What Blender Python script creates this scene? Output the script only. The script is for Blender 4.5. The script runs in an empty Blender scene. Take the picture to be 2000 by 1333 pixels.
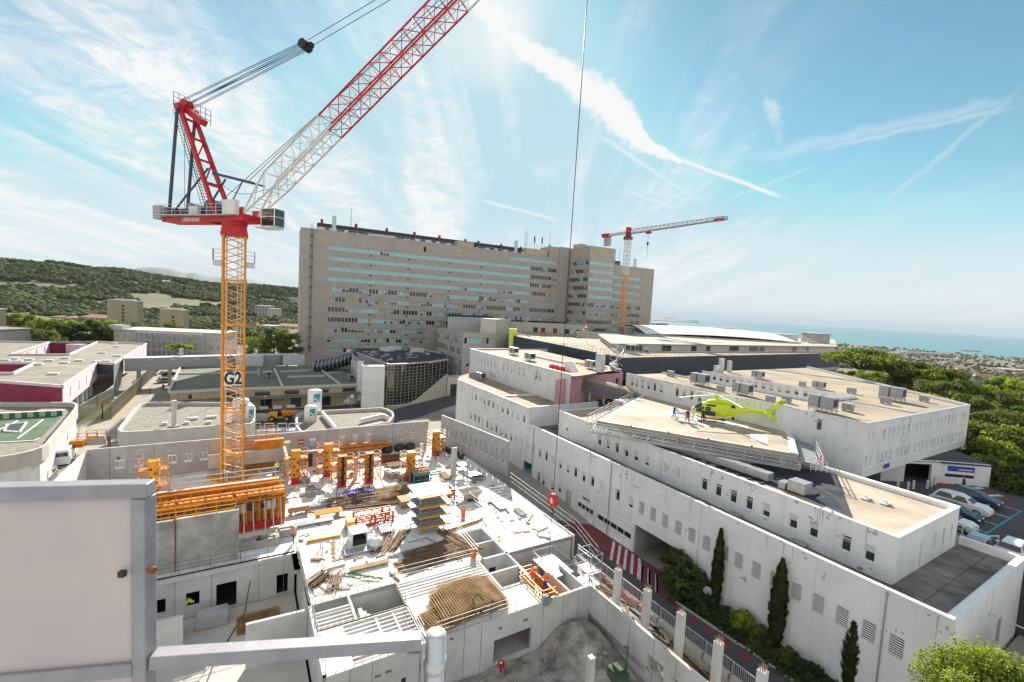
import bpy, math, random
from math import radians as R, sin, cos, pi, sqrt, atan2, hypot
from mathutils import Vector as V, Matrix, noise as mnoise
random.seed(7)
sc = bpy.context.scene
col = sc.collection
# ---------------------------------------------------------------- camera
F = 880.0; HC = 26.0
n_ = V((.0556, -1, (602-667.)/F)).normalized()
CZ = n_; CY = (V((0, 0, 1)) - n_*n_.z).normalized(); CX = CY.cross(CZ)
cam = bpy.data.cameras.new('camera'); co = bpy.data.objects.new('camera', cam); col.objects.link(co)
cam.sensor_width = 36; cam.lens = F/2000*36; cam.clip_start = .05; cam.clip_end = 90000
co.matrix_world = Matrix(((CX.x, -CX.y, -CX.z, 0), (CY.x, -CY.y, -CY.z, 0), (CZ.x, -CZ.y, -CZ.z, HC), (0, 0, 0, 1)))
cam.dof.use_dof = True; cam.dof.focus_distance = 60; cam.dof.aperture_fstop = 6.3
sc.camera = co
sc.view_settings.view_transform = 'Standard'; sc.view_settings.look = 'None'
sc.view_settings.exposure = 1.1; sc.view_settings.gamma = 1
sc.cycles.max_bounces = 6; sc.cycles.volume_bounces = 0; sc.cycles.transparent_max_bounces = 12
sc.cycles.use_denoising = True; sc.cycles.caustics_reflective = False; sc.cycles.caustics_refractive = False
# a measured survey of the place: pixels of the 2000 px photograph against known heights
def ray(px, py):
    c = V((px-1000, py-666.5, F)); return V((c.dot(CX), c.dot(CY), c.dot(CZ)))
def at(px, py, z):
    r = ray(px, py); return r*((z-HC)/r.z) + V((0, 0, HC))
def atd(px, py, d):
    r = ray(px, py); return r*(d/r.y) + V((0, 0, HC))
OX, OY = 27.48, 25.97; A = V((-.5124, .8587)); B = V((.8587, .5124))
def W(s, t, z): return V((OX+A.x*s+B.x*t, OY+A.y*s+B.y*t, z))
def toST(p): x = p[0]-OX; y = p[1]-OY; return (x*A.x+y*A.y, x*B.x+y*B.y)
def st(px, py, z): return toST(at(px, py, z))
def proj(p):
    q = V(p)-V((0, 0, HC)); c = CX*q.x+CY*q.y+CZ*q.z
    return c.x/c.z*F+1000, c.y/c.z*F+666.5
RA = atan2(A.y, A.x); RB = atan2(B.y, B.x)
# ---------------------------------------------------------------- world
SUN = ray(952, 66).normalized()
el = math.asin(SUN.z); az = atan2(SUN.x, SUN.y)
w = bpy.data.worlds.new('World'); sc.world = w; w.use_nodes = True
nt = w.node_tree; nt.nodes.clear(); NL = nt.links.new
def nd(t, **k):
    n = nt.nodes.new('ShaderNode'+t)
    for a, b in k.items(): setattr(n, a, b)
    return n
def ma(op, a, b=None, c=None, clamp=False):
    n = nd('Math', operation=op, use_clamp=clamp)
    for i, x in enumerate((a, b, c)):
        if x is None: continue
        if isinstance(x, (int, float)): n.inputs[i].default_value = x
        else: NL(x, n.inputs[i])
    return n.outputs[0]
def vm(op, a, b=None, scale=None):
    n = nd('VectorMath', operation=op)
    for i, x in enumerate((a, b)):
        if x is None: continue
        if isinstance(x, (tuple, V)): n.inputs[i].default_value = tuple(x)
        else: NL(x, n.inputs[i])
    if scale is not None:
        if isinstance(scale, (int, float)): n.inputs['Scale'].default_value = scale
        else: NL(scale, n.inputs['Scale'])
    return n.outputs['Value'] if op in ('DOT_PRODUCT', 'LENGTH', 'DISTANCE') else n.outputs[0]
def mr(x, a, b, c=0., d=1., smooth=True):
    n = nd('MapRange', interpolation_type='SMOOTHSTEP' if smooth else 'LINEAR'); NL(x, n.inputs[0])
    for i, q in enumerate((a, b, c, d)): n.inputs[i+1].default_value = q
    return n.outputs[0]
tc = nd('TexCoord'); D = tc.outputs['Generated']
sky = nd('TexSky', sky_type='NISHITA'); sky.sun_disc = False; sky.sun_elevation = el; sky.sun_rotation = az
sky.altitude = 100; sky.air_density = 1.0; sky.dust_density = .25; sky.ozone_density = 1.6
sx = nd('SeparateXYZ'); NL(D, sx.inputs[0])
yy = ma('MAXIMUM', sx.outputs[1], .05); gu = ma('DIVIDE', sx.outputs[0], yy); gv = ma('DIVIDE', sx.outputs[2], yy)
cb = nd('CombineXYZ'); NL(gu, cb.inputs[0]); NL(gv, cb.inputs[1]); P2 = cb.outputs[0]
def uv(px, py): r = ray(px, py); return V((r.x/r.y, r.z/r.y, 0))
wob = nd('TexNoise'); NL(P2, wob.inputs['Vector']); wob.inputs['Scale'].default_value = 14; wob.inputs['Detail'].default_value = 6
wobc = vm('SUBTRACT', wob.outputs['Color'], (.5, .5, .5))
def seg(x0, y0, x1, y1, wpx, k, wb=.012):
    a = uv(x0, y0); d = uv(x1, y1)-a; L2 = d.length_squared; pos = vm('ADD', P2, vm('SCALE', wobc, None, wb))
    ap = vm('SUBTRACT', pos, a); t = ma('DIVIDE', vm('DOT_PRODUCT', ap, d), L2, clamp=True)
    near = vm('SCALE', d, None, t); dist = vm('DISTANCE', ap, near)
    fade = ma('MULTIPLY', mr(t, 0, .25, .25, 1), mr(t, .8, 1, 1, .1))
    return ma('MULTIPLY', ma('MULTIPLY', mr(dist, 0, wpx/880, 1, 0), k), fade)
acc = None
for q in [(83, 90, 345, 207, 3, .8, .001), (1280, 295, 1545, 392, 7, .95, .006), (1150, 250, 1390, 410, 9, .5, .01), (1660, 455, 2010, 160, 10, .24, .02), (1420, 318, 2010, 190, 18, .26, .03), (1560, 300, 2010, 205, 9, .3, .02),
          (1300, 545, 1830, 545, 12, .4, .02), (920, 385, 1110, 435, 6, .6, .01), (600, 290, 900, 330, 12, .3, .02), (1210, 370, 1330, 410, 6, .5, .01), (1395, 400, 1600, 320, 5, .22, .01), (1512, 192, 1520, 262, 22, .5, .09), (1520, 250, 1530, 320, 18, .22, .09), (1600, 500, 1690, 505, 12, .4, .04), (985, 30, 992, 145, 12, .4, .06), (1295, 455, 1390, 495, 9, .5, .02)]:
    s_ = seg(*q); acc = s_ if acc is None else ma('MAXIMUM', acc, s_)
# the broad drifting contrail: centre line and width against the horizontal direction
cp = [(905, -40, 30), (930, 5, 28), (1000, 84, 22), (1060, 116, 22), (1110, 148, 27), (1150, 180, 34), (1195, 213, 42), (1232, 248, 38), (1268, 286, 15), (1330, 316, 5)]
pu = [uv(x, y) for x, y, _ in cp]; u0, u1 = pu[0].x, pu[-1].x
r1 = nd('ValToRGB'); r2 = nd('ValToRGB'); fu = ma('DIVIDE', ma('SUBTRACT', gu, u0), u1-u0, clamp=True); NL(fu, r1.inputs[0]); NL(fu, r2.inputs[0])
for rr, vals in ((r1, [p.y for p in pu]), (r2, [q[2]/880*4 for q in cp])):
    while len(rr.color_ramp.elements) < len(cp): rr.color_ramp.elements.new(.5)
    for i, e in enumerate(rr.color_ramp.elements): e.position = i/(len(cp)-1)
    for i, e in enumerate(rr.color_ramp.elements):
        e.position = min(1, max(0, (pu[i].x-u0)/(u1-u0))); e.color = (vals[i],)*3+(1,)
n2 = nd('TexNoise'); NL(P2, n2.inputs['Vector']); n2.inputs['Scale'].default_value = 34; n2.inputs['Detail'].default_value = 8; n2.inputs['Roughness'].default_value = .68
dv = ma('ABSOLUTE', ma('SUBTRACT', gv, r1.outputs[0])); hw = ma('DIVIDE', r2.outputs[0], 4)
big = mr(ma('ADD', ma('DIVIDE', dv, hw), ma('MULTIPLY', ma('SUBTRACT', n2.outputs[0], .5), 2.2)), .55, 1.5, 1, 0)
inr = ma('MULTIPLY', ma('GREATER_THAN', gu, u0), ma('LESS_THAN', gu, u1)); big = ma('MULTIPLY', big, inr)
# cirrus streaks on a high layer
zz = ma('ADD', ma('MAXIMUM', sx.outputs[2], 0), .16)
pl = nd('CombineXYZ'); NL(ma('DIVIDE', sx.outputs[0], zz), pl.inputs[0]); NL(ma('DIVIDE', sx.outputs[1], zz), pl.inputs[1])
def cirrus(rot, scx, scy, det, lo, hi, off, dist=.6):
    mp = nd('Mapping'); NL(pl.outputs[0], mp.inputs[0]); mp.inputs['Rotation'].default_value = (0, 0, R(rot)); mp.inputs['Scale'].default_value = (scx, scy, 1); mp.inputs['Location'].default_value = (off, off*.7, 0)
    no = nd('TexNoise'); NL(mp.outputs[0], no.inputs['Vector']); no.inputs['Scale'].default_value = 1; no.inputs['Detail'].default_value = det; no.inputs['Roughness'].default_value = .6; no.inputs['Distortion'].default_value = dist
    return mr(no.outputs[0], lo, hi)
ci = ma('ADD', ma('MULTIPLY', cirrus(14, 2.8, .5, 12, .42, .74, 3.1, 1.1), .85), ma('MULTIPLY', cirrus(-8, 1.1, .33, 9, .42, .72, 8.4), .75))
cd = ray(800, 420).normalized(); near = mr(vm('DOT_PRODUCT', D, cd), cos(R(54)), cos(R(6)), .14, 1.1)
fi_ = nd('TexNoise'); NL(pl.outputs[0], fi_.inputs['Vector']); fi_.inputs['Scale'].default_value = 5.5; fi_.inputs['Detail'].default_value = 10; fi_.inputs['Roughness'].default_value = .7; fi_.inputs['Distortion'].default_value = 1.2
ci = ma('MULTIPLY', ma('MULTIPLY', ci, mr(fi_.outputs[0], .3, .72, .35, 1.25)), near)
glow = mr(vm('DOT_PRODUCT', D, SUN), cos(R(6.5)), 1., 0, .5)
hz = mr(sx.outputs[2], 0, .26, .62, 0)
back = mr(sx.outputs[1], .15, -.25, 0, .85)  # white veil added over the unseen rear sky to neutralise the fill light
mask = ma('MAXIMUM', ma('MAXIMUM', ma('MAXIMUM', acc, big), back), ma('ADD', ma('ADD', ci, glow), hz), clamp=True); mask = ma('MINIMUM', mask, .97)
tint = nd('Mix', data_type='RGBA', blend_type='MULTIPLY'); tint.inputs[0].default_value = 1; skl = vm('MINIMUM', sky.outputs[0], (4.9, 5.2, 6.8)); NL(skl, tint.inputs[6]); tint.inputs[7].default_value = (.72, 1.0, .86, 1)
mx = nd('Mix', data_type='RGBA'); NL(mask, mx.inputs[0]); NL(tint.outputs[2], mx.inputs[6]); mx.inputs[7].default_value = (6.6, 6.6, 6.6, 1)
bg = nd('Background'); NL(mx.outputs[2], bg.inputs[0]); bg.inputs[1].default_value = .068
wo = nd('OutputWorld'); NL(bg.outputs[0], wo.inputs[0])
# ---------------------------------------------------------------- sun
sl = bpy.data.lights.new('sun', 'SUN'); sl.energy = 5.0; sl.angle = R(.53); sl.color = (1, .94, .84)
so = bpy.data.objects.new('sun', sl); col.objects.link(so); so.rotation_euler = (-SUN).to_track_quat('-Z', 'Y').to_euler()
# ---------------------------------------------------------------- materials
MATS = {}
def mat(name, c1, c2=None, sc_=1., rough=.8, metal=0., bump=0., bs=None, streak=0., st_c=(.35, .33, .3), spec=.5, hi=.65, lo=.35, stretch=None):
    m = bpy.data.materials.new(name); m.use_nodes = True; t = m.node_tree; b = t.nodes['Principled BSDF']; L = t.links.new
    b.inputs['Roughness'].default_value = rough; b.inputs['Metallic'].default_value = metal; b.inputs['Specular IOR Level'].default_value = spec
    g = t.nodes.new('ShaderNodeNewGeometry')
    def noi(scale, det=6, vec=None, rg=.6):
        n = t.nodes.new('ShaderNodeTexNoise'); L(vec or g.outputs['Position'], n.inputs['Vector']); n.inputs['Scale'].default_value = scale; n.inputs['Detail'].default_value = det; n.inputs['Roughness'].default_value = rg
        return n.outputs[0]
    def mapr(x, a, bb):
        n = t.nodes.new('ShaderNodeMapRange'); L(x, n.inputs[0]); n.inputs[1].default_value = a; n.inputs[2].default_value = bb; return n.outputs[0]
    def mix(f, x, y, bt='MIX'):
        n = t.nodes.new('ShaderNodeMix'); n.data_type = 'RGBA'; n.blend_type = bt
        if isinstance(f, float): n.inputs[0].default_value = f
        else: L(f, n.inputs[0])
        for i, q in ((6, x), (7, y)):
            if isinstance(q, tuple): n.inputs[i].default_value = q+(1,) if len(q) == 3 else q
            else: L(q, n.inputs[i])
        return n.outputs[2]
    c = None
    if c2 is None: b.inputs[0].default_value = c1+(1,); c = c1
    else:
        vec = None
        if stretch:
            mp = t.nodes.new('ShaderNodeMapping'); L(g.outputs['Position'], mp.inputs[0]); mp.inputs['Scale'].default_value = stretch; vec = mp.outputs[0]
        c = mix(mapr(noi(sc_, 7, vec), lo, hi), c1, c2); L(c, b.inputs[0])
    if streak:
        mp = t.nodes.new('ShaderNodeMapping'); L(g.outputs['Position'], mp.inputs[0]); mp.inputs['Scale'].default_value = (1.6, 1.6, .07)
        f = t.nodes.new('ShaderNodeMath'); f.operation = 'MULTIPLY'; L(mapr(noi(1., 6, mp.outputs[0]), .52, .78), f.inputs[0]); f.inputs[1].default_value = streak
        c = mix(f.outputs[0], c, st_c); L(c, b.inputs[0])
    if bump:
        bm = t.nodes.new('ShaderNodeBump'); bm.inputs['Strength'].default_value = bump; bm.inputs['Distance'].default_value = .05; L(noi(bs or 8, 5), bm.inputs['Height']); L(bm.outputs[0], b.inputs['Normal'])
    MATS[name] = m; m['_b'] = 0; return m
def M(n): return MATS[n]
mat('white_render', (.77, .765, .75), (.68, .675, .665), .35, .85, streak=.5, st_c=(.44, .435, .42), bump=.12, bs=30)
mat('white_trim', (.86, .85, .82), (.76, .75, .72), 2, .7)
mat('concrete', (.46, .455, .45), (.37, .365, .36), .8, .85, streak=.3, st_c=(.28, .27, .25), bump=.15, bs=14)
mat('concrete_fresh', (.60, .595, .58), (.47, .46, .44), .45, .85, streak=.25, st_c=(.33, .32, .30), bump=.15, bs=10)
mat('concrete_stained', (.44, .42, .38), (.24, .235, .225), .7, .85, streak=.55, st_c=(.22, .19, .15), bump=.15, bs=14)
mat('concrete_beige', (.53, .50, .45), (.45, .43, .39), .6, .85, streak=.2)
mat('slab', (.78, .77, .73), (.46, .44, .40), .35, .9, bump=.2, bs=6, lo=.44, hi=.80)
mat('slab_formwork', (.74, .73, .70), (.60, .58, .54), .5, .9)
mat('hosp_tile', (.44, .395, .345), (.37, .33, .29), .35, .75, streak=.3, st_c=(.19, .175, .16))
mat('roof_tan', (.36, .295, .21), (.16, .125, .09), .2, .9, bump=.2, bs=20, lo=.4, hi=.78)
mat('roof_pad', (.46, .39, .30), (.26, .20, .14), .2, .85, lo=.4, hi=.74, bump=.1, bs=15)
mat('roof_gravel', (.30, .265, .225), (.17, .15, .125), 1.4, .95, bump=.5, bs=8)
mat('roof_grey', (.285, .26, .21), (.19, .17, .135), .25, .92, bump=.2, bs=8)
mat('roof_green', (.17, .165, .12), (.115, .118, .092), .3, .9)
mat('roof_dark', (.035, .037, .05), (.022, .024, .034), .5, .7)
mat('roof_white', (.60, .58, .54), (.48, .46, .42), .2, .85)
mat('dark_red', (.17, .028, .022), None, 1, .6)
mat('net_steel', (.20, .21, .22), (.15, .16, .17), 2, .5, .3)
mat('roof_pale', (.42, .38, .32), (.33, .30, .25), .2, .9)
mat('terrace', (.23, .21, .185), (.075, .07, .065), .45, .9, lo=.38, hi=.66)
mat('navy', (.052, .064, .082), (.034, .044, .062), .4, .6, streak=.55, st_c=(.085, .10, .11))
mat('pink', (.62, .34, .36), (.54, .28, .31), .6, .85, streak=.2)
mat('pink_pale', (.68, .56, .58), (.60, .48, .51), .6, .85, streak=.15)
mat('magenta', (.30, .022, .065), (.19, .012, .045), .8, .7, streak=.3, st_c=(.2, .05, .08))
mat('asphalt', (.085, .085, .09), (.055, .055, .06), .6, .92, bump=.3, bs=30)
mat('asphalt_light', (.34, .31, .27), (.26, .24, .21), .4, .92, bump=.2, bs=20)
mat('ground', (.33, .30, .25), (.24, .215, .175), .15, .95, bump=.3, bs=4)
mat('dirt', (.44, .40, .35), (.16, .14, .12), .8, .95, bump=1.6, bs=3.2)
mat('earth_bank', (.10, .095, .06), (.05, .05, .03), .7, .95, bump=.6, bs=5)
mat('road_red', (.34, .022, .032), (.26, .02, .03), 2, .85)
mat('road_white', (.72, .72, .72), (.30, .30, .31), 3.2, .85, lo=.45, hi=.68)
mat('steel_grey', (.40, .41, .42), (.32, .33, .34), 2, .45, .5)
mat('galv', (.62, .63, .63), (.50, .51, .52), 2, .4, .45)
mat('alu', (.66, .67, .68), (.58, .59, .60), 1.5, .42, .7)
mat('white_paint', (.78, .78, .77), (.68, .68, .67), 3, .4)
mat('cream_paint', (.70, .67, .60), None, 1, .45)
mat('black', (.012, .012, .014), None, 1, .5)
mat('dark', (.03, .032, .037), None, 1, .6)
mat('dark_void', (.018, .018, .02), None, 1, .9)
mat('glass', (.025, .032, .04), None, 1, .06, spec=.8)
mat('glass_bronze', (.10, .085, .06), (.07, .06, .042), .3, .05, .75)
mat('pane_cyan', (.38, .60, .62), (.29, .50, .53), .8, .25)
mat('pane_grey', (.42, .49, .51), (.27, .33, .35), .7, .2)
mat('pane_dark', (.02, .028, .04), None, 1, .08, spec=.8)
mat('pane_cream', (.42, .38, .29), (.30, .25, .2), .9, .3)
mat('blind', (.58, .58, .56), None, 1, .6)
mat('rail_steel', (.20, .20, .20), (.14, .14, .14), 3, .5, .3)
mat('crane_yellow', (.76, .31, .012), (.62, .24, .01), 1.5, .42)
mat('form_orange', (.72, .27, .014), (.42, .14, .012), 1.1, .5, streak=.3, st_c=(.25, .09, .02))
mat('form_yellow', (.76, .36, .02), (.58, .25, .016), 1.2, .5)
mat('form_red', (.52, .022, .018), (.38, .018, .016), 1.4, .5)
mat('crane_red', (.56, .016, .016), (.42, .012, .014), 1, .4)
mat('crane_white', (.62, .60, .54), (.54, .52, .47), 1, .45)
mat('strut_blue', (.045, .055, .085), None, 1, .4)
mat('red', (.60, .02, .02), None, 1, .45)
mat('green', (.03, .17, .05), None, 1, .6)
mat('court_green', (.085, .14, .07), (.05, .09, .045), .6, .85)
mat('lime', (.60, .72, .02), (.56, .68, .02), 1, .28)
mat('hivis', (.75, .95, .08), None, 1, .7)
mat('hiorange', (.85, .17, .02), None, 1, .7)
mat('blue', (.02, .10, .42), None, 1, .6)
mat('scrub_blue', (.02, .10, .55), None, 1, .8)
mat('coverall', (.55, .66, .76), None, 1, .8)
mat('sign_blue', (.03, .05, .32), None, 1, .5)
mat('teal', (.03, .27, .33), None, 1, .5)
mat('skin', (.45, .25, .17), None, 1, .6)
mat('mesh_rust', (.46, .29, .11), (.24, .13, .05), 1.2, .8)
mat('rebar', (.34, .22, .12), (.15, .08, .04), 3, .8)
mat('rust', (.30, .11, .035), (.16, .06, .022), 2, .85)
mat('wood', (.42, .29, .15), (.30, .20, .10), 2, .8)
mat('purple', (.10, .06, .42), None, 1, .6)
mat('grass', (.20, .23, .045), (.11, .15, .03), .8, .95, bump=.5, bs=6)
mat('leaf', (.20, .235, .045), (.08, .11, .025), .9, .75, spec=.3)
mat('leaf_pine', (.175, .205, .042), (.055, .08, .02), .55, .75, spec=.3, lo=.3, hi=.7)
mat('leaf_dark', (.07, .10, .03), (.03, .05, .016), .9, .75, spec=.3)
mat('cypress', (.085, .10, .028), (.03, .042, .014), 1.3, .8, spec=.2)
mat('bark', (.16, .12, .085), (.09, .07, .05), 4, .9, bump=.5, bs=12)
mat('forest', (.19, .21, .095), (.075, .105, .05), .05, .9, spec=.2, lo=.3, hi=.7)
mat('hill', (.15, .15, .075), (.085, .10, .045), .012, .95)
mat('mountain', (.20, .21, .17), (.16, .17, .14), .002, .95)
mat('town_ground', (.20, .18, .14), (.06, .07, .04), .02, .95, lo=.4, hi=.6)
mat('sea', (.085, .215, .24), (.075, .20, .225), .0006, .38, spec=.5)
mat('tile_roof', (.36, .17, .10), (.26, .12, .075), .3, .85)
mat('town_white', (.60, .56, .50), (.50, .46, .40), .05, .85)
mat('town_beige', (.52, .42, .31), (.45, .36, .27), .05, .85)
mat('town_grey', (.40, .41, .40), (.34, .35, .35), .05, .85)
mat('yellow_wall', (.46, .39, .25), (.34, .29, .19), .4, .85, streak=.4, st_c=(.2, .17, .12))
mat('tower_beige', (.42, .36, .255), (.36, .31, .22), .15, .85, streak=.15)
mat('fence_mesh', (.42, .40, .30), (.36, .34, .25), .5, .8)
mat('frosted', (.60, .55, .56), (.53, .48, .50), 2.5, .3)
mat('tube_alu', (.34, .325, .34), (.27, .26, .275), 14, .42, .1, bump=.05, bs=150)
mat('yellow_floor', (.66, .56, .04), None, 1, .8)
mat('car_white', (.74, .75, .76), None, 1, .18)
mat('car_silver', (.42, .44, .46), None, 1, .2, .5)
mat('car_black', (.018, .02, .024), None, 1, .12)
mat('car_blue', (.03, .045, .085), None, 1, .15)
mat('tyre', (.02, .02, .02), None, 1, .85)
def translucent(name, f, gain=1.6):
    t = MATS[name].node_tree; b = t.nodes['Principled BSDF']; o = t.nodes['Material Output']; tr = t.nodes.new('ShaderNodeBsdfTranslucent'); mx = t.nodes.new('ShaderNodeMixShader'); mx.inputs[0].default_value = f
    if b.inputs[0].is_linked:
        m = t.nodes.new('ShaderNodeMix'); m.data_type = 'RGBA'; m.blend_type = 'MULTIPLY'; m.inputs[0].default_value = 1; t.links.new(b.inputs[0].links[0].from_socket, m.inputs[6]); m.inputs[7].default_value = (gain, gain, gain*.7, 1); t.links.new(m.outputs[2], tr.inputs[0])
    t.links.new(b.outputs[0], mx.inputs[1]); t.links.new(tr.outputs[0], mx.inputs[2]); t.links.new(mx.outputs[0], o.inputs[0])
def vary(name, lo_, hi_):
    t = MATS[name].node_tree; b = t.nodes['Principled BSDF']; s_ = b.inputs[0].links[0].from_socket; oi = t.nodes.new('ShaderNodeObjectInfo'); mr_ = t.nodes.new('ShaderNodeMapRange'); mr_.inputs[3].default_value = lo_; mr_.inputs[4].default_value = hi_; t.links.new(oi.outputs['Random'], mr_.inputs[0])
    m = t.nodes.new('ShaderNodeMix'); m.data_type = 'RGBA'; m.blend_type = 'MULTIPLY'; m.inputs[0].default_value = 1; t.links.new(s_, m.inputs[6]); c_ = t.nodes.new('ShaderNodeCombineColor'); t.links.new(mr_.outputs[0], c_.inputs[0]); t.links.new(mr_.outputs[0], c_.inputs[1]); c_.inputs[2].default_value = 1; t.links.new(c_.outputs[0], m.inputs[7]); t.links.new(m.outputs[2], b.inputs[0])
for q in ('leaf', 'leaf_pine', 'leaf_dark'): vary(q, .75, 1.7)
for q in ('leaf', 'leaf_pine', 'leaf_dark', 'cypress', 'forest', 'grass'): translucent(q, .4)
translucent('frosted', .24, 1.)
# ---------------------------------------------------------------- mesh builder
class G:
    def __init__(s): s.v = []; s.f = []; s.m = []
    def quad(s, a, b, c, d, mi=0):
        k = len(s.v); s.v += [tuple(a), tuple(b), tuple(c), tuple(d)]; s.f.append((k, k+1, k+2, k+3)); s.m.append(mi)
    def poly(s, pts, mi=0):
        k = len(s.v); s.v += [tuple(p) for p in pts]; s.f.append(tuple(range(k, k+len(pts)))); s.m.append(mi)
    def prism(s, pts, z0, z1, mi=0, mt=None, bottom=True):
        n = len(pts); k = len(s.v)
        f0 = z0 if callable(z0) else (lambda p: z0); f1 = z1 if callable(z1) else (lambda p: z1)
        s.v += [(p[0], p[1], f0(p)) for p in pts]+[(p[0], p[1], f1(p)) for p in pts]
        for i in range(n):
            j = (i+1) % n; s.f.append((k+i, k+j, k+n+j, k+n+i)); s.m.append(mi)
        s.f.append(tuple(k+n+i for i in range(n))); s.m.append(mi if mt is None else mt)
        if bottom: s.f.append(tuple(k+i for i in reversed(range(n)))); s.m.append(mi)
    def box(s, c, sz, rz=0., mi=0, mt=None):
        x, y, z = c; a, b, h = sz[0]/2, sz[1]/2, sz[2]/2; C_, S_ = cos(rz), sin(rz)
        s.prism([(x+p*C_-q*S_, y+p*S_+q*C_) for p, q in ((-a, -b), (a, -b), (a, b), (-a, b))], z-h, z+h, mi, mt)
    def sbox(s, s0, s1, t0, t1, z0, z1, mi=0, mt=None):
        s.prism([W(a, b, 0)[:2] for a, b in ((s0, t0), (s0, t1), (s1, t1), (s1, t0))], z0, z1, mi, mt)
    def beam(s, p, q, w_, h=None, mi=0):
        p = V(p); q = V(q); d = q-p
        if d.length < 1e-6: return
        d.normalize(); up = V((0, 0, 1)) if abs(d.z) < .95 else V((0, 1, 0))
        x = d.cross(up).normalized(); y = x.cross(d); h = h or w_; x *= w_/2; y *= h/2; k = len(s.v)
        for o in (p, q): s.v += [tuple(o-x-y), tuple(o+x-y), tuple(o+x+y), tuple(o-x+y)]
        for f in ((0, 1, 5, 4), (1, 2, 6, 5), (2, 3, 7, 6), (3, 0, 4, 7), (3, 2, 1, 0), (4, 5, 6, 7)): s.f.append(tuple(k+i for i in f)); s.m.append(mi)
    def tube(s, p, q, r, n=8, mi=0, r2=None):
        p = V(p); q = V(q); d = (q-p)
        if d.length < 1e-6: return
        d.normalize(); up = V((0, 0, 1)) if abs(d.z) < .95 else V((0, 1, 0)); x = d.cross(up).normalized(); y = x.cross(d); k = len(s.v); r2 = r if r2 is None else r2
        for o, rr in ((p, r), (q, r2)):
            for i in range(n): a = 2*pi*i/n; s.v.append(tuple(o+x*cos(a)*rr+y*sin(a)*rr))
        for i in range(n): j = (i+1) % n; s.f.append((k+i, k+j, k+n+j, k+n+i)); s.m.append(mi)
        s.f.append(tuple(k+i for i in reversed(range(n)))); s.f.append(tuple(k+n+i for i in range(n))); s.m += [mi, mi]
    def path(s, pts, r, n=6, mi=0):
        for a, b in zip(pts, pts[1:]): s.tube(a, b, r, n, mi)
    def loft(s, rings, mi=0, cap=True):
        n = len(rings[0]); k = len(s.v)
        for r in rings: s.v += [tuple(p) for p in r]
        for a in range(len(rings)-1):
            for i in range(n):
                j = (i+1) % n; s.f.append((k+a*n+i, k+a*n+j, k+(a+1)*n+j, k+(a+1)*n+i)); s.m.append(mi)
        if cap:
            s.f.append(tuple(k+i for i in reversed(range(n)))); s.m.append(mi); e = k+(len(rings)-1)*n; s.f.append(tuple(e+i for i in range(n))); s.m.append(mi)
    def build(s, name, mats, par=None, smooth=False, **kw):
        me = bpy.data.meshes.new(name); o_ = V((0, 0, 0)); p = par
        while p is not None: o_ += p.location; p = p.parent
        vs = s.v
        org = kw.pop('origin', None)
        if par is None:
            if org is None and vs:
                xs = [q[0] for q in vs]; ys = [q[1] for q in vs]; org = V(((min(xs)+max(xs))/2, (min(ys)+max(ys))/2, min(q[2] for q in vs)))
            o_ = V(org) if org is not None else o_
        if o_.length > 0: vs = [(a-o_.x, b-o_.y, c-o_.z) for a, b, c in vs]
        me.from_pydata(vs, [], s.f)
        if isinstance(mats, str): mats = [mats]
        for m in mats: me.materials.append(MATS[m])
        if len(mats) > 1: me.polygons.foreach_set('material_index', s.m)
        if smooth: me.polygons.foreach_set('use_smooth', [True]*len(s.f))
        o = bpy.data.objects.new(name, me); col.objects.link(o)
        if par is not None: o.parent = par
        else: o.location = o_
        tag(o, **kw); return o
def tag(o, label=None, cat=None, group=None, kind=None):
    if label: o['label'] = label
    if cat: o['category'] = cat
    if group: o['group'] = group
    if kind: o['kind'] = kind
    return o
def thing(name, loc, label, cat, group=None):
    o = bpy.data.objects.new(name, None); o.empty_display_size = .2; col.objects.link(o); o.location = V(loc); tag(o, label, cat, group); return o
def dup(o, loc=None, rz=None, label=None, par=None, scale=None):
    c = o.copy(); col.objects.link(c)
    if par is not None: c.parent = par
    for ch in list(o.children): dup(ch, par=c)
    if loc is not None: c.location = V(loc)
    if rz is not None: c.rotation_euler = (0, 0, rz)
    if scale is not None: c.scale = (scale,)*3
    if label: c['label'] = label
    return c
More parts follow.
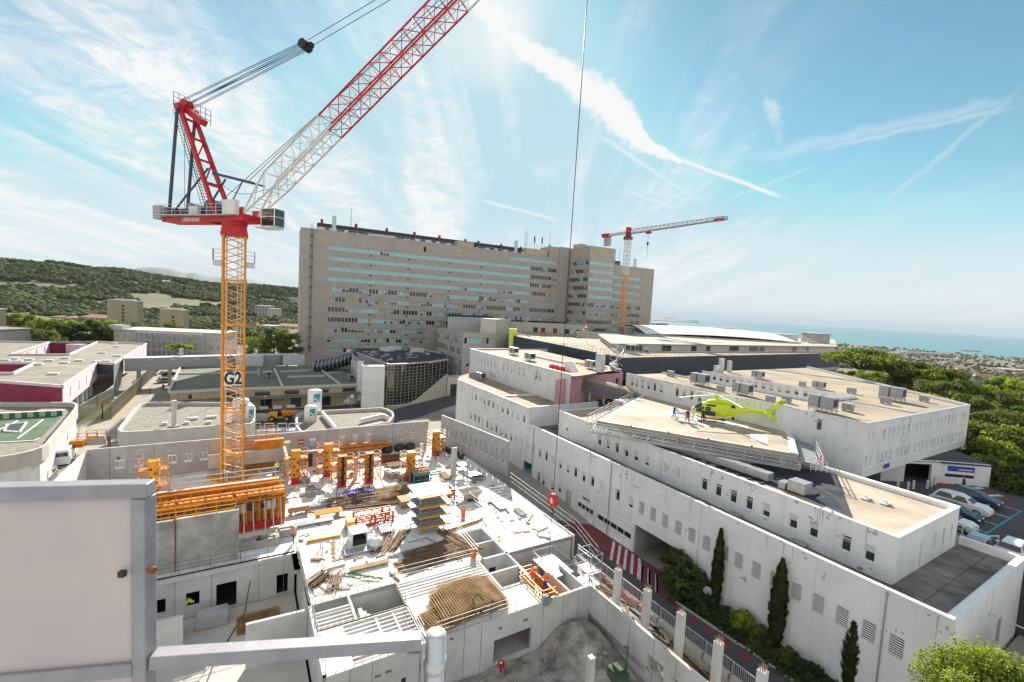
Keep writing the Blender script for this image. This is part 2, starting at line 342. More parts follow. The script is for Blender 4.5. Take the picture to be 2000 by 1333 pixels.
def facade(g, P0, P1, z0, z1, ops=(), mi=0, th=.22, back=False, mrv=None):
    """wall sheet P0->P1 with rectangular openings (u0,u1,za,zb); outward side is on the right of the direction"""
    P0 = V((P0[0], P0[1])); P1 = V((P1[0], P1[1])); d = P1-P0; L = d.length; d /= L; n = V((d.y, -d.x)); mrv = mi if mrv is None else mrv
    us = sorted(set([0, L]+[x for o in ops for x in o[:2]])); zs = sorted(set([z0, z1]+[x for o in ops for x in o[2:4]]))
    us = [u for u in us if 0 <= u <= L]; zs = [z for z in zs if z0 <= z <= z1]
    def P(u, z, k=0.): q = P0+d*u-n*k; return (q.x, q.y, z)
    for i in range(len(us)-1):
        cu = (us[i]+us[i+1])/2; j = 0
        while j < len(zs)-1:
            hole = lambda jj: any(o[0] < cu < o[1] and o[2] < (zs[jj]+zs[jj+1])/2 < o[3] for o in ops)
            if hole(j): j += 1; continue
            e = j
            while e+1 < len(zs)-1 and not hole(e+1): e += 1
            g.quad(P(us[i], zs[j]), P(us[i+1], zs[j]), P(us[i+1], zs[e+1]), P(us[i], zs[e+1]), mi)
            if back: g.quad(P(us[i], zs[j], th), P(us[i+1], zs[j], th), P(us[i+1], zs[e+1], th), P(us[i], zs[e+1], th), mi)
            j = e+1
    for a, b, c, e in ops:
        for q in (((a, c), (b, c)), ((b, c), (b, e)), ((b, e), (a, e)), ((a, e), (a, c))):
            (x0, y0), (x1, y1) = q; g.quad(P(x0, y0), P(x1, y1), P(x1, y1, th), P(x0, y0, th), mrv)
    if back:
        for q in (((0, z0), (L, z0)), ((L, z0), (L, z1)), ((L, z1), (0, z1)), ((0, z1), (0, z0))):
            (x0, y0), (x1, y1) = q; g.quad(P(x0, y0), P(x1, y1), P(x1, y1, th), P(x0, y0, th), mi)
    return P
def window(par, P, u, z, w_, h, kind='glass', dep=.16, sill=True, name='window', bars=1, frame='white_trim'):
    """P(u,z,depth) maps the wall; one pane mesh with its frame as a child"""
    g = G(); a, b, c, e = u-w_/2, u+w_/2, z-h/2, z+h/2; fw = .06
    if kind == 'blind': g.quad(P(a, c, dep), P(b, c, dep), P(b, e, dep), P(a, e, dep), 1)
    elif kind == 'half':
        m_ = c+h*random.choice([.25, .4, .55]); g.quad(P(a, c, dep), P(b, c, dep), P(b, m_, dep), P(a, m_, dep), 0); g.quad(P(a, m_, dep), P(b, m_, dep), P(b, e, dep), P(a, e, dep), 1)
    else: g.quad(P(a, c, dep), P(b, c, dep), P(b, e, dep), P(a, e, dep), 0)
    o = g.build(name, ['glass', 'blind'], par)
    f = G()
    def bar(u0, u1, z_0, z_1, k0, k1):
        pts = [P(u0, 0, k0), P(u1, 0, k0), P(u1, 0, k1), P(u0, 0, k1)]; f.prism([q[:2] for q in pts], z_0, z_1)
    bar(a, a+fw, c, e, dep-.05, dep-.002); bar(b-fw, b, c, e, dep-.05, dep-.002); bar(a+fw, b-fw, c, c+fw, dep-.05, dep-.002); bar(a+fw, b-fw, e-fw, e, dep-.05, dep-.002)
    if bars: bar(a+fw, b-fw, c+h*.78, c+h*.78+.05, dep-.045, dep-.004)
    if sill: bar(a-.06, b+.06, c-.07, c-.003, -.07, dep)
    f.build('frame', frame, o)
    return o
# ================================================================ terrain, sea, hills
RIDGE = [(-64, 60), (-48.6, 60), (-46.4, 64), (-44.5, 61), (-43, 57), (-40.8, 59), (-38.5, 52), (-36, 50), (-33.4, 43), (-30.6, 42), (-26, 40), (-18, 25), (-8, 0), (64, 0)]
def interp(tb, x):
    if x <= tb[0][0]: return tb[0][1]
    for (a, b), (c, d) in zip(tb, tb[1:]):
        if x <= c: return b+(d-b)*(x-a)/(c-a)
    return tb[-1][1]
LEFT = [(0, 0), (165, 0), (340, -9), (560, -8), (720, 6)]
RIGHT = [(0, 0), (55, 0), (85, 5.5), (140, 5), (230, -3), (400, -16), (700, -36), (1300, -62), (2500, -92), (4700, -121), (9000, -200)]
def terr(x, y):
    d = hypot(x, y); a = math.degrees(atan2(x, y))
    s_, t_ = toST((x, y))
    if -62 < s_ < 60 and -51.6 < t_ < -8.4: return -4.
    hl = interp(LEFT, d)
    if d > 560:
        rd = interp(RIDGE, a); k = min(1, max(0, (d-620)/680)); k = k*k*(3-2*k)
        hl = -8+(rd+8)*k if d < 1300 else rd-(d-1300)*.05
        hl += (mnoise.noise(V((x/160, y/160, 0)))*9+mnoise.noise(V((x/60, y/60, 3)))*3)*min(1, k*1.6)*(1-.55*max(0, k-.75)*4)
    hr = interp(RIGHT, d)+(mnoise.noise(V((x/220, y/220, 5)))*7*min(1, max(0, (d-300)/500)))
    k = min(1, max(0, (a+6)/14)); return hl*(1-k)+hr*k-.06
def ground_at(px, py, dmin=60):
    r = ray(px, py); k = hypot(r.x, r.y); d = dmin
    while d < 9000:
        z = HC+r.z/k*d
        if z <= terr(r.x/k*d, r.y/k*d): break
        d *= 1.012
    return V((r.x/k*d, r.y/k*d, terr(r.x/k*d, r.y/k*d)))
g = G(); ds = [4+2.5*i for i in range(26)]
while ds[-1] < 5600: ds.append(ds[-1]*1.055)
azs = [-66+i*.75 for i in range(int(132/.75)+1)]
for a in azs:
    for d in ds: x = sin(R(a))*d; y = cos(R(a))*d; g.v.append((x, y, terr(x, y)))
nd_ = len(ds)
for i in range(len(azs)-1):
    for j in range(nd_-1):
        k = i*nd_+j; g.f.append((k, k+nd_, k+nd_+1, k+1)); d = ds[j]; a = azs[i]; g.m.append(0 if d < 200 else (1 if a < 0 and d > 560 else 2))
g.build('ground', ['ground', 'hill', 'town_ground'], smooth=True, kind='structure', origin=(0, 0, 0))
g = G(); g.quad((-60000, 3000, -118), (60000, 3000, -118), (60000, 75000, -118), (-60000, 75000, -118)); g.build('sea', 'sea', kind='structure', origin=(0, 3000, -118))
# far mountains: two long bodies beyond the hill
def massif(name, prof, d0, depth):
    g = G(); nx = len(prof)*4; rows = []
    for k in range(9):
        t = k/8; hk = sin(pi*t)**.8; row = []
        for i in range(nx):
            f = i/(nx-1)*(len(prof)-1); a = int(min(f, len(prof)-2)); px = prof[a][0]+(prof[a+1][0]-prof[a][0])*(f-a); py = prof[a][1]+(prof[a+1][1]-prof[a][1])*(f-a)
            q = atd(px, py, d0+depth*(t-.5)); top = atd(px, py, d0).z+mnoise.noise(V((i*.3, k*.7, d0)))*d0*.0012
            row.append((q.x, q.y, -60+(top+60)*hk))
        g.v += row
    for k in range(8):
        for i in range(nx-1): a = k*nx+i; g.f.append((a, a+1, a+nx+1, a+nx)); g.m.append(0)
    return g.build(name, 'mountain', smooth=True, kind='structure')
massif('mountains', [(150, 560), (215, 534), (250, 527), (275, 523.5), (300, 522), (330, 524), (350, 529), (365, 534), (380, 532), (410, 540), (440, 543), (480, 545), (515, 553), (560, 575)], 9500, 3000)
massif('islands', [(1255, 628), (1275, 621), (1290, 618.5), (1305, 618), (1320, 622), (1345, 627), (1365, 629)], 14000, 1500)
# ================================================================ the long hospital slab
HP = V((-76.18, 160.7)); HQ = V((72.5, 238.84)); hd = (HQ-HP).normalized(); hn = V((hd.y, -hd.x)); HL = (HQ-HP).length
def hp(u, pr, z): q = HP+hd*u+hn*pr; return V((q.x, q.y, z))
hosp = thing('hospital_block', hp(HL/2, -8, 0), 'very long beige tiled hospital slab with rows of ribbon windows', 'hospital')
def hbox(g, u0, u1, p0, p1, z0, z1, mi=0, mt=None): g.prism([hp(u0, p0, 0)[:2], hp(u1, p0, 0)[:2], hp(u1, p1, 0)[:2], hp(u0, p1, 0)[:2]], z0, z1, mi, mt)
BZ = [44.9-3.72*k for k in range(10)]                                 # tops of the bands
bands = [(z-1.62, z) for z in BZ]
g = G(); e = .28
ops = [(9.15, 107.2, a, b) for a, b in bands]+[(9.15, 19.5, 6., 7.4), (83, 107.2, 46.9, 48.5)]
ops += [(44.2+3*0, 45.2, 46.2, 48.2)]
facade(g, hp(0, 0, 0), hp(108.3, 0, 0), 0, 49.8, ops, th=e)
g.quad(hp(113.4, 0, 0), hp(114, 0, 0), hp(114, 0, 49.8), hp(113.4, 0, 49.8))
facade(g, hp(128, 0, 0), hp(HL, 0, 0), 0, 49.8, [(130, 0, 0, 0)] and [(141-128-11.5, 159.8-128, a, b) for a, b in bands], th=e)
g.quad(hp(0, -15, 0), hp(0, 0, 0), hp(0, 0, 49.8), hp(0, -15, 49.8)); g.quad(hp(HL, 0, 0), hp(HL, -15, 0), hp(HL, -15, 49.8), hp(HL, 0, 49.8)); g.quad(hp(HL, -15, 0), hp(0, -15, 0), hp(0, -15, 49.8), hp(HL, -15, 49.8))
g.build('wall', 'hosp_tile', hosp)
g = G(); g.poly([hp(.2, -.2, 49.45), hp(HL-.2, -.2, 49.45), hp(HL-.2, -14.8, 49.45), hp(.2, -14.8, 49.45)])
for a, b, p, q in ((-.1, HL+.1, .1, -.25), (-.1, HL+.1, -14.75, -15.1)): hbox(g, a, b, p, q, 49.8, 50.15)
hbox(g, -.1, .3, -.25, -14.75, 49.8, 50.15); hbox(g, HL-.3, HL+.1, -.25, -14.75, 49.8, 50.15)
g.build('roof', 'concrete', hosp)
g = G()                                                                # lift tower and pier
hbox(g, 103.1, 113.4, -9, 0, 49.5, 55); hbox(g, 108.3, 113.4, -1, .9, 0, 55.2); hbox(g, 122, 126, -9, -3, 55, 58.6)
g.build('stair_tower', 'hosp_tile', hosp)
g = G()
wops = [(1, 15.2, a, b) for a, b in [(46.9, 48.5)]+bands]
facade(g, hp(113.9, 0, 0), hp(113.9, 16, 0), 0, 55, wops, th=e); facade(g, hp(113.9, 16, 0), hp(128, 16, 0), 0, 55, [(.3, 14, a, b) for a, b in [(46.9, 48.5)]+bands], th=e)
g.quad(hp(128, 16, 0), hp(128, 0, 0), hp(128, 0, 55), hp(128, 16, 55)); g.quad(hp(113.9, -9, 49.5), hp(113.9, 0, 49.5), hp(113.9, 0, 55), hp(113.9, -9, 55)); g.quad(hp(128, 0, 49.5), hp(128, -9, 49.5), hp(128, -9, 55), hp(128, 0, 55)); g.quad(hp(128, -9, 49.5), hp(113.9, -9, 49.5), hp(113.9, -9, 55), hp(128, -9, 55))
g.poly([hp(113.9, 16, 54.7), hp(128, 16, 54.7), hp(128, -9, 54.7), hp(113.9, -9, 54.7)])
g.build('wing', 'hosp_tile', hosp)
PN = ['pane_cyan', 'pane_grey', 'pane_dark', 'pane_cream', 'alu']
def band(fP, u0, u1, z0, z1, probs, name='window_band', step=1.2):
    g = G(); n = max(1, round((u1-u0)/step)); s = (u1-u0)/n; k = random.choices(range(4), probs)[0]; run = 0
    for i in range(n):
        pr = probs(i/n) if callable(probs) else probs
        if run <= 0: k = random.choices(range(4), pr)[0]; run = random.choice([1, 1, 2, 2, 3, 5]) if pr[0] < .8 else 3
        run -= 1; a = u0+i*s; b = a+s
        if k == 1 and random.random() < .4:
            zm = z0+(z1-z0)*random.uniform(.3, .7); g.quad(fP(a, z0), fP(b, z0), fP(b, zm), fP(a, zm), 2); g.quad(fP(a, zm), fP(b, zm), fP(b, z1), fP(a, z1), 1)
        else: g.quad(fP(a, z0), fP(b, z0), fP(b, z1), fP(a, z1), k)
        q0 = fP(a, z0, -.1); q1 = fP(a+.13, z0, -.1); q2 = fP(a+.13, z0, .0); q3 = fP(a, z0, 0.)
        g.prism([q0[:2], q1[:2], q2[:2], q3[:2]], z0, z1, 4)
    return g.build(name, PN, hosp)
fm = lambda pr, o=0: (lambda u, z, k=0.: tuple(hp(u+o, pr-.2-k, z)))
band(fm(0), 83, 107.2, 46.9, 48.5, (.55, .25, .2, 0))
for i, (a, b) in enumerate(bands):
    mixd = (.05, .4, .42, .13)
    if i < 4:
        band(fm(0), 9.15, 93.5, a, b, (.97, .02, .01, 0)); band(fm(0), 93.5, 107.2, a, b, (.08, .32, .55, .05))
    elif i < 8: band(fm(0), 9.15, 107.2, a, b, (.16, .42, .22, .2))
    else: band(fm(0), 9.15, 107.2, a, b, (.2, .46, .27, .07))
    band(fm(0), 129.5, 159.8, a, b, (.95, .03, .02, 0) if i < 4 else mixd)
band(fm(0), 9.15, 19.5, 6., 7.4, (.1, .2, .6, .1))
fw = lambda u, z, k=0.: tuple(hp(114.1+k, u, z))
for i, (a, b) in enumerate([(46.9, 48.5)]+bands):
    band(fw, 1, 15.2, a, b, (.05, .38, .52, .05)); band(fm(16, 113.9), .3, 14, a, b, (.95, .03, .02, 0) if i < 5 else (.05, .4, .4, .15))
g = G()                                                                # little vents under the bands
for (a, b) in bands:
    for u in (23.5, 38, 55, 69): g.prism([hp(u, .03, 0)[:2], hp(u+.9, .03, 0)[:2], hp(u+.9, -.1, 0)[:2], hp(u, -.1, 0)[:2]], a-.95, a-.5)
g.build('vents', 'dark', hosp)
g = G(); u_ = 44.2; hbox(g, 44.2, 45.2, -.25, -.2, 46.2, 48.2); g.build('hatch', 'dark_void', hosp)
for u in (50, 59, 68, 77, 86): g = G(); hbox(g, u, u+1, .02, -.1, 47.5, 48.3); g.build('small_window', 'pane_grey', hosp)
g = G()
for k in range(12): hbox(g, -.04, .06, -8.2, -7.3, 8+3.6*k, 9.6+3.6*k)
g.build('end_windows', 'blind', hosp)
g = G(); p = hp(3.4, .35, 0)                                            # caged ladder on the facade
for o in (-.3, .3): a = hp(3.4+o, .4, 6); g.beam(a, a+V((0, 0, 46)), .08)
for k in range(46): g.beam(hp(3.1, .4, 6.5+k), hp(3.7, .4, 6.5+k), .05)
for k in range(12): hbox(g, 2.9, 3.9, 0, 1.1, 8+3.6*k, 8.08+3.6*k)
g.build('ladder', 'dark', hosp)
g = G()                                                                # roof plant: dark louvred screen with red vent stacks
hbox(g, 5.5, 97, -5, -8, 51.2, 53.2)
for k in range(24): hbox(g, 5.6+k*3.9, 5.8+k*3.9, -4.8, -8.2, 49.5, 51.2)
hbox(g, 132, 150, -6, -9, 51, 53); g.build('plant_screen', 'dark', hosp)
g = G()
for u in (6.5, 18.5, 30, 41, 51.5, 63, 69, 80, 90, 98): hbox(g, u, u+.9, -4.3, -5, 50, 54.6-.01*u)
g.build('red_vents', 'dark_red', hosp)
g = G()
for u in (11, 87, 104.5): g.tube(hp(u, -3, 49.5), hp(u, -3, 56), .75, 10)
g.tube(hp(158, -4, 49.5), hp(158, -4, 55), .8, 10)
for i in range(20):
    u = 5+i*4.4+random.random(); hbox(g, u, u+random.uniform(1, 2.6), -1.6, -3.2, 49.5, 50.6+random.random()*.7)
for u in (23, 27): g.tube(hp(u, -2, 50.3), hp(u+6, -2, 50.5), .7, 8)
g.build('roof_ducts', 'galv', hosp)
g = G(); hbox(g, 58.5, 66, -1.2, -6, 49.5, 52.4); hbox(g, 91, 102.5, -1.2, -8, 49.5, 53); g.build('roof_hut', 'town_beige', hosp)
g = G()
for a, b in ((1, 57), (67, 90), (129, 167)):
    for z in (50.5, 51.1): g.beam(hp(a, -.3, z), hp(b, -.3, z), .06)
    u = a
    while u < b: g.beam(hp(u, -.3, 49.8), hp(u, -.3, 51.1), .05); u += 2
g.build('roof_railing', 'galv', hosp)
g = G()
for u, pr, z0, h in ((17, -4, 53, 7), (91.5, -3, 53, 9), (93, -4, 53, 8), (97, -4, 53, 6.5), (101, -4, 53, 6), (104, -2, 55, 7), (119, -3, 55, 3), (149, -6, 50, 10)): g.tube(hp(u, pr, z0-3), hp(u, pr, z0+h), .13 if h > 5 else .08, 5, 0, .05)
for u in (97, 101): g.tube(hp(u, -4, 56.5), hp(u, -4, 59), .32, 6); [g.beam(hp(u, -4, 57), hp(u+o, -4, 53), .07) for o in (-3, 3)]
g.build('antennas', 'dark', hosp)
# ================================================================ helpers for the white clinic
def ac_unit(s, t, z, label, rz=None, big=True, k=1.):
    k *= .78; rz = RA if rz is None else rz; c = W(s, t, z); o = thing('air_conditioner', c, label, 'air conditioner', 'roof air conditioners')
    x = V((cos(rz), sin(rz), 0)); y = V((-sin(rz), cos(rz), 0)); gp = lambda a, b, h: c+x*a*k+y*b*k+V((0, 0, h*k))
    g = G()
    if big:
        g.box(gp(-.75, 0, 1.25), (1.3*k, 1.5*k, 1.4*k), rz); g.box(gp(.75, .1, 1.2), (1.1*k, 1.3*k, 1.5*k), rz); g.box(gp(.04, 0, 1.1), (.3*k, 1*k, .5*k), rz); g.build('cabinet', 'steel_grey', o)
        g = G(); g.box(gp(-.75, -.76, 1.25), (1.*k, .03*k, 1.*k), rz); g.box(gp(.75, -.56, 1.2), (.8*k, .03*k, .9*k), rz); g.box(gp(-1.41, 0, 1.25), (.03*k, 1.1*k, .9*k), rz); g.build('grille', 'dark', o)
        g = G()
        for a in (-1.3, -.2, .3, 1.2):
            for b in (-.6, .6): g.beam(gp(a, b, 0), gp(a, b, .56), .09*k)
        for b in (-.6, .6): g.beam(gp(-1.5, b, .3), gp(1.4, b, .3), .09*k)
        g.build('stand', 'galv', o)
    else:
        g.box(gp(0, 0, .65), (1.3*k, .8*k, .9*k), rz); g.build('cabinet', 'steel_grey', o)
        g = G(); g.box(gp(-.1, -.41, .65), (.75*k, .03*k, .65*k), rz); g.build('grille', 'dark', o)
        g = G()
        for a in (-.5, .5): g.beam(gp(a, -.4, .08), gp(a, .4, .08), .16*k)
        g.build('stand', 'galv', o)
    return o
def rail(g, pts, h=1.05, n=2, r=.035, step=1.8, closed=False, mi=0, z0=0.):
    for p, q in zip(pts, pts[1:]+([pts[0]] if closed else [])):
        p = V(p); q = V(q); L = (q-p).length; m = max(1, round(L/step))
        for k in range(m+1): a = p+(q-p)*(k/m); g.beam(a+V((0, 0, z0)), a+V((0, 0, h)), r*1.5, mi=mi)
        for k in range(n): z = h*(k+1)/n; g.beam(p+V((0, 0, z)), q+V((0, 0, z)), r*1.4, mi=mi)
def marks(par, P0, P1, za, zb, n):
    g = G(); d = (P1-P0); L = d.length; d.normalize(); nn = V((d.y, -d.x, 0))*.006
    for k in range(n):
        u = random.random()*L; z = zb-(zb-za)*random.random()**2.2; w_ = random.uniform(.08, .4); h = random.uniform(.06, .3); c = P0+d*u+nn
        for q in range(random.choice([1, 2, 4])):
            o = V((0, 0, z+random.uniform(-.3, .3)))+d*random.uniform(-.5, .5); m = random.randint(5, 7); g.poly([c+o+d*(cos(i*2*pi/m)*w_*random.uniform(.2, .6))+V((0, 0, sin(i*2*pi/m)*h*random.uniform(.3, .7))) for i in range(m)], 0)
        if k % 3 == 0: x = random.uniform(.02, .07); l = random.uniform(.6, 2.); b_ = P0+d*u+nn*.8; g.quad(b_+V((0, 0, zb-l)), b_+d*x*.4+V((0, 0, zb-l)), b_+d*x+V((0, 0, zb)), b_-d*x*.3+V((0, 0, zb)), 1)
    return g.build('peeling_paint', ['concrete', 'town_grey'], par, kind='stuff')
# ================================================================ white clinic: long lower wing with garages
wing = thing('clinic_wing', W(37, 0, 0), 'long low white wing with garage doors and rows of louvres along the striped road', 'hospital wing')
row2 = [67.12-1.645*k for k in range(23)]+[28.2, 26.15]
row2 = [s for s in row2 if not 28.6 < s < 30.5]
louv = [24.55, 22.97, 21.38, 19.78, 18.19, 16.62, 14.8, 13.45, 11.88, 10.32, 8.72, 7.14, 5.58, 3.97, 2.45, .9]
row3 = [67.12-1.665*k for k in range(12)]
S0 = 74.
ops = []; wl = []; U = lambda s: S0-s
for s in row2: wl.append(('w', s, 5.3, .7, 1.3))
for s in louv: wl.append(('l', s, 5.33, .78, 1.42))
for s in row3: wl.append(('w', s, 9.05, .7, 1.3))
for s in (44.05, 42.8, 40.7): wl.append(('g', s, 1.75, .75, 1.5))
wl.append(('w', 38.95, 1.9, .7, 1.1))
ops = [(U(s)-w_/2, U(s)+w_/2, z-h/2, z+h/2) for _, s, z, w_, h in wl if z < 8]
ops += [(U(48.3), U(45.9), -.1, 2.95), (U(37.75), U(36.4), .05, 2.65), (U(35.2), U(32.), .1, 3.2), (U(31.45), U(25.7), .1, 3.3), (U(25.3), U(19.2), -.6, 3.2)]
g = G(); P = facade(g, W(S0, 0, 0), W(0, 0, 0), -1.5, 8.7, ops)
facade(g, W(S0, 0, 0), W(47.8, 0, 0), 8.7, 11.13, [(U(s)-w_/2, U(s)+w_/2, z-h/2, z+h/2) for _, s, z, w_, h in wl if z > 8])
facade(g, W(0, 0, 0), W(0, 15.8, 0), -1.5, 8.7, [(10.2, 11.3, 3.2, 5.4)])
facade(g, W(47.8, 0, 0), W(47.8, 13.9, 0), 8.0, 11.13)
facade(g, W(90, 7, 0), W(S0, 0, 0), -1.5, 11.13)
g.quad(W(0, 15.8, 0), W(4, 15.8, 0), W(4, 15.8, 8.7), W(0, 15.8, 8.7))
g.build('wall', 'white_render', wing); marks(wing, W(S0, 0, 0), W(0, 0, 0), 3.4, 8.6, 60); marks(wing, W(S0, 0, 0), W(48, 0, 0), 7, 11, 30)
g = G()
for s in (45.8, 29.4, 3.2): g.tube(W(s, -.07, -.5), W(s, -.07, 8.6), .05, 6)
g.build('downpipe', 'steel_grey', wing)
g = G()
for s in (60.5, 47.8, 33.2, 17.4): g.quad(W(s, -.004, .2), W(s+.05, -.004, .2), W(s+.05, -.004, 8.6), W(s, -.004, 8.6))
g.build('wall_joint', 'concrete', wing)
g = G(); g.sbox(.25, 3.75, .25, 15.5, 7.9, 8.1); g.sbox(3.75, 47.8, .25, 2.5, 7.9, 8.0); g.sbox(43.3, 47.8, 2.5, 14, 7.8, 7.95); g.build('terrace', 'terrace', wing); g = G(); [g.sbox(.4, 3.7, t, t+.04, 8.1, 8.106) for t in (2.5, 5, 7.5, 10, 12.6)]; g.sbox(1.9, 1.94, .5, 15.4, 8.1, 8.107); [g.sbox(s, s+.03, .45, 2.4, 8.0, 8.007) for s in range(6, 43, 4)]; g.build('terrace_joints', 'dark', wing)
g = G(); g.poly([W(47.8, .2, 10.75), W(47.8, 13.9, 10.75), W(56, 18, 10.75), W(60, 7.4, 10.75), W(84, 8.2, 10.75), W(80, 3, 10.75), W(73.8, .2, 10.75)]); g.build('roof', 'roof_tan', wing)
g = G(); c_ = .16
g.sbox(-.05, 47.8, -.05, .3, 8.7, 8.78); g.sbox(-.05, .3, .3, 15.8, 8.7, 8.78); g.sbox(.3, 3.75, 15.5, 15.85, 7.9, 8.78)
g.sbox(47.75, 74, -.05, .3, 11.13, 11.2); g.sbox(47.75, 48.1, .3, 13.9, 11.13, 11.2); g.sbox(.0, 47.8, .26, .42, 8.0, 8.7); g.sbox(.26, .42, .42, 15.5, 8.0, 8.7)
g.sbox(57.2, 57.6, .3, 14, 10.75, 11.0)
g.build('coping', 'white_trim', wing)
for k, s, z, w_, h in wl:
    if k == 'w': window(wing, P, U(s), z, w_, h, random.choice(['half', 'half', 'blind', 'glass']))
    elif k == 'g': window(wing, P, U(s), z, w_, h, 'half')
    else:
        g = G(); g.quad(P(U(s)-w_/2, z-h/2, .2), P(U(s)+w_/2, z-h/2, .2), P(U(s)+w_/2, z+h/2, .2), P(U(s)-w_/2, z+h/2, .2), 1)
        for q in range(9):
            zz_ = z-h/2+.06+q*h/9; a = P(U(s)-w_/2, zz_, .03); b = P(U(s)+w_/2, zz_, .03); c = P(U(s)+w_/2, zz_+.06, .05); d = P(U(s)-w_/2, zz_+.06, .05); g.quad(a, b, c, d, 0)
        g.build('louvre', ['white_trim', 'dark'], wing)
for s0, s1, zb, zt, txt in ((35.2, 32., .1, 3.2, 1), (31.45, 25.7, .1, 3.3, 0)):
    g = G(); g.quad(P(U(s0), zb, .15), P(U(s1), zb, .15), P(U(s1), zt, .15), P(U(s0), zt, .15)); n = 4
    for q in range(1, n): zz_ = zb+(zt-zb)*q/n; g.quad(P(U(s0), zz_, .14), P(U(s1), zz_, .14), P(U(s1), zz_+.025, .14), P(U(s0), zz_+.025, .14), 1)
    o = g.build('garage_door', ['white_trim', 'steel_grey'], wing)
    m = 5 if s0-s1 > 4 else 4; dw = (s0-s1-.2)/m; g = G()
    for q in range(m): a = U(s0)+.1+q*dw+.06; g.quad(P(a, 1.2, .13), P(a+dw-.12, 1.2, .13), P(a+dw-.12, 1.75, .13), P(a, 1.75, .13))
    g.build('door_glass', 'glass', o)
    if txt: SMUR_PARENT = o
g = G(); g.quad(P(U(37.75), .05, .15), P(U(36.4), .05, .15), P(U(36.4), 2.65, .15), P(U(37.75), 2.65, .15), 0); g.quad(P(U(37.6), .3, .14), P(U(37.1), .3, .14), P(U(37.1), 2.4, .14), P(U(37.6), 2.4, .14), 1); g.quad(P(U(37.), .3, .14), P(U(36.5), .3, .14), P(U(36.5), 2.4, .14), P(U(37.), 2.4, .14), 1); g.build('door', ['white_trim', 'pane_grey'], wing)
g = G(); g.quad(W(48.3, .25, -.1), W(45.9, .25, -.1), W(45.9, 6, -.1), W(48.3, 6, -.1)); g.quad(W(48.3, 6, -.1), W(45.9, 6, -.1), W(45.9, 6, 2.95), W(48.3, 6, 2.95)); g.quad(W(45.9, .25, -.1), W(45.9, 6, -.1), W(45.9, 6, 2.95), W(45.9, .25, 2.95)); g.quad(W(48.3, .25, -.1), W(48.3, 6, -.1), W(48.3, 6, 2.95), W(48.3, .25, 2.95)); g.build('porch', 'teal', wing)
g = G(); g.quad(W(25.3, .2, -.1), W(25.3, 14, -.1), W(25.3, 14, 3.2), W(25.3, .2, 3.2)); g.quad(W(19.2, .2, -.1), W(19.2, 14, -.1), W(19.2, 14, 3.2), W(19.2, .2, 3.2)); g.quad(W(25.3, 14, -.1), W(19.2, 14, -.1), W(19.2, 14, 3.2), W(25.3, 14, 3.2)); g.quad(W(25.3, .2, 3.2), W(25.3, 14, 3.2), W(19.2, 14, 3.2), W(19.2, .2, 3.2)); g.build('passage', 'concrete', wing)
g = G()
for s in (34.3, 22): g.tube(W(s-4, 2.2, 8.15), W(s+5, 2.2, 8.15), .06)
g.tube(W(44, .1, 8.65), W(44, .05, 0), .06)
for s in (14.8, 9.2): g.sbox(s, s+1.2, 1.6, 2.3, 8.0, 8.35)
g.build('terrace_pipes', 'steel_grey', wing)
# ---- the storey carrying the helipad
tier = thing('clinic_upper_tier', W(22, 2.5, 8), 'white upper tier set back on the wing, below the helipad, with tan flat roof', 'hospital wing')
tw = [34.5, 32.95, 31.35, 29.75, 28.2, 26.55, 23.95, 22.3, 19.1, 17.55, 16, 14.45, 12.9, 10.63, 9.06, 6.78, 5.27]
g = G(); P = facade(g, W(43.3, 2.5, 0), W(3.75, 2.5, 0), 8, 11.47, [(43.3-s-.33, 43.3-s+.33, 8.98, 10.2) for s in tw]+[(43.3-41.3-.2, 43.3-41.3+.2, 9.1, 9.5)])
P2_ = facade(g, W(3.75, 2.5, 0), W(3.75, 14.7, 0), 8, 11.47, [(3.9, 4.7, 8.1, 10.1), (7.1, 7.5, 8.9, 10.3), (8.9, 9.3, 8.9, 10.3), (10.7, 11.1, 8.9, 10.3)])
facade(g, W(43.3, 14.7, 0), W(43.3, 2.5, 0), 7.9, 11.47); g.quad(W(43.3, 14.7, 5), W(3.75, 14.7, 5), W(3.75, 14.7, 11.47), W(43.3, 14.7, 11.47))
g.build('wall', 'white_render', tier); marks(tier, W(43.3, 2.5, 0), W(3.75, 2.5, 0), 8.2, 11.4, 46)
g = G(); g.sbox(4, 43, 2.75, 14.5, 10.8, 11.1); g.build('roof', 'roof_pad', tier); g = G(); g.poly([at(x, y, 11.108) for x, y in ((1395, 912), (1480, 905), (1560, 915), (1630, 916), (1667, 1014), (1560, 966), (1470, 938))]); g.build('painted_shade', 'roof_dark', tier); g = G(); g.poly([at(x, y, 11.112) for x, y in ((1598, 975), (1622, 967), (1640, 985), (1650, 1006), (1626, 996), (1604, 986))]); g.build('wet_patch', 'glass', tier)  # dark polygon paints the shade of the helipad and its net
g = G(); g.sbox(3.7, 43.35, 2.45, 2.75, 11.47, 11.53); g.sbox(3.7, 4., 2.75, 14.45, 11.47, 11.53); g.sbox(3.7, 43.35, 14.45, 14.75, 11.47, 11.55); g.sbox(43.05, 43.35, 2.75, 14.45, 11.47, 11.53)
g.sbox(4., 43, 2.7, 2.85, 11.1, 11.47); g.sbox(4., 43, 14.3, 14.45, 11.1, 11.47); g.sbox(3.98, 4.12, 2.85, 14.3, 11.1, 11.47); g.build('coping', 'white_trim', tier)
for i, s in enumerate(tw): window(tier, P, 43.3-s, 9.59, .66, 1.22, 'blind' if 21 < s < 25 else ('glass' if i in (2, 8, 9, 10, 11, 15) else 'half'))
for u in (7.3, 9.1, 10.9): window(tier, P2_, u, 9.6, .4, 1.4, 'blind', sill=False, bars=0)
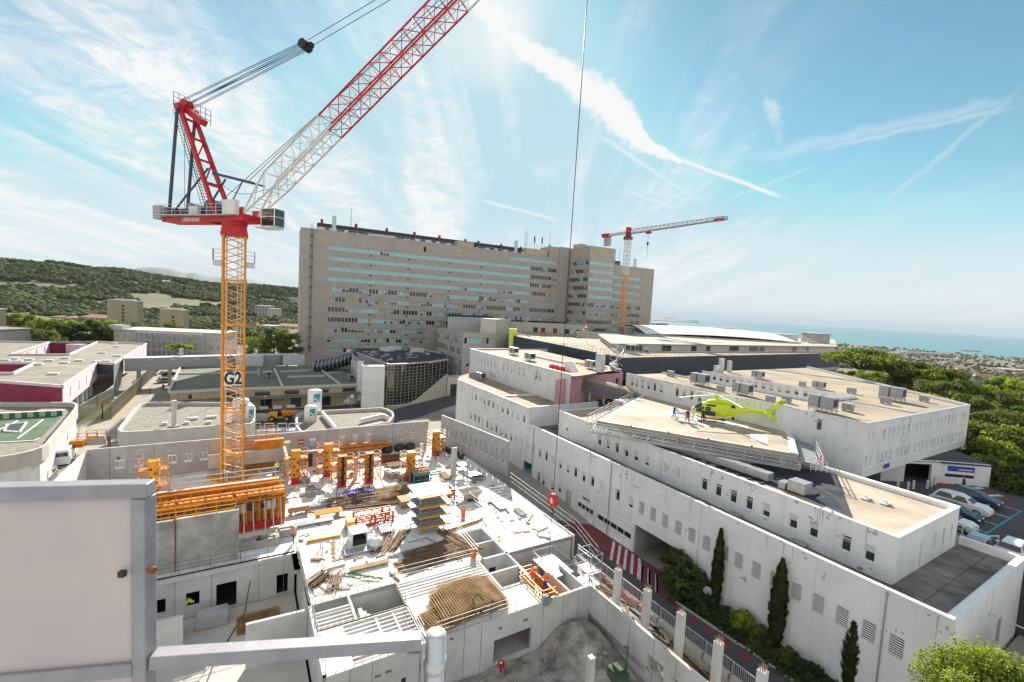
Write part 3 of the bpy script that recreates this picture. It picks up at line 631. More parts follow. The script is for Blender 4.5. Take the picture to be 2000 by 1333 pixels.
g = G(); g.quad(P2_(3.9, 8.1, .1), P2_(4.7, 8.1, .1), P2_(4.7, 10.1, .1), P2_(3.9, 10.1, .1)); g.build('door', 'white_trim', tier)
g = G()
for s, t in ((8.5, 9.8), (7.24, 10.15)): g.box(W(s, t, 11.2), (.9, .5, .12), RB); g.box(W(s, t, 11.35), (.3, .3, .3), RB)
g.build('roof_vents', 'white_trim', tier)
# ducts under the deck
du = thing('air_duct', W(17, 4.8, 11.1), 'large silver ventilation duct lying on the tier roof under the helipad', 'duct')
g = G(); arc = [W(27.0-1.15*k, 4.3+1.2*sin(k*.13), 11.6) for k in range(12)]
for a, b in zip(arc, arc[1:]): g.beam(a, b, .95, .7)
g.build('duct_run', 'steel_grey', du)
g = G(); g.sbox(11., 12.4, 4.6, 5.9, 11.3, 12.25); g.sbox(12.6, 13.2, 4.6, 5.6, 11.2, 11.8); g.build('fan_unit', 'steel_grey', du)
g = G()
for k in range(12): g.sbox(27-1.15*k, 27.15-1.15*k, 3.6, 4.9, 11.1, 11.25)
g.sbox(10.8, 11, 5, 6.8, 11.1, 11.26); g.sbox(13, 13.2, 5, 6.8, 11.1, 11.26); g.build('feet', 'dark', du)
# ---- helipad
PA, PB, PC, PD = [V(q) for q in ((43.14, 18.86), (25.48, 29.31), (14.72, 10.8), (32.28, -.27))]
pad = thing('helipad', W(29, 14.5, 11.1), 'raised tan concrete helipad deck with sloping safety net and steel railing', 'helipad')
w2 = lambda p, z: W(p.x, p.y, z)
g = G(); g.prism([w2(p, 0)[:2] for p in (PA, PB, PC, PD)], 12.45, 13.0); g.build('deck', 'roof_pad', pad)
cen = (PA+PB+PC+PD)/4
g = G()
def strip(p, q, i0, i1, z):
    d = (q-p).normalized(); n = V((d.y, -d.x)); n = n if n.dot(cen-p) > 0 else -n
    g.prism([w2(x, 0)[:2] for x in (p+n*i0, q+n*i0, q+n*i1, p+n*i1)], z, z+.006)
strip(PA, PD, .1, .55, 13.0); strip(PB, PC, .1, .75, 13.0); strip(PD, PC, .05, .3, 13.0); strip(PA, PB, .05, .25, 13.0)
for q in ([(32.3, 11.6), (33.6, 14.3), (31.5, 15.3), (30.2, 12.6)], [(28.6, 12.6), (29.6, 14.6), (24.0, 17.6), (23., 15.6)], [(28.9, 10.2), (29.9, 11.4), (25.7, 12.4), (25.2, 11.2)]): g.prism([W(a, b, 0)[:2] for a, b in q], 13.0, 13.006)
g.build('white_markings', 'road_white', pad)
g = G()
q4 = [V((21.7, 13.9)), V((20.1, 14.6)), V((18.2, 11.5)), V((19.8, 11.0))]
g.prism([W(a.x, a.y, 0)[:2] for a in q4], 13., 13.006); g.build('sign_panel', 'blind', pad)
g = G()
for k in (.25, .6): a = q4[0].lerp(q4[3], k); b = q4[1].lerp(q4[2], k); g.prism([W(x.x, x.y, 0)[:2] for x in (a.lerp(b, .12), a.lerp(b, .88), q4[0].lerp(q4[3], k+.14).lerp(q4[1].lerp(q4[2], k+.14), .88), q4[0].lerp(q4[3], k+.14).lerp(q4[1].lerp(q4[2], k+.14), .12))], 13.006, 13.012)
g.build('sign_bars', 'white_trim', pad)
def net(p, q, out=2., zi=12.75, zo=12.2, lab='safety_net'):
    d = (q-p).normalized(); n = V((d.y, -d.x)); n = n if n.dot(cen-p) < 0 else -n; g = G(); L = (q-p).length; m = round(L/1.6)
    for k in range(8):
        f = k/7; o = n*(.1+out*f); z = zi+(zo-zi)*f; g.beam(w2(p+o-d*.0, z), w2(q+o, z), .05, .05)
    for k in range(m+1):
        c = p+d*(L*k/m); g.beam(w2(c, 12.6), w2(c+n*(out+.1), zo-.1), .08, .12); e0 = c+n*(out+.1); g.beam(w2(e0, zo-.1), w2(e0, zo+1.0), .06)
    e0 = p+n*(out+.12); e1 = q+n*(out+.12)
    for z in (zo+1.0, zo+.65, zo+.3): g.beam(w2(e0, z), w2(e1, z), .055)
    g.beam(w2(e0, zo-.12), w2(e1, zo-.12), .12, .22)
    return g.build(lab, 'steel_grey', pad)
net(PD, PC); net(PA, PD, 1.0, 12.8, 12.5); 
g = G(); dn = (PB-PC).normalized(); on = V((-dn.y, dn.x)); on = on if on.dot(cen-PB) < 0 else -on
for k in range(9): z = 12.7-.18*k; c0 = PB+on*(.2+.28*k)-dn*3; g.prism([w2(x, 0)[:2] for x in (c0, c0-dn*1.2, c0-dn*1.2+on*.26, c0+on*.26)], z-.05, z)
for k in range(14): c0 = PC+on*(.3)+dn*(k*1.2); g.prism([w2(x, 0)[:2] for x in (c0, c0+dn*1.1, c0+dn*1.1+on*1.5, c0+on*1.5)], 12.3, 12.36)
g.build('service_stair', 'steel_grey', pad)
g = G(); rail(g, [w2(PC+on*1.9-dn*1.4, 12.3), w2(PB+on*1.9-dn*3, 12.3)], 1.1, 3, .04, 1.0); rail(g, [w2(PC+on*.9-dn*2., 12.1), w2(PC+on*2.2-dn*1.6, 12.1)], 1.1, 5, .03, .5); g.build('stair_rail', 'galv', pad)
g = G()
for p in (PA, PB, PC, PD):
    c = p.lerp(cen, .12); g.box(w2(c, 11.8), (.5, .5, 1.4))
for a, b in ((PA, PD), (PB, PC)):
    for k in (.3, .6): c = a.lerp(b, k).lerp(cen, .15); g.box(w2(c, 11.8), (.4, .4, 1.4))
g.sbox(40, 44, 13.5, 17.5, 8, 12.4)
g.build('supports', 'concrete', pad)
g = G()
for p, q, m in ((PD, PC, 5), (PA, PD, 4)):
    for k in range(1, m): c = p.lerp(q, k/m); g.box(w2(c, 13.06), (.14, .14, .12))
g.build('edge_lights', 'black', pad)
for (s, t), lb in (((23.1, 3.2), 'small red fire extinguisher on the net railing in front of the helipad'), ((13.3, 12.2), 'small red fire extinguisher on the right corner railing of the helipad'), ((39.8, 8.6), 'small red fire extinguisher on the left railing of the helipad')):
    g = G(); c = W(s, t, 12.5); g.tube(c, c+V((0, 0, .65)), .13, 10); g.tube(c+V((0, 0, .65)), c+V((0, 0, .78)), .05, 6); g.build('fire_extinguisher', 'red', label=lb, cat='fire extinguisher', group='fire extinguishers round the helipad')
# ---- ramp from the pad to the clinic roof
rmp = thing('access_ramp', at(1190, 755, 13), 'long sunlit ramp with grated side walkway rising from helipad to clinic roof', 'ramp')
R0, R1, R2, R3 = at(1109, 730, 15.3), at(1136, 731, 15.3), at(1266, 768, 13.0), at(1250, 772, 13.0); dz_ = V((0, 0, .3))
g = G(); g.loft([[R0-dz_, R1-dz_, R1, R0], [R3-dz_, R2-dz_, R2, R3]]); g.build('ramp_deck', 'roof_tan', rmp)
g = G(); L0, L1 = at(1048, 735, 14.2), at(1216, 783, 11.9)
for k in range(8): f = k/7; g.beam(L0.lerp(R0, f), L1.lerp(R3-dz_, f), .05, .09)
for k in range(23):
    f = k/22; a = L0.lerp(L1, f); b_ = R0.lerp(R3, f)-dz_; g.beam(a, b_, .06, .1); g.beam(a, a+V((0, 0, 1.1)), .06)
for z in (1.1, .75, .4): g.beam(L0+V((0, 0, z)), L1+V((0, 0, z)), .05)
g.beam(L0-V((0, 0, .12)), L1-V((0, 0, .12)), .14, .3); g.beam(R0-dz_, R3-dz_, .14, .3)
nR = (R1-R0); nR.z = 0; nR.normalize()
for k in range(24): c = R1.lerp(R2, k/23); g.beam(c, c+nR*.9-V((0, 0, .25)), .06)
g.beam(R1+nR*.9-V((0, 0, .25)), R2+nR*.9-V((0, 0, .25)), .06); g.beam(R1+nR*.45-V((0, 0, .12)), R2+nR*.45-V((0, 0, .12)), .05)
g.build('side_walkway', 'net_steel', rmp)
g = G()
for f in (.3, .5, .68, .86): c = L0.lerp(L1, f).lerp(R0.lerp(R3, f), .5); g.beam(V((c.x, c.y, 10.7)), c-dz_, .3); g.beam(V((c.x, c.y, 11)), c-dz_+A.to_3d()*2, .14)
g.beam(at(1110, 760, 12.2), at(1165, 786, 10.9), .5, .2); g.build('ramp_props', 'galv', rmp)
for (px, py), lb in (((1077, 726), 'leftmost'), ((1086, 728), 'middle'), ((1097, 731), 'rightmost')):
    s, t = st(px, py, 15.3); o = thing('hose_cover', W(s, t, 15.3), lb+' of the three red hose cabinets at the head of the ramp', 'hose cabinet', 'red hose cabinets by the ramp'); g = G(); kx = .8
    pr = [(-.75, 0), (.75, 0), (.75, 1.0), (.5, 1.5), (.1, 1.65), (-.5, 1.2)]
    fr = [W(s-a*kx, t-.3, 15.3+b*kx) for a, b in pr]; bk = [W(s-a*kx, t+.3, 15.3+b*kx) for a, b in pr]; g.loft([fr, bk]); g.build('cover', 'red', o)
    g = G(); c = W(s, t-.32, 15.8); g.tube(c, c-V((B.x, B.y, 0))*.05, .22, 12); g.build('badge', 'white_trim', o)
hs, ht = st(1108, 731, 15.3); g = G(); g.prism([W(a, b, 0)[:2] for a, b in ((hs+1.3, ht+.3), (hs-.9, ht+.3), (hs-.9, ht+2.), (hs+1.3, ht+2.))], 15.2, lambda p: 17.2-.75*abs(toST(p)[0]-hs-1.3)); g.build('stair_hood', 'white_trim', label='sloped white stair hood behind the red hose cabinets', cat='stair hood')
# ---- pink link wall
lk = thing('link_building', W(51, 16, 10), 'low pink rendered link wall behind the ramp', 'building'); g = G(); K0, K1 = at(1140, 734, 15.2), at(1217, 729, 15.2); Lk = hypot(K1.x-K0.x, K1.y-K0.y)
facade(g, K0, K1, 10.7, 15.2, [(Lk*.82, Lk*.9, 12.9, 14.3)], back=True, th=.4); facade(g, at(1085, 742, 15.2), K0, 10.7, 15.2); g.build('wall', 'pink', lk)
g = G(); g.poly([V((p.x, p.y, 15.0)) for p in (K0, K1, K1+A.to_3d()*9, K0+A.to_3d()*9)]); g.build('roof', 'roof_tan', lk)
# ---- upper white wing, left
uw = thing('slit_window_wing', W(70, 8, 10), 'white rear wing with small slit windows rising behind the front wing roof', 'hospital wing')
q0 = st(920, 682, 16); q1 = (50.05, 5.9); g = G(); UA, UB = W(q0[0], q0[1]+.0, 0), W(47.6, 7.6, 0); UA = W(86, 8.2, 0)
L_ = (UB-UA).length; slits = [4.5, 6.1, 7.7, 9.3, 11, 12.6, 16.2, 18, 19.6, 22.6, 24.2, 28.2, 29.6]
P = facade(g, UA, UB, 8, 16, [(u-.25, u+.25, 13.4, 14.9) for u in slits]+[(u-.25, u+.25, 11.2, 12.0) for u in (4.5, 11, 12.6)])
facade(g, W(86, 30, 0), UA, 0, 16); g.build('wall', 'white_render', uw)
for u in slits: window(uw, P, u, 14.15, .5, 1.5, 'half', bars=0)
g = G(); g.poly([UA+V((0, 0, 15.7)), UB+V((0, 0, 15.7)), W(47.6, 9, 15.7), W(53, 24, 15.7), W(86, 27, 15.7)]); g.build('roof', 'roof_tan', uw)
g = G(); g.beam(UA+V((0, 0, 16)), UB+V((0, 0, 16)), .35, .12); g.beam(UA+V((0, 0, 16)), W(86, 21, 16), .35, .12); g.sbox(60, 74, 16.6, 16.9, 15.7, 16.1); g.build('coping', 'white_trim', uw)
# ---- big two-storey block on the right
blk = thing('clinic_block', W(28, 35, 8), 'large white two storey clinic block overhanging the parking with plant on its tan roof', 'hospital wing')
upg = [.62, 1.71, 4.3, 5.54, 6.8, 8.05, 9.39, 10.74, 13.41, 14.7, 15.96, 17.26, 19.85, 21.13, 22.41, 23.72, 25.03, 26.21, 28.74, 29.75]
log = [.55, 1.64, 3.39, 4.43, 5.51, 6.62, 8.56, 9.58, 10.61, 11.65, 13.62, 14.66, 15.79, 16.88, 18.72, 19.75, 20.8, 21.86, 23.78, 24.82, 25.92, 26.98, 28.61, 29.58]
g = G(); PE = facade(g, W(12.35, 19, 0), W(12.35, 50.5, 0), 10.2, 16, [(u-.3, u+.3, 13.75, 15.05) for u in upg]+[(u-.27, u+.27, 11.2, 12.5) for u in log], th=.16)
bw = [33.26, 32.25, 31., 29.7, 28.44, 27.15, 24.13, 22.84, 21.57, 20.24, 4.6]
PW = facade(g, W(47, 19, 0), W(12.35, 19, 0), 8, 16, [(47-12.3-s-.3, 47-12.3-s+.3, 14.1, 15.4) for s in bw])
facade(g, W(12.35, 50.5, 0), W(47, 78, 0), 10.2, 16)
g.poly([W(12.35, 19, 10.2), W(12.35, 50.5, 10.2), W(47, 78, 10.2), W(47, 19, 10.2)])
cu = [32-1.335*k for k in range(15)]; PF = facade(g, W(47, 39, 0), W(21.5, 39, 0), 12.5, 16.05, [(47-12.3-s-.35, 47-12.3-s+.35, 14.6, 15.6) for s in cu])
facade(g, W(21.5, 39, 0), W(21.5, 28, 0), 12.5, 16.05); facade(g, W(21.5, 28, 0), W(47, 28, 0), 12.5, 16.05)
g.build('wall', 'white_render', blk)
marks(blk, W(47, 19, 0), W(12.35, 19, 0), 12, 15.9, 40); marks(blk, W(12.35, 19, 0), W(12.35, 50.5, 0), 10.4, 15.8, 24)
for u in upg: window(blk, PE, u, 14.4, .6, 1.3, 'blind', dep=.13, bars=0)
for u in log: window(blk, PE, u, 11.85, .54, 1.3, 'blind', dep=.13, bars=0)
for i, s in enumerate(bw): window(blk, PW, 47-12.3-s, 14.75, .6, 1.3, 'glass' if i in (4, 6, 8, 10) else 'half')
for s in cu: window(blk, PF, 47-12.3-s, 15.1, .7, 1., 'half', bars=0)
g = G(); g.poly([W(a, b, 15.72) for a, b in ((12.6, 19.2), (12.6, 28), (47, 28), (47, 19.2))]); g.poly([W(a, b, 15.72) for a, b in ((12.6, 28), (12.6, 39), (21.5, 39), (21.5, 28))]); g.poly([W(a, b, 15.72) for a, b in ((12.6, 39), (12.6, 50.4), (47, 77.6), (47, 39))]); g.poly([W(a, b, 12.5) for a, b in ((21.5, 28), (21.5, 39), (47, 39), (47, 28))]); g.build('roof', 'roof_tan', blk)
g = G(); g.sbox(12.3, 47, 18.95, 19.2, 16, 16.07); g.sbox(12.3, 12.6, 19.2, 50.5, 16, 16.07); g.beam(W(12.5, 50.4, 15.95), W(47, 77.7, 15.95), .4, .3); g.sbox(21.4, 47, 27.7, 28.05, 15.7, 15.95); g.sbox(21.2, 21.5, 27.7, 39, 15.7, 15.95); g.sbox(12.6, 21.4, 34.6, 34.8, 15.7, 15.85); g.build('coping', 'galv', blk)
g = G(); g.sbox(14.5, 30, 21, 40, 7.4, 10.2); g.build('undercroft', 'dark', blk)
g = G(); c = PE(4.6, 10.55, -.03); d_ = PE(6.3, 10.55, -.03); g.quad(PE(5.1, 10.5, -.04), PE(6.6, 10.5, -.04), PE(6.6, 11.0, -.04), PE(5.1, 11.0, -.04)); g.build('blue_sign', 'sign_blue', blk)
for (s, t, big, k, ph) in [(74.5, 5.5, 1, 1., 'on the front wing roof at its far left corner'), (56.9, 8.2, 1, .75, 'on the front wing roof above the rusty puddle stain')]: ac_unit(s, t, 10.75, 'grey air conditioner '+ph, big=big, k=k)
for (s, t, big, k, ph) in [(76.5, 14.2, 1, 1.05, 'far left on the rear wing roof near the navy wall'), (66.5, 12, 1, 1.05, 'second from left on the rear wing roof'), (54.5, 17.5, 1, 1.0, 'on the rear wing roof beside the rusty soil heap behind the ramp'), (52.6, 21.5, 0, 1.3, 'pale cabinet on the rear wing roof at the navy wall'),
    (44, 26.5, 0, 1.1, 'lone small one nearest the navy wall on the block roof'), (36, 23.5, 1, 1.2, 'big pair on the block roof straight behind the helicopter cabin'), (31.2, 21.8, 0, 1., 'low one between the two big pairs on the block roof'), (28.4, 22.5, 1, 1.1, 'big pair on the block roof above the helicopter tail boom'), (23.8, 21.3, 0, 1., 'left one of two small boxes behind the helicopter tail fin'), (23, 23.6, 0, 1., 'right one of two small boxes behind the helicopter tail fin'),
    (18.3, 22.5, 1, 1.25, 'largest pair at the front right of the block roof'), (17.2, 26.3, 0, 1.1, 'single box right of the largest pair on the block roof'), (38.4, 43, 1, .9, 'on the back roof beyond the long patio at left'), (30.5, 42.5, 0, .9, 'left of two small boxes on the back roof beyond the patio'), (28.2, 42.8, 1, .8, 'right beside two small boxes on the back roof'), (23.9, 43.5, 0, 1.05, 'small box in the middle of the back roof'), (18.9, 43.5, 1, 1.3, 'tall pair on the back roof at far right'), (17.8, 38.6, 0, 1.1, 'small box in front of the tall pair at far right'), (16.6, 48, 0, 1., 'last low one at the back edge right of the tall pair')]:
    ac_unit(s, t, 15.72, 'grey air conditioner '+ph, big=big, k=k)
g = G()
for k in range(60): a = random.gauss(0, 1); b = random.gauss(0, 1); c = W(58+a*2.6, 20.5+b*1.2, 15.7); r_ = .5*max(.1, 1-.3*hypot(a, b)); g.loft([[c+V((cos(q)*r_*1.6, sin(q)*r_*1.6, 0)) for q in [i*pi/3 for i in range(6)]], [c+V((cos(q)*r_*.5, sin(q)*r_*.5, r_*.55)) for q in [i*pi/3 for i in range(6)]]])
g.build('soil_heap', 'rust', label='rusty brown soil heap on the rear wing roof', cat='soil heap', kind='stuff')
for nm, s, t, z, rx, ry in (('roof_puddle', 53.2, 8.2, 10.757, 2.6, 1.1), ('roof_stain', 60.5, 5.2, 10.757, 2.4, 1.)):
    g = G(); pts = [W(s+cos(a)*rx*(.8+.3*mnoise.noise(V((cos(a)*2, sin(a)*2, s)))), t+sin(a)*ry*(.8+.3*mnoise.noise(V((cos(a)*2, sin(a)*2, t)))), z) for a in [i*pi/14 for i in range(28)]]; g.poly(pts)
    if nm == 'roof_puddle': g.build('roof_rust', 'rust', wing)
    else: g.build('roof_stain', 'pink', wing)
# ---- navy building behind with fenced roof terrace
nv = thing('navy_building', at(1217, 716, 16), 'dark navy clad building on columns with a fenced roof terrace', 'hospital building')
N0 = at(1003, 656, 17.4); N1 = at(1217, 699, 17.4); N2 = at(1640, 690, 17.4); N1 = V((N1.x, N1.y, 0)); N0 = V((N0.x, N0.y, 0)); N2 = V((N2.x, N2.y, 0)); dN = (N2-N1).normalized(); nb = V((-dN.y, dN.x, 0))
N3 = at(1628, 668, 17.4); N4 = at(1004, 640, 17.4)
g = G(); pl_ = [p[:2] for p in (N0, N1, N2, N3, N4)]; g.prism(pl_, 13.0, 17.3); g.build('wall', 'navy', nv)
g = G(); k1 = N1.lerp(N2, .62); g.prism([p[:2] for p in (k1-nb*.3, N2-nb*.3, N2+nb*12, k1+nb*12)], 12.2, 13.0); g.build('soffit', 'steel_grey', nv)
g = G(); g.prism([p[:2] for p in (N0, N1, N2, N3, N4)], 17.3, 17.42); q_ = [p for p in (N0, N1, N2)]; g.build('terrace', 'roof_tan', nv)
g = G(); rail(g, [N0+V((0, 0, 17.4)), N1+V((0, 0, 17.4)), N2+V((0, 0, 17.4))], 1.0, 3, .04, 1.6); g.build('terrace_fence', 'galv', nv)
for f in (.66, .72, .78, .84, .9, .96):
    g = G(); c = N1.lerp(N2, f)+nb*1.5; g.tube(c+V((0, 0, 3)), c+V((0, 0, 12.2)), .45, 12); g.build('column', 'concrete_fresh', nv)
g = G(); c = at(1402, 726, 16.); 
for (x, y, za, zb, w_) in ((1402, 726, 15.7, 18.6, .8), (1394, 726, 15.7, 17.2, .9), (1418, 724, 15.7, 18, .7)): p = at(x, y, 16.)+nb*-.6; g.box((p.x, p.y, (za+zb)/2), (w_, w_, zb-za))
g.build('wall_plant', 'galv', nv)
yd = G(); p = N0+dN*4-nb*.2; q = V((N0.x, N0.y, 0)); yd.box((q.x-.2, q.y+1.5, 16.5), (2.4, 1.4, 6)); yd.build('yellow_pier', 'lime', nv)
# roof terrace pavilion behind
pv = thing('roof_pavilion', at(1400, 668, 17.4), 'long pale flat roofed pavilion set back on the navy building terrace', 'pavilion')
PV = [at(x, y, 19.3) for x, y in ((1200, 671), (1632, 677), (1628, 663), (1172, 653))]; p0 = V((PV[0].x, PV[0].y, 0)); p1 = V((PV[1].x, PV[1].y, 0))
g = G(); g.prism([p[:2] for p in PV], 17.4, 19.1); g.build('wall', 'concrete_beige', pv)
cpv = (PV[0]+PV[1]+PV[2]+PV[3])/4; g = G(); g.prism([(cpv+(p-cpv)*1.015)[:2] for p in PV], 19.1, 19.3); g.build('roof', 'roof_pale', pv)
L_ = (p1-p0).length
for f, w_ in ((.06, 3), (.16, 3.2), (.27, 2), (.33, 1.6), (.43, 4), (.52, 4), (.57, 2.4), (.74, 2.6), (.82, 1.4)):
    g = G(); dP = (p1-p0).normalized(); nP = V((-dP.y, dP.x, 0)); c = p0+dP*L_*f-nP*.02; g.prism([q[:2] for q in (c, c+dP*w_, c+dP*w_-nP*.03, c-nP*.03)], 17.6, 18.9); g.build('window', 'glass', pv)
for i, (px, py, k, ph) in enumerate([(1235, 691, 1.3, 'first from the left'), (1262, 690, 1.0, 'second from the left'), (1300, 686, 1., 'third, by the dark doors'), (1374, 684, .9, 'in the middle'), (1398, 682, 1.3, 'right of the middle, tallest')]):
    c = at(px, py, 17.4); s, t = toST(c); ac_unit(s, t, 17.42, 'pale air conditioner on the navy terrace, '+ph, rz=RB, big=i in (0, 4), k=k)
# stepped parts between
pr_ = thing('plant_room', at(1050, 640, 22.4), 'beige plant room with dark doors left on the navy building terrace', 'plant room'); q4 = [at(x, y, 20.0) for x, y in ((998, 633), (1145, 641), (1150, 634), (985, 628))]; g = G(); g.prism([q[:2] for q in q4], 17.0, 20.0); g.build('wall', 'concrete_beige', pr_); dP = (q4[1]-q4[0]).normalized(); nP = V((dP.y, -dP.x, 0))
for f in (.3, .4, .56, .72, .86): c = q4[0].lerp(q4[1], f)+nP*.05; g = G(); g.prism([p[:2] for p in (c, c+dP*1.6, c+dP*1.6+nP*.03, c+nP*.03)], 17.0, 19.2); g.build('door', 'magenta' if f in (.4, .56) else 'dark', pr_)
g = G(); 
for k in range(26): c = q4[3].lerp(q4[2], random.random())+V((0, 1+random.random()*2, 0)); g.box((c.x, c.y, 20.3), (random.uniform(1, 4), 1.5, random.uniform(.3, .9)), random.random())
g.build('roof_plant', 'dark', pr_)
g = G(); a = at(1058, 662, 17.43); b = at(1103, 671, 17.43); c = at(1108, 662, 17.43); d = at(1085, 658, 17.43); g.prism([q[:2] for q in (a, b, c, d)], 17.425, 17.44); g.build('yellow_floor_patch', 'yellow_floor', nv)
# spiral stair and steel door at the navy wall corner
ss = thing('spiral_stair', at(1195, 727, 15.75), 'steel spiral stair beside the navy wall corner', 'stair'); c = at(1192, 724, 15.75)+nb*-1.2
g = G(); g.tube(c, c+V((0, 0, 5)), .09, 8); g.build('pole', 'galv', ss)
g = G()
for k in range(20):
    a = k*.45; z = k*.21; d = V((cos(a), sin(a), 0)); e_ = V((cos(a+.45), sin(a+.45), 0)); g.prism([q[:2] for q in (c+d*.1, c+d*1.2, c+e_*1.2, c+e_*.1)], c.z+z, c.z+z+.05)
g.build('treads', 'galv', ss); g = G(); g.path([c+V((cos(k*.45)*1.2, sin(k*.45)*1.2, k*.21+1)) for k in range(21)], .04, 5); g.build('handrail', 'galv', ss)
g = G(); c = at(1171, 727, 15.75); g.box(c+V((0, 0, 1.6)), (1.6, .8, 3.2), RA); g.build('stair_lobby', 'galv', label='pale steel door lobby left of the spiral stair at the navy wall', cat='lobby')
ws = thing('windsock', at(1143, 690, 16), 'red and white windsock on a thin mast above the navy terrace', 'windsock'); c = at(1146, 672, 17.4)
g = G(); g.tube(c, c+V((0, 0, 5.2)), .05, 6); g.build('mast', 'galv', ws)
g = G(); d = V((-.9, -.2, -1.1)).normalized(); e0 = c+V((0, 0, 5.1))
for k in range(5): g.tube(e0+d*.5*k, e0+d*.5*(k+1), .38-.045*k, 10, k % 2, .38-.045*(k+1))
g.build('sock', ['red', 'white_trim'], ws)
# ================================================================ building site
ZS = 2.5
def onT(px, py, t): r = ray(px, py); k = (t-((-OX)*B.x+(-OY)*B.y))/(r.x*B.x+r.y*B.y); return V((r.x*k, r.y*k, HC+r.z*k))
def onS(px, py, s): r = ray(px, py); k = (s-((-OX)*A.x+(-OY)*A.y))/(r.x*A.x+r.y*A.y); return V((r.x*k, r.y*k, HC+r.z*k))
def S(px, py, z=ZS): p = at(px, py, z); return V((p.x, p.y, z))
shell = thing('unfinished_building', W(42, -26, -1.3), 'unfinished concrete building shell with white slab, open rooms and perimeter walls', 'building site')
g = G()
for r_ in ((41, 61, -52, -6.8), (32.6, 41, -33, -6.9), (35.7, 41, -52, -33), (27.2, 32.6, -32.5, -17.6), (27.2, 32.6, -15, -7.2)): g.sbox(*r_, ZS-.35, ZS)
g.sbox(32.6, 35.7, -33, -32.5, ZS-.35, ZS)
g.build('slab', 'slab', shell)
g = G()
for r_ in ((19.95, 27.2, -25.8, -18.3), (19.95, 23.9, -32.3, -30.6), (19.95, 22.4, -18.3, -16.0), (23.9, 24.15, -32.3, -25.8)): g.sbox(*r_, ZS-.3, ZS)
g.build('front_slab', 'slab', shell)
g = G()
for k in range(9): g.sbox(20.1+k*.42, 20.25+k*.42, -30.6, -25.8, ZS-.25, ZS-.05)
for k in range(5): g.sbox(24.4+k*.42, 24.55+k*.42, -32.2, -29.6, ZS-.25, ZS-.05)
for k in range(6): g.sbox(24.8+k*.4, 24.95+k*.4, -25.8, -18.3, ZS-.0, ZS+.06)
g.sbox(20.0, 23.8, -28.4, -28.2, ZS-.22, ZS-.02); g.sbox(20, 23.8, -27.1, -26.95, ZS-.22, ZS-.02); g.sbox(20, 23.8, -30.5, -25.9, ZS-.55, ZS-.4)
g.build('joists', 'concrete_fresh', shell)
fo = [(12.15, 15.55, -1.15, .72), (8.45, 8.75, 2.0, 2.2), (12.5, 12.8, 1.4, 1.65), (14.7, 15.15, 1.35, 1.6), (7.7, 8.26, -1.04, .65), (3.2, 3.6, 1.2, 1.4), (3.9, 4.3, 1.25, 1.45), (5.0, 6.3, -1.3, .5)]
g = G(); PFR = facade(g, W(19.7, -32.5, 0), W(19.7, -11, 0), -1.6, ZS, fo, back=True, th=.25)
g.build('front_wall', 'concrete_fresh', shell)
g = G()
for u in (1.6, 3.0, 6.9, 9.6, 11., 16.6, 18.6, 20.2): g.quad(PFR(u, -1.5, -.004), PFR(u+.04, -1.5, -.004), PFR(u+.04, 2.4, -.004), PFR(u, 2.4, -.004))
for s in (17.5, 15, 12.6, 10.6, 6.5, 3): g.quad(W(s, -11.004, -1.5), W(s+.04, -11.004, -1.5), W(s+.04, -11.004, 2.4), W(s, -11.004, 2.4))
for q in ((PFR(12.1, -1.15, .3), PFR(15.6, -1.15, .3)),): g.quad(*[V((p[0], p[1], z)) for p, z in ((q[0], 2.3), (q[1], 2.3), (q[1], 2.34), (q[0], 2.34))])
g.build('panel_joint', 'rail_steel', shell)
g = G(); facade(g, W(19.7, -11, 0), W(-6, -11, 0), -1.6, ZS, [(6.5, 8.1, -.15, 1.1), (8.75, 11.5, -1.6, 1.0)], back=True, th=.25); g.build('retaining_wall', 'concrete_fresh', shell)
g = G(); facade(g, W(35.7, -32.5, 0), W(19.7, -32.5, 0), -1.6, ZS, back=True, th=.2); g.build('west_wall', 'concrete_fresh', shell)
dops = [(-1+2.75-6, 3.8-6, -.4, .82)]
dw0 = W(35.7, -56, 0); g = G()
PD_ = facade(g, dw0, W(35.7, -32.7, 0), -1.6, ZS, [(10+a, 10+b, c, d) for a, b, c, d in ((2.2, 3.8, -.4, .82), (5.15, 6.08, -.37, .83), (7.26, 8.74, -1.25, .99), (11.85, 12.77, -1.2, .62))], back=True, th=.22); g.build('courtyard_wall', 'concrete_fresh', shell)
g = G()
for u in (11.6, 14.4, 16.9, 20.4, 22.4): g.quad(PD_(u, -1.2, -.004), PD_(u+.035, -1.2, -.004), PD_(u+.035, 2.1, -.004), PD_(u, 2.1, -.004))
g.build('panel_joint', 'rail_steel', shell)
g = G()
for q in ((27.2, 27.45, -32.3, -7.2), (24, 24.2, -32.3, -25.8), (27.2, 32.6, -17.7, -17.5), (27.2, 32.6, -15.1, -14.9), (29.85, 30.05, -17.5, -15.1), (32.5, 32.7, -17.7, -14.9), (22.6, 27.2, -18.2, -18), (22.6, 27.2, -15.1, -14.9), (22.6, 22.8, -18, -15.1), (24.9, 25.1, -18, -15.1), (19.9, 24, -25.9, -25.7), (24.2, 27.2, -29.7, -29.5), (20, 23, -13.2, -13), (20, 23.5, -11.6, -11.4)):
    g.sbox(*q, -1.3, ZS-.0+(.004 if q[0] == 27.2 else 0) if q[0] != 25.7 else ZS)
for k in range(8): g.sbox(24.4, 25.6, -29.2+k*.32, -28.9+k*.32, -1.3, 2.3-k*.32)
g.build('room_walls', 'concrete_fresh', shell)
g = G(); g.sbox(25., 27.2, -16.6, -16.1, -.4, 1.4) if 0 else None
g.quad(W(27.18, -16.9, -.6), W(27.18, -16.2, -.6), W(27.18, -16.2, 1.5), W(27.18, -16.9, 1.5)); g.build('doorway', 'dark_void', shell)
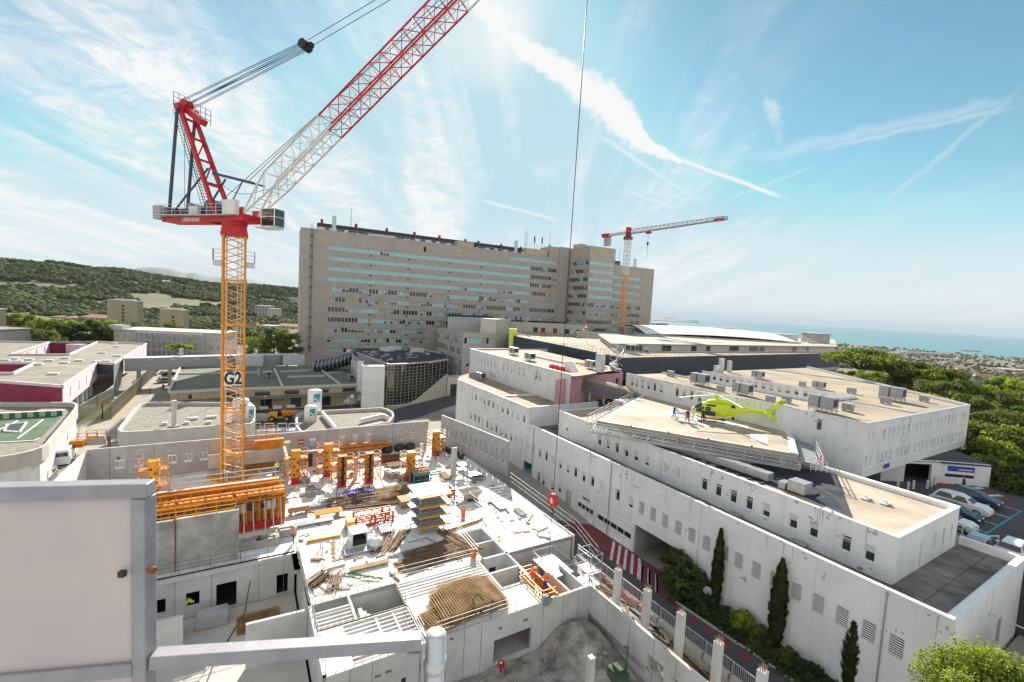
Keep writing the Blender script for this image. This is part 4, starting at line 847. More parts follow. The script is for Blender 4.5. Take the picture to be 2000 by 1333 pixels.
g = G(); g.sbox(20, 35.6, -32.3, -7, -1.35, -1.28); g.build('lower_floor', 'concrete', shell)
g = G(); g.sbox(36, 60.8, -51.8, -7, -1.35, -1.3); g.sbox(40, 40.2, -56, -32.6, -1.3, 2.1); g.build('basement', 'dark', shell)
g = G(); g.sbox(27.2, 43, -7.0, -6.75, 0, ZS+.02); g.sbox(43, 61, -7, -6.8, 0, ZS+.02); g.sbox(35.45, 35.65, -52, -32.6, 2.15, ZS+.01); g.build('slab_edge', 'concrete_fresh', shell)
g = G()                                                               # joints, starter bar trenches
g.sbox(38.6, 38.95, -17, -8.4, ZS, ZS+.02); g.sbox(27.6, 38.6, -11.3, -11.0, ZS, ZS+.02); g.sbox(41.2, 41.6, -33, -26, ZS, ZS+.02); g.sbox(28.2, 28.6, -32, -18, ZS, ZS+.02); g.build('joint_strip', 'concrete', shell)
# starter bars along the wall heads
g = G()
def starters(p, q, step=.5, h=.45):
    L = (q-p).length; n = int(L/step)
    for k in range(n+1): a = p.lerp(q, k/max(1, n)); g.beam(a, a+V((random.uniform(-.05, .05), random.uniform(-.05, .05), h*random.uniform(.6, 1.1))), .03)
for a in ((19.8, -32.3, 19.8, -11.2, .55, .16), (27.3, -32, 27.3, -18, .45, .4), (35.6, -51, 35.6, -33, .45, .35), (24.1, -32, 24.1, -26, .4, .4), (22.7, -18, 22.7, -15, .5, .3), (28, -16, 32, -16, 3, .1), (19, -11.1, -4, -11.1, .9, .12)): starters(W(a[0], a[1], ZS), W(a[2], a[3], ZS), a[4], a[5])
g.build('starter_bars', 'rebar', shell, kind='stuff')
# rear wall with square windows
rw = thing('rear_site_wall', W(61, -31, ZS), 'long grey precast wall with square window openings closing the back of the site', 'wall')
wins = [2.94, 4.72, 8.0, 9.65, 11.28, 13.3, 16.4, 21.0, 24.4, 28.5, 30.4, 32.3, 34.1, 35.75, 37.4, 39.25]
wops = [(u-.46, u+.46, 3.95, 5.6) for u in wins]
g = G(); PRW = facade(g, W(61, -52.6, 0), W(61, -10.7, 0), 0, 6.7, wops, back=True, th=.28); g.build('wall', 'concrete', rw)
g = G()
for k, u in enumerate([2.0, 6.2, 14.6, 19.2, 26.4, 36]): a = PRW(u, 0, -.005); b = PRW(u+.04, 0, -.005); g.quad((a[0], a[1], 2.5), (b[0], b[1], 2.5), (b[0], b[1], 6.7), (a[0], a[1], 6.7))
g.build('panel_joint', 'dark', rw)
for i, u in enumerate(wins):
    w_ = .92; h = 1.65; z = 4.775; f = G()
    if i in (7, 8, 9, 10, 11): 
        f.quad(PRW(u-w_/2, z-h/2, .2), PRW(u+w_/2, z-h/2, .2), PRW(u+w_/2, z+h*.25, .2), PRW(u-w_/2, z+h*.25, .2)); o = f.build('window_board', 'blind', rw); continue
    k0, k1 = .1, .16
    def bar(u0, u1, za, zb): f.prism([PRW(u0, 0, k0)[:2], PRW(u1, 0, k0)[:2], PRW(u1, 0, k1)[:2], PRW(u0, 0, k1)[:2]], za, zb)
    a, b, c, e = u-w_/2, u+w_/2, z-h/2, z+h/2
    bar(a, a+.07, c, e); bar(b-.07, b, c, e); bar(a+.07, b-.07, c, c+(.3 if i < 5 else .07)); bar(a+.07, b-.07, e-.07, e); bar(a+.07, b-.07, z+.2, z+.27); bar(u-.03, u+.03, c+.07, z+.2)
    o = f.build('window_frame', 'white_trim', rw)
    f = G(); f.quad(PRW(a, c, .13), PRW(b, c, .13), PRW(b, z+.2, .13), PRW(a, z+.2, .13)); 
    if i not in (0, 2): f.quad(PRW(a, z+.27, .13), PRW(b, z+.27, .13), PRW(b, e, .13), PRW(a, e, .13))
    f.build('pane', 'pane_grey', o)
# sunlit return wall on the left and pale service wall
rl = thing('side_site_wall', W(56, -52.6, 0), 'white sunlit site wall with small openings on the left beside the lane', 'wall'); g = G()
facade(g, W(47, -52.8, 0), W(61, -52.6, 0), -1.3, 6.4, [(3, 3.8, 3.6, 5), (5, 5.8, 3.6, 5)], back=True, th=.3); g.build('wall', 'white_render', rl)
# pierced wall by the clinic
pw = thing('pierced_site_wall', W(53, -6.5, ZS), 'tall grey precast wall with a row of narrow window slots along the clinic side of the site', 'wall')
E0, E1 = W(61.5, -8.3, 0), W(44.6, -5.1, 0); L_ = (E1-E0).length; g = G(); sl_ = [.9+1.28*k for k in range(13)]
PPW = facade(g, E0, E1, ZS, 7.4, [(u-.26, u+.26, 4.1, 5.9) for u in sl_], back=True, th=.3); g.build('wall', 'concrete', pw)
for u in sl_:
    f = G(); a = PPW(u-.26, 0, .12); b = PPW(u+.26, 0, .12); 
    for z in (4.1, 5.0, 5.85): f.prism([PPW(u-.26, 0, .1)[:2], PPW(u+.26, 0, .1)[:2], PPW(u+.26, 0, .16)[:2], PPW(u-.26, 0, .16)[:2]], z, z+.06)
    f.quad(PPW(u-.24, 5.06, .13), PPW(u+.24, 5.06, .13), PPW(u+.24, 5.85, .13), PPW(u-.24, 5.85, .13)); f.build('slot_frame', 'pane_grey', pw)
# dark sacks and drums
def sack(s, t, label, r_=.7):
    g = G(); c = W(s, t, ZS); rings = []
    for z, k in ((0, .9), (.3, 1.05), (.7, 1.), (.95, .75), (1.05, .3)): rings.append([c+V((cos(a)*r_*k*(1+.12*mnoise.noise(V((cos(a)*2, sin(a)*2, z+s)))), sin(a)*r_*k, z*r_*1.3)) for a in [i*pi/5 for i in range(10)]])
    g.loft(rings); g.build('bulk_sack', 'dark', smooth=True, label=label, cat='sack', group='dark bulk sacks on the slab')
for s, t, lb in ((60.2, -17.6, 'dark bulk sack at the rear wall, left of three'), (60.3, -15.6, 'dark bulk sack at the rear wall, middle of three, tallest'), (60.2, -13.9, 'dark bulk sack at the rear wall, right of three'), (57.6, -8.9, 'dark drum shaped sack at the pierced wall, farthest'), (56.2, -8.6, 'dark drum shaped sack at the pierced wall, second from the far end'), (54.8, -8.3, 'dark drum shaped sack at the pierced wall, third from the far end'), (53.4, -8., 'dark drum shaped sack at the pierced wall, nearest')): sack(s, t, lb, .8 if s > 60 else .55)
for s, t, h, lb in ((47.3, -12., 4.0, 'free standing grey concrete column between slab and pierced wall'), (51.7, -15.1, 3.6, 'slim grey concrete column by the rust coloured bar stack'), (50.9, -24.3, 3.0, 'short pale concrete column between the two dark column forms')):
    g = G(); g.box(W(s, t, ZS+h/2), (.75, .28, h) if h > 3.7 else (.4, .4, h), RB); o = g.build('concrete_column', 'concrete_fresh', label=lb, cat='column', group='columns on the slab')
# ---------------------------------------------------------------- formwork
def props(g, top, foot, r=.045, mi=0): g.tube(top, foot, r, 6, mi)
def block(s, t, rz, label, sz=(1.9, 1., .75)):
    o = thing('counterweight', W(s, t, ZS), label, 'counterweight', 'concrete counterweights'); c = W(s, t, ZS+sz[2]/2+.02); g = G(); g.box(c, sz, rz)
    x = V((cos(rz), sin(rz), 0)); y = V((-sin(rz), cos(rz), 0)); g.build('concrete_block', 'concrete_stained', o); g = G()
    for k in (-.3, .3): g.box(c+x*k*sz[0]+V((0, 0, sz[2]/2+.08)), (.12, .5, .15), rz)
    g.box(c+V((0, 0, sz[2]/2+.05)), (sz[0]*.7, .12, .08), rz); g.build('lifting_loops', 'steel_grey', o); return o
def column_form(s, t, label, h=3.9, rz=RB, dark=False, braces=((1, -1), (-1, -1))):
    c = W(s, t, ZS); o = thing('column_form', c, label, 'formwork', 'orange column forms'); x = V((cos(rz), sin(rz), 0)); y = V((-sin(rz), cos(rz), 0)); P = lambda a, b, z: c+x*a+y*b+V((0, 0, z))
    g = G()
    for a, b in ((-.42, 0), (.42, 0)): g.box(P(a, b, .9+(h-.9)/2), (.12, .8, h-.9), rz)
    for b in (-.42, .42): g.box(P(0, b, .9+(h-.9)/2), (.72, .1, h-.9), rz)
    for k in range(7): z = 1.0+k*(h-1.1)/6; g.box(P(0, 0, z), (1.06, .98, .09), rz)
    g.build('shutter', 'form_yellow' if not dark else 'form_orange', o)
    if dark: g = G(); g.box(P(0, -.5, h/2+.2), (.3, .06, h-.4), rz); g.build('slot', 'black', o)
    g = G(); g.box(P(0, 0, .45), (.95, .9, .86), rz)
    for a in (-.7, .7): g.box(P(a, 0, .5), (.08, 1.2, .12), rz)
    g.build('base_frame', 'form_red', o)
    for nm, zb in (('top_platform', h-1.0), ('lower_platform', 1.35)):
        g = G()
        for sx_ in (-1, 1):
            g.box(P(sx_*.95, 0, zb), (.8, 1.2, .08), rz)
            for b in (-.6, .6):
                g.beam(P(sx_*1.33, b, zb-.8 if zb > 2 else .0), P(sx_*1.33, b, zb+1.05), .06); g.beam(P(sx_*.5, b, zb-.7), P(sx_*1.3, b, zb), .06)
            for z in (.5, 1.0): g.beam(P(sx_*1.33, -.6, zb+z), P(sx_*1.33, .6, zb+z), .05); [g.beam(P(sx_*.5, b, zb+z), P(sx_*1.33, b, zb+z), .05) for b in (-.6, .6)]
        g.build(nm, 'form_orange', o)
    g = G()
    for a, b in braces: props(g, P(a*.3, b*.4, h*.72), P(a*1.2, b*3.4, .35), .05); props(g, P(a*.3, b*.4, h*.3), P(a*1.2, b*3.2, .35), .04)
    g.build('brace', 'rail_steel', o); g = G()
    for sx_ in (-1, 1):
        for k in range(4): g.box(P(sx_*.49, -.2+.4*(k % 2), 1.4+k*.62), (.03, .22, .3), rz)
    for k in range(5): g.box(P(-.2+.4*(k % 2), -.48, 1.3+k*.5), (.22, .04, .22), rz)
    g.build('fittings', 'black', o); return o
cf = [(53.6, -27.2, 'orange column form with tall guard frame beside the site toilet', 4.4, False, ((1, -1), (-1, -1))), (49.4, -26.2, 'left one of the two column forms with black slots', 4., True, ((-1, -1),)), (49.3, -22.9, 'right one of the two column forms with black slots', 4., True, ((1, -1),)), (47.8, -17.9, 'orange column form beside the blue framed crate', 4., False, ((-1, -1), (1, -.6))), (56.1, -11.2, 'farthest orange column form near the pierced wall corner', 3.9, False, ((-1, -1),)), (54.4, -45.5, 'single tall orange form at far left above the foreground panel', 4.2, False, ()), (52.5, -31.2, 'slim orange form at the right end of the core wall', 4.3, False, ((1, -1),))]
for s, t, lb, h, dk, br in cf: column_form(s, t, lb, h, dark=dk, braces=br)
for s, t, rz, lb in ((52.9, -30., RA, 'concrete counterweight with red hoses behind the long orange formwork'), (48.3, -29.9, RA, 'grey slatted counterweight left of the dark column forms'), (50.2, -19.8, RA+.3, 'upper one of two counterweights left of the blue crate'), (48.9, -18.6, RA+.3, 'lower one of two counterweights left of the blue crate'), (39.3, -33.2, RB, 'counterweight beside the orange clad worker'), (38.2, -36.2, RB, 'long counterweight in the shade below the red formwork'), (38.1, -34.8, RB, 'right long counterweight in the shade below the red formwork')): block(s, t, rz, lb)
# long wall formwork, left
lf = thing('wall_formwork', W(41.5, -39.8, ZS), 'long orange steel wall formwork with red foot and guard rails, lettered panels', 'formwork')
SF = 41.6; T0, T1 = -46.5, -33.2; g = G(); g.sbox(SF, SF+.12, T0, T1, ZS+.9, ZS+4.1); n = 24
for k in range(n+1): t = T0+(T1-T0)*k/n; g.sbox(SF-.22, SF, t-.08, t+.08, ZS+.9, ZS+4.1)
for z in (1.5, 2.3, 3.1): g.sbox(SF-.1, SF, T0, T1, ZS+z, ZS+z+.12)
g.build('panel', 'form_orange', lf)
g = G(); g.sbox(SF-.3, SF+.12, T0, T1, ZS+.2, ZS+.9); g.build('foot', 'form_red', lf)
for nm, ta, tb in (('beam', -41.9, -37.6), ('beam', -37.4, -33.2), ('beam', T0, -42.2)): g = G(); g.sbox(SF-.55, SF-.1, ta, tb, ZS+3.45, ZS+4.0); ob = g.build('top_beam', 'form_orange', lf)
g = G(); 
for k in range(10): t = T0+1.2*k+.4; g.sbox(SF-.26, SF-.23, t, t+.4, ZS+2.2, ZS+2.75); g.sbox(SF-.26, SF-.23, t+.6, t+.75, ZS+1.1, ZS+1.9); g.sbox(SF-.26, SF-.23, t+.2, t+.9, ZS+2.95, ZS+3.2); g.sbox(SF-.26, SF-.23, t+.05, t+.12, ZS+.95, ZS+3.4)
g.build('cut_outs', 'dark', lf)
for t in (-37.0, -34.6): g = G(); g.sbox(SF-.16, SF-.13, t-.6, t+.6, ZS+2.0, ZS+3.3); g.build('mesh_window', 'blind', lf)
g = G(); 
for k in range(13): t = T0+(T1-T0)*k/12; g.beam(W(SF-.9, t, ZS+3.3), W(SF-.9, t, ZS+5.), .06); g.beam(W(SF, t, ZS+2.6), W(SF-.9, t, ZS+3.4), .07)
for z in (3.9, 4.4, 5.0): g.beam(W(SF-.9, T0, ZS+z), W(SF-.9, T1, ZS+z), .07)
g.sbox(SF-.9, SF-.2, T0, T1, ZS+3.36, ZS+3.42)
for z in (4.5, 5.): g.beam(W(SF+.7, T0, ZS+z), W(SF+.7, T1, ZS+z), .06)
g.sbox(SF+.1, SF+.8, T0, T1, ZS+3.9, ZS+3.95); g.build('guard_rail', 'form_orange', lf)
g = G()
for t in (-36.8, -36, -35, -34.3, -33.6): props(g, W(SF-.2, t, ZS+3.4), W(SF-1.6-.4*((t*7) % 1), t+.1, ZS+.05), .05)
g.build('push_props', 'galv', lf)
sf2 = thing('wall_formwork', W(43.4, -39.8, ZS), 'second orange wall formwork right behind the long one, seen over its top', 'formwork'); g = G(); g.sbox(43.2, 43.35, T0+1, T1-.4, ZS+.2, ZS+4.4); g.build('panel', 'form_orange', sf2)
g = G(); 
for z in (4.9, 5.4): g.beam(W(43.9, T0+1, ZS+z), W(43.9, T1-.4, ZS+z), .06)
for k in range(9): t = T0+1+k*1.45; g.beam(W(43.9, t, ZS+4.2), W(43.9, t, ZS+5.4), .05)
g.sbox(43.35, 44.1, T0+1, T1-.4, ZS+4.2, ZS+4.26); g.build('guard_rail', 'galv', sf2)
# cast wall with its guard rail
cw = thing('cast_wall', W(36.7, -42, ZS), 'stained freshly cast concrete wall panel standing at the slab edge', 'wall'); g = G(); g.sbox(36.5, 36.8, -41.6, -37.15, ZS, ZS+4.5); g.sbox(36.5, 36.8, -50, -41.7, ZS, ZS+4.45); g.build('wall', 'concrete_stained', cw)
g = G(); g.sbox(36.42, 36.86, -41.69, -41.61, ZS, ZS+4.9); g.build('joint', 'rust', cw)
g = G(); rail(g, [W(36.2, -50, ZS+4.5), W(36.2, -37.4, ZS+4.5)], 1.1, 3, .035, 1.4); g.build('guard_rail', 'form_yellow', cw)
# core wall round the mast foot
cr = thing('core_wall', W(54, -36, ZS), 'pale concrete core wall with exposed bars around the crane foot', 'wall'); g = G(); g.sbox(57.4, 57.7, -40.6, -32.3, ZS+1.5, ZS+3.2); g.sbox(52, 57.4, -32.3, -32, ZS, ZS+3.4); g.build('wall', 'concrete_beige', cr)
g = G()
for k in range(40): t = -40.4+k*.2; g.beam(W(57.5, t, ZS), W(57.5, t, ZS+1.6), .035)
for z in (.4, .8, 1.2): g.beam(W(57.5, -40.6, ZS+z), W(57.5, -32.4, ZS+z), .03)
g.build('bars', 'rebar', cr)
g = G(); rail(g, [W(58.2, -40.5, ZS+3.2), W(58.2, -32.6, ZS+3.2)], 1.1, 3, .04, 1.2); g.sbox(57.7, 58.4, -40.5, -32.6, ZS+2.9, ZS+3); g.sbox(57.6, 58.3, -35.6, -32.2, ZS+3., ZS+4.4); g.build('formwork_cap', 'form_orange', cr)
g = G(); rail(g, [W(60.2, -36.6, ZS+2), W(60.2, -33, ZS+2)], 3.6, 4, .05, 1.2); g.sbox(59.6, 60.5, -36.6, -33, ZS, ZS+2.4); g.build('work_platform', 'form_orange', label='orange work platform with guard frame against the rear wall right of the mast', cat='platform')
# ---------------------------------------------------------------- rebar, stacks and site clutter
def rb(g, c, d, L, n, spread, lay=3, r=.03):
    d = d.normalized(); p = V((-d.y, d.x, 0))
    for k in range(n):
        o = p*random.uniform(-spread, spread)+V((0, 0, .05+random.randrange(lay)*.08)); j = d*random.uniform(-.25, .25); e = p*random.uniform(-.12, .12); g.beam(c+o+j-d*L/2-e, c+o+j+d*L/2+e, r*random.choice([1., 1.2, 1.5]))
def bundle(s, t, dS, dT, L, n, spread, label, lay=3, m='rebar'):
    g = G(); c = W(s, t, ZS); d = W(s+dS, t+dT, ZS)-c; rb(g, c, d, L, n, spread, lay)
    dd = d.normalized(); pp = V((-dd.y, dd.x, 0))
    for k in (-.35, 0, .35): g.beam(c+dd*L*k-pp*spread*1.05+V((0, 0, .03)), c+dd*L*k+pp*spread*1.05+V((0, 0, .03)), .07)
    return g.build('rebar_bundle', m, label=label, cat='rebar', group='rebar bundles on the slab')
bundle(44.7, -24.9, .1, 1, 7.5, 70, 1.2, 'long dark rebar bundle with purple ties in front of the slotted column forms', 5)
bundle(42.6, -23.6, -.15, 1, 7, 40, .7, 'grey bar bundle lying just in front of the long dark one')
bundle(34.2, -24.7, 1, .55, 4.2, 26, .45, 'upright slanting rebar bundle left of the slab tables')
bundle(33.8, -23.6, 1, .75, 4.2, 30, .5, 'slanting rebar bundle between the big bag and the slab tables')
bundle(31.2, -18.4, 1, -.28, 5.2, 44, .65, 'twisted rebar bundle along the left edge of the stair shaft', 4)
bundle(29.7, -21.6, .12, 1, 7, 60, .9, 'wide rebar bundle parallel to the lower slab edge', 3)
bundle(31.0, -21.2, .1, 1, 5.5, 34, .5, 'rusty bars in the shadow of the slab tables')
bundle(28.6, -20.6, .1, 1, 8, 16, .35, 'thin row of loose bars at the lower slab edge')
bundle(37.4, -27.5, 1, .1, 4, 14, .5, 'small pile of light bars in front of the red frames', 2, 'galv')
bundle(30.2, -31.4, .5, .6, 2.3, 40, .5, 'short bundled bars at the left slab corner, left pile', 6)
bundle(29.4, -30.2, .9, .35, 2.3, 36, .5, 'short bundled bars at the left slab corner, right pile', 6)
bundle(34.9, -29.5, 1, .2, 2.6, 12, .2, 'few brown laths on the empty slab right of the white box', 1, 'wood')
def mats_stack(s, t, ls, lt, n, label, arch=0., m='mesh_rust', rot=0., step=.2):
    g = G(); c = W(s, t, ZS); x = V((cos(RA+rot), sin(RA+rot), 0)); y = V((-x.y, x.x, 0))
    for k in range(n):
        jx = random.uniform(-.2, .2); jy = random.uniform(-.25, .25); zb = .05+k*.07
        zf = lambda b: zb+arch*(1-(2*b/lt)**2)
        nb_ = 6
        for i in range(int(ls/step)+1):
            a = -ls/2+i*step+jx; 
            for q in range(nb_): b0 = -lt/2+lt*q/nb_; b1 = b0+lt/nb_; g.beam(c+x*a+y*(b0+jy)+V((0, 0, zf(b0))), c+x*a+y*(b1+jy)+V((0, 0, zf(b1))), .028)
        for i in range(int(lt/step)+1): b = -lt/2+i*step; g.beam(c+x*(-ls/2+jx)+y*(b+jy)+V((0, 0, zf(b)+.02)), c+x*(ls/2+jx)+y*(b+jy)+V((0, 0, zf(b)+.02)), .028)
    return g.build('mesh_stack', m, label=label, cat='rebar mesh', group='stacks of reinforcing mesh')
mats_stack(22.3, -21.4, 3.6, 5.2, 8, 'big arched stack of brown reinforcing mesh with green slings on the front slab', .35)
mats_stack(21.6, -22.6, 2.6, 5.6, 4, 'looser fanned mesh sheets below the big arched stack', .1, rot=.2)
mats_stack(44.4, -20.9, 3.2, 4.6, 5, 'honeycomb like pile of mesh cages left of the blue crate', .25)
mats_stack(24.3, -21.2, 3., 3.2, 1, 'single light mesh sheet lying flat behind the big arched stack', 0)
mats_stack(55.9, -47.5, 2.2, 4.5, 3, 'brown mesh pile at the foot of the rear wall far left', .1)
mats_stack(32.6, -35.7, 2.2, 2.9, 4, 'dark mesh pile lying in the courtyard', 0)
bpy.data.objects['mesh_stack.005'].location.z = -1.28
g = G()
for s, t in ((20.6, -20.2), (20.5, -21.9), (20.6, -23.6)):
    c = W(s, t, ZS+.55)
    g.path([c+V((cos(a)*.22*A.x+B.x*cos(a)*.2, cos(a)*.2*B.y, sin(a)*.32)) for a in [i*pi/6 for i in range(13)]], .035, 5)
g.path([W(21.2, -21.6, ZS+.9), W(21, -21.3, ZS+1.5), W(20.7, -20.9, ZS+1.0)], .05, 5); g.build('lifting_slings', 'green', label='bright green lifting slings on the big mesh stack', cat='sling')
g = G()
for k in range(4):
    c = W(28.3+k*.5, -27-.6*k, ZS+.03); g.path([c+V((cos(a)*.4*(1+.3*k % 2), sin(a)*.25, .02)) for a in [i*pi/5 for i in range(9)]], .04, 5)
g.build('sling_coil', 'green', label='tangled green slings lying on the white slab near its lower edge', cat='sling')
# stack of pipes / brown bars at rear
ps = thing('bar_rack', W(54.5, -16, ZS), 'rust brown stack of round bars lying behind the right slotted column form', 'bar stack'); g = G()
for k in range(16):
    for j in range(2): g.tube(W(55.4+k*.0, -19.4+.2*k+.02*j, ZS+.2+.18*j), W(57.8, -19.4+.2*k+.02*j, ZS+.2+.18*j), .085, 6)
g.build('bars', 'rust', ps); g = G()
for k in range(15): g.beam(W(53, -19.2+.24*k, ZS+.15), W(55, -19.2+.24*k, ZS+.15), .12, .3)
g.build('cross_bars', 'rebar', ps)
g = G(); g.box(W(59.6, -21.2, ZS+1.9), (7.2, .5, .35), RB); g.box(W(59.6, -21.2, ZS+1.3), (7.4, .6, .3), RB); g.box(W(59.6, -23.6, ZS+.6), (.4, .6, 1.2), RB); g.box(W(59.6, -18.8, ZS+.6), (.4, .6, 1.2), RB); g.build('timber_stack', 'form_orange', label='orange beams racked along the rear wall behind the column forms', cat='beams')
# slab tables stacked
tb = thing('table_stack', W(35.3, -20, ZS), 'tower of four stacked grey slab formwork tables', 'formwork tables')
for k in range(4):
    z = ZS+.15+k*.95; o_ = k*.18; g = G(); g.sbox(33.6+o_, 37.0+o_, -21.7, -18.3+.1*k, z+.78, z+.9, 0); g.build('table_top', 'slab_formwork' if k == 3 else 'steel_grey', tb)
    g = G()
    for s in (33.8+o_, 36.8+o_):
        g.beam(W(s, -21.5, z+.7), W(s, -18.3, z+.7), .1, .14); g.beam(W(s, -21.5, z+.05), W(s, -18.6, z+.05), .08)
        for t in (-21.3, -18.9): g.beam(W(s, t, z), W(s, t, z+.7), .1)
        g.beam(W(s, -21.3, z+.05), W(s, -18.9, z+.65), .06)
    g.build('table_frame', 'steel_grey', tb)
    g = G(); g.sbox(33.3+o_, 33.42+o_, -21.6, -18.2, z+.7, z+.86); g.build('edge_beam', 'form_yellow', tb)
g = G(); g.sbox(36.9+.54-3.1, 36.9+.54-2.4, -20.4, -19.6, ZS+.15+2.85+.9, ZS+.15+2.85+.905); g.build('hatch', 'steel_grey', tb)
g = G()
for k in range(5): g.sbox(40.2-.0, 42, -21.4, -18.7, ZS+.1+k*.16, ZS+.22+k*.16)
g.build('board_stack', 'wood', label='pale stack of plywood boards behind the slab tables', cat='boards')
for k, (s, t, lb) in enumerate([(38.6, -24.9, 'red and orange access frames lying in front of the dark rebar bundle'), (41.4, -16.4, 'red guard frame lying behind the slab tables')]):
    o = thing('safety_barrier', W(s, t, ZS), lb, 'guard frame', 'red guard frames'); L_ = 3.8 - k*.3
    g = G()
    for b in (-L_/2, 0, L_/2-.8, L_/2):
        for a in (-.7, .7): g.beam(W(s+a, t+b, ZS), W(s+a, t+b, ZS+1.15), .16)
    for z in (.15, .6, 1.1):
        for a in (-.7, .7): g.beam(W(s+a, t-L_/2, ZS+z), W(s+a, t+L_/2, ZS+z), .11)
    g.build('frame', 'form_red', o); g = G()
    for b in range(12): g.beam(W(s-.7, t-L_/2+b*L_/11, ZS+.45+.5*(b % 2)), W(s+.7, t-L_/2+b*L_/11, ZS+.5+.5*(b % 2)), .16)
    g.sbox(s-.9, s+.4, t-L_/2-.9, t-L_/2-.2, ZS+.1, ZS+.9); g.build('platform', 'form_yellow', o)
sk = thing('skip', W(39.6, -12.9, ZS), 'tilted beige concrete skip on the slab', 'skip'); g = G(); c = W(39.6, -12.9, ZS)
b0 = [W(39.6+a, -12.9+b, ZS+.25) for a, b in ((-.5, -.8), (-.5, .5), (.5, .5), (.5, -.8))]; b1 = [W(39.6+a, -12.9+b, ZS+1.15) for a, b in ((-.85, -1.6), (-.85, 1.2), (.85, 1.2), (.85, -1.6))]; b2 = [p.lerp(W(39.6, -13.1, ZS+1.15), .07) for p in b1]; b3 = [p.lerp(W(39.6, -13, ZS+.3), .1)+V((0, 0, .08)) for p in b0]
g.loft([b0, b1, b2, b3]); g.build('body', 'concrete_beige', sk); g = G(); g.sbox(39, 39.2, -13.6, -12.2, ZS, ZS+.3); g.sbox(40, 40.2, -13.6, -12.2, ZS, ZS+.3); g.build('skids', 'dark', sk)
bc = thing('crate', W(46.3, -16.9, ZS), 'blue framed steel crate with wooden load on top', 'crate'); g = G(); 
for s in (45.7, 47.3):
    for t in (-18.1, -15.9): g.beam(W(s, t, ZS), W(s, t, ZS+1.5), .14)
    for z in (.1, 1.45): g.beam(W(s, -18.1, ZS+z), W(s, -15.9, ZS+z), .12)
for t in (-17.4, -16.6): g.beam(W(45.65, t, ZS+.1), W(45.65, t, ZS+1.45), .07)
g.beam(W(45.65, -18.1, ZS+.8), W(45.65, -15.9, ZS+.8), .07); g.build('frame', 'teal', bc)
g = G(); g.sbox(45.85, 47.2, -18, -16, ZS+.12, ZS+1.4); g.build('load', 'dark', bc); g = G()
for k in range(6): g.sbox(45.8+.25*k, 46.+.25*k, -18.1, -15.9, ZS+1.5, ZS+1.75+.1*(k % 3))
g.build('planks', 'wood', bc)
wb = thing('box_container', W(35, -27.3, ZS), 'plain white open sided box on the slab beside the small scaffold', 'box'); g = G(); g.sbox(34.3, 36, -28, -26.4, ZS+1.2, ZS+1.3); g.sbox(35.8, 36, -28, -26.4, ZS, ZS+1.2); g.sbox(34.3, 35.8, -28., -27.85, ZS, ZS+1.2); g.sbox(34.3, 35.8, -26.55, -26.4, ZS, ZS+1.2); g.build('shell', 'white_paint', wb); g = G(); g.sbox(34.5, 35.7, -27.8, -26.6, ZS, ZS+.5); g.build('contents', 'dark', wb)
st_ = thing('site_toilet', W(58.6, -28.6, ZS), 'grey site cabin with dark door against the rear wall', 'site cabin'); g = G(); g.sbox(57.8, 59.6, -29.9, -27.4, ZS, ZS+2.2); g.build('cabin', 'concrete_stained', st_); g = G(); g.sbox(57.77, 57.8, -29.5, -28.6, ZS+.1, ZS+1.9); g.build('door', 'dark', st_); g = G(); g.sbox(57.6, 59.8, -30.1, -27.2, ZS+2.2, ZS+2.32); g.build('roof', 'steel_grey', st_)
g = G(); g.quad(PRW(22.5, 4.9, -.03), PRW(23.2, 4.9, -.03), PRW(23.2, 5.6, -.03), PRW(22.5, 5.6, -.03)); o = g.build('safety_sign', 'red', label='red and white safety sign on the rear wall above the site cabin', cat='sign'); g = G(); g.quad(PRW(22.55, 5.15, -.04), PRW(23.15, 5.15, -.04), PRW(23.15, 5.3, -.04), PRW(22.55, 5.3, -.04)); g.build('stripe', 'white_trim', o)
g = G(); g.box(W(57.2, -27.0, ZS+.25), (1., .7, .5), .5); g.tube(W(57, -26.8, ZS+.5), W(57.6, -26.2, ZS+.8), .06); g.build('compactor', 'red', label='small red machine on the slab right of the site cabin', cat='machine')
for s, t, k, lb in ((33.6, -25.9, .8, 'crumpled white big bag at the lower left of the slab tables'),):
    g = G(); c = W(s, t, ZS); g.loft([[c+V((cos(a)*k*q*(1+.25*mnoise.noise(V((cos(a)*3, sin(a)*3, z)))), sin(a)*k*q, z)) for a in [i*pi/6 for i in range(12)]] for z, q in ((0, .8), (.4, .95), (.75, .8), (.95, .5), (.8, .2))]); g.build('big_bag', 'white_paint', label=lb, cat='bag')
g = G()
for k in range(26): c = W(46.2+random.uniform(-1, 1), -24.5+random.uniform(-2.2, 2.2), ZS+.3); g.box(c, (.5, .2, .15), random.random()*3)
g.build('ties', 'purple', label='heap of purple plastic ties on the long dark rebar bundle', cat='plastic ties', kind='stuff')
for lb, px in (('loose orange timber lying on the slab right of the slab tables', (820, 1030)),):
    g = G(); a = S(868, 1040); b = S(935, 1018); g.beam(a+V((0, 0, .15)), b+V((0, 0, .15)), .3, .25); g.beam(a+V((.4, .5, .15)), b+V((.4, .5, .15)), .2, .2); g.build('timber', 'form_orange', label=lb, cat='timber')
g = G(); a = S(865, 1062); b = S(896, 1095); g.beam(a+V((0, 0, .1)), b+V((0, 0, .1)), .16, .16); g.beam(a+V((.3, .1, .1)), b+V((.3, .1, .1)), .12, .12); g.build('timber', 'rust', label='dark red planks lying right of the shaded rusty bars', cat='timber')
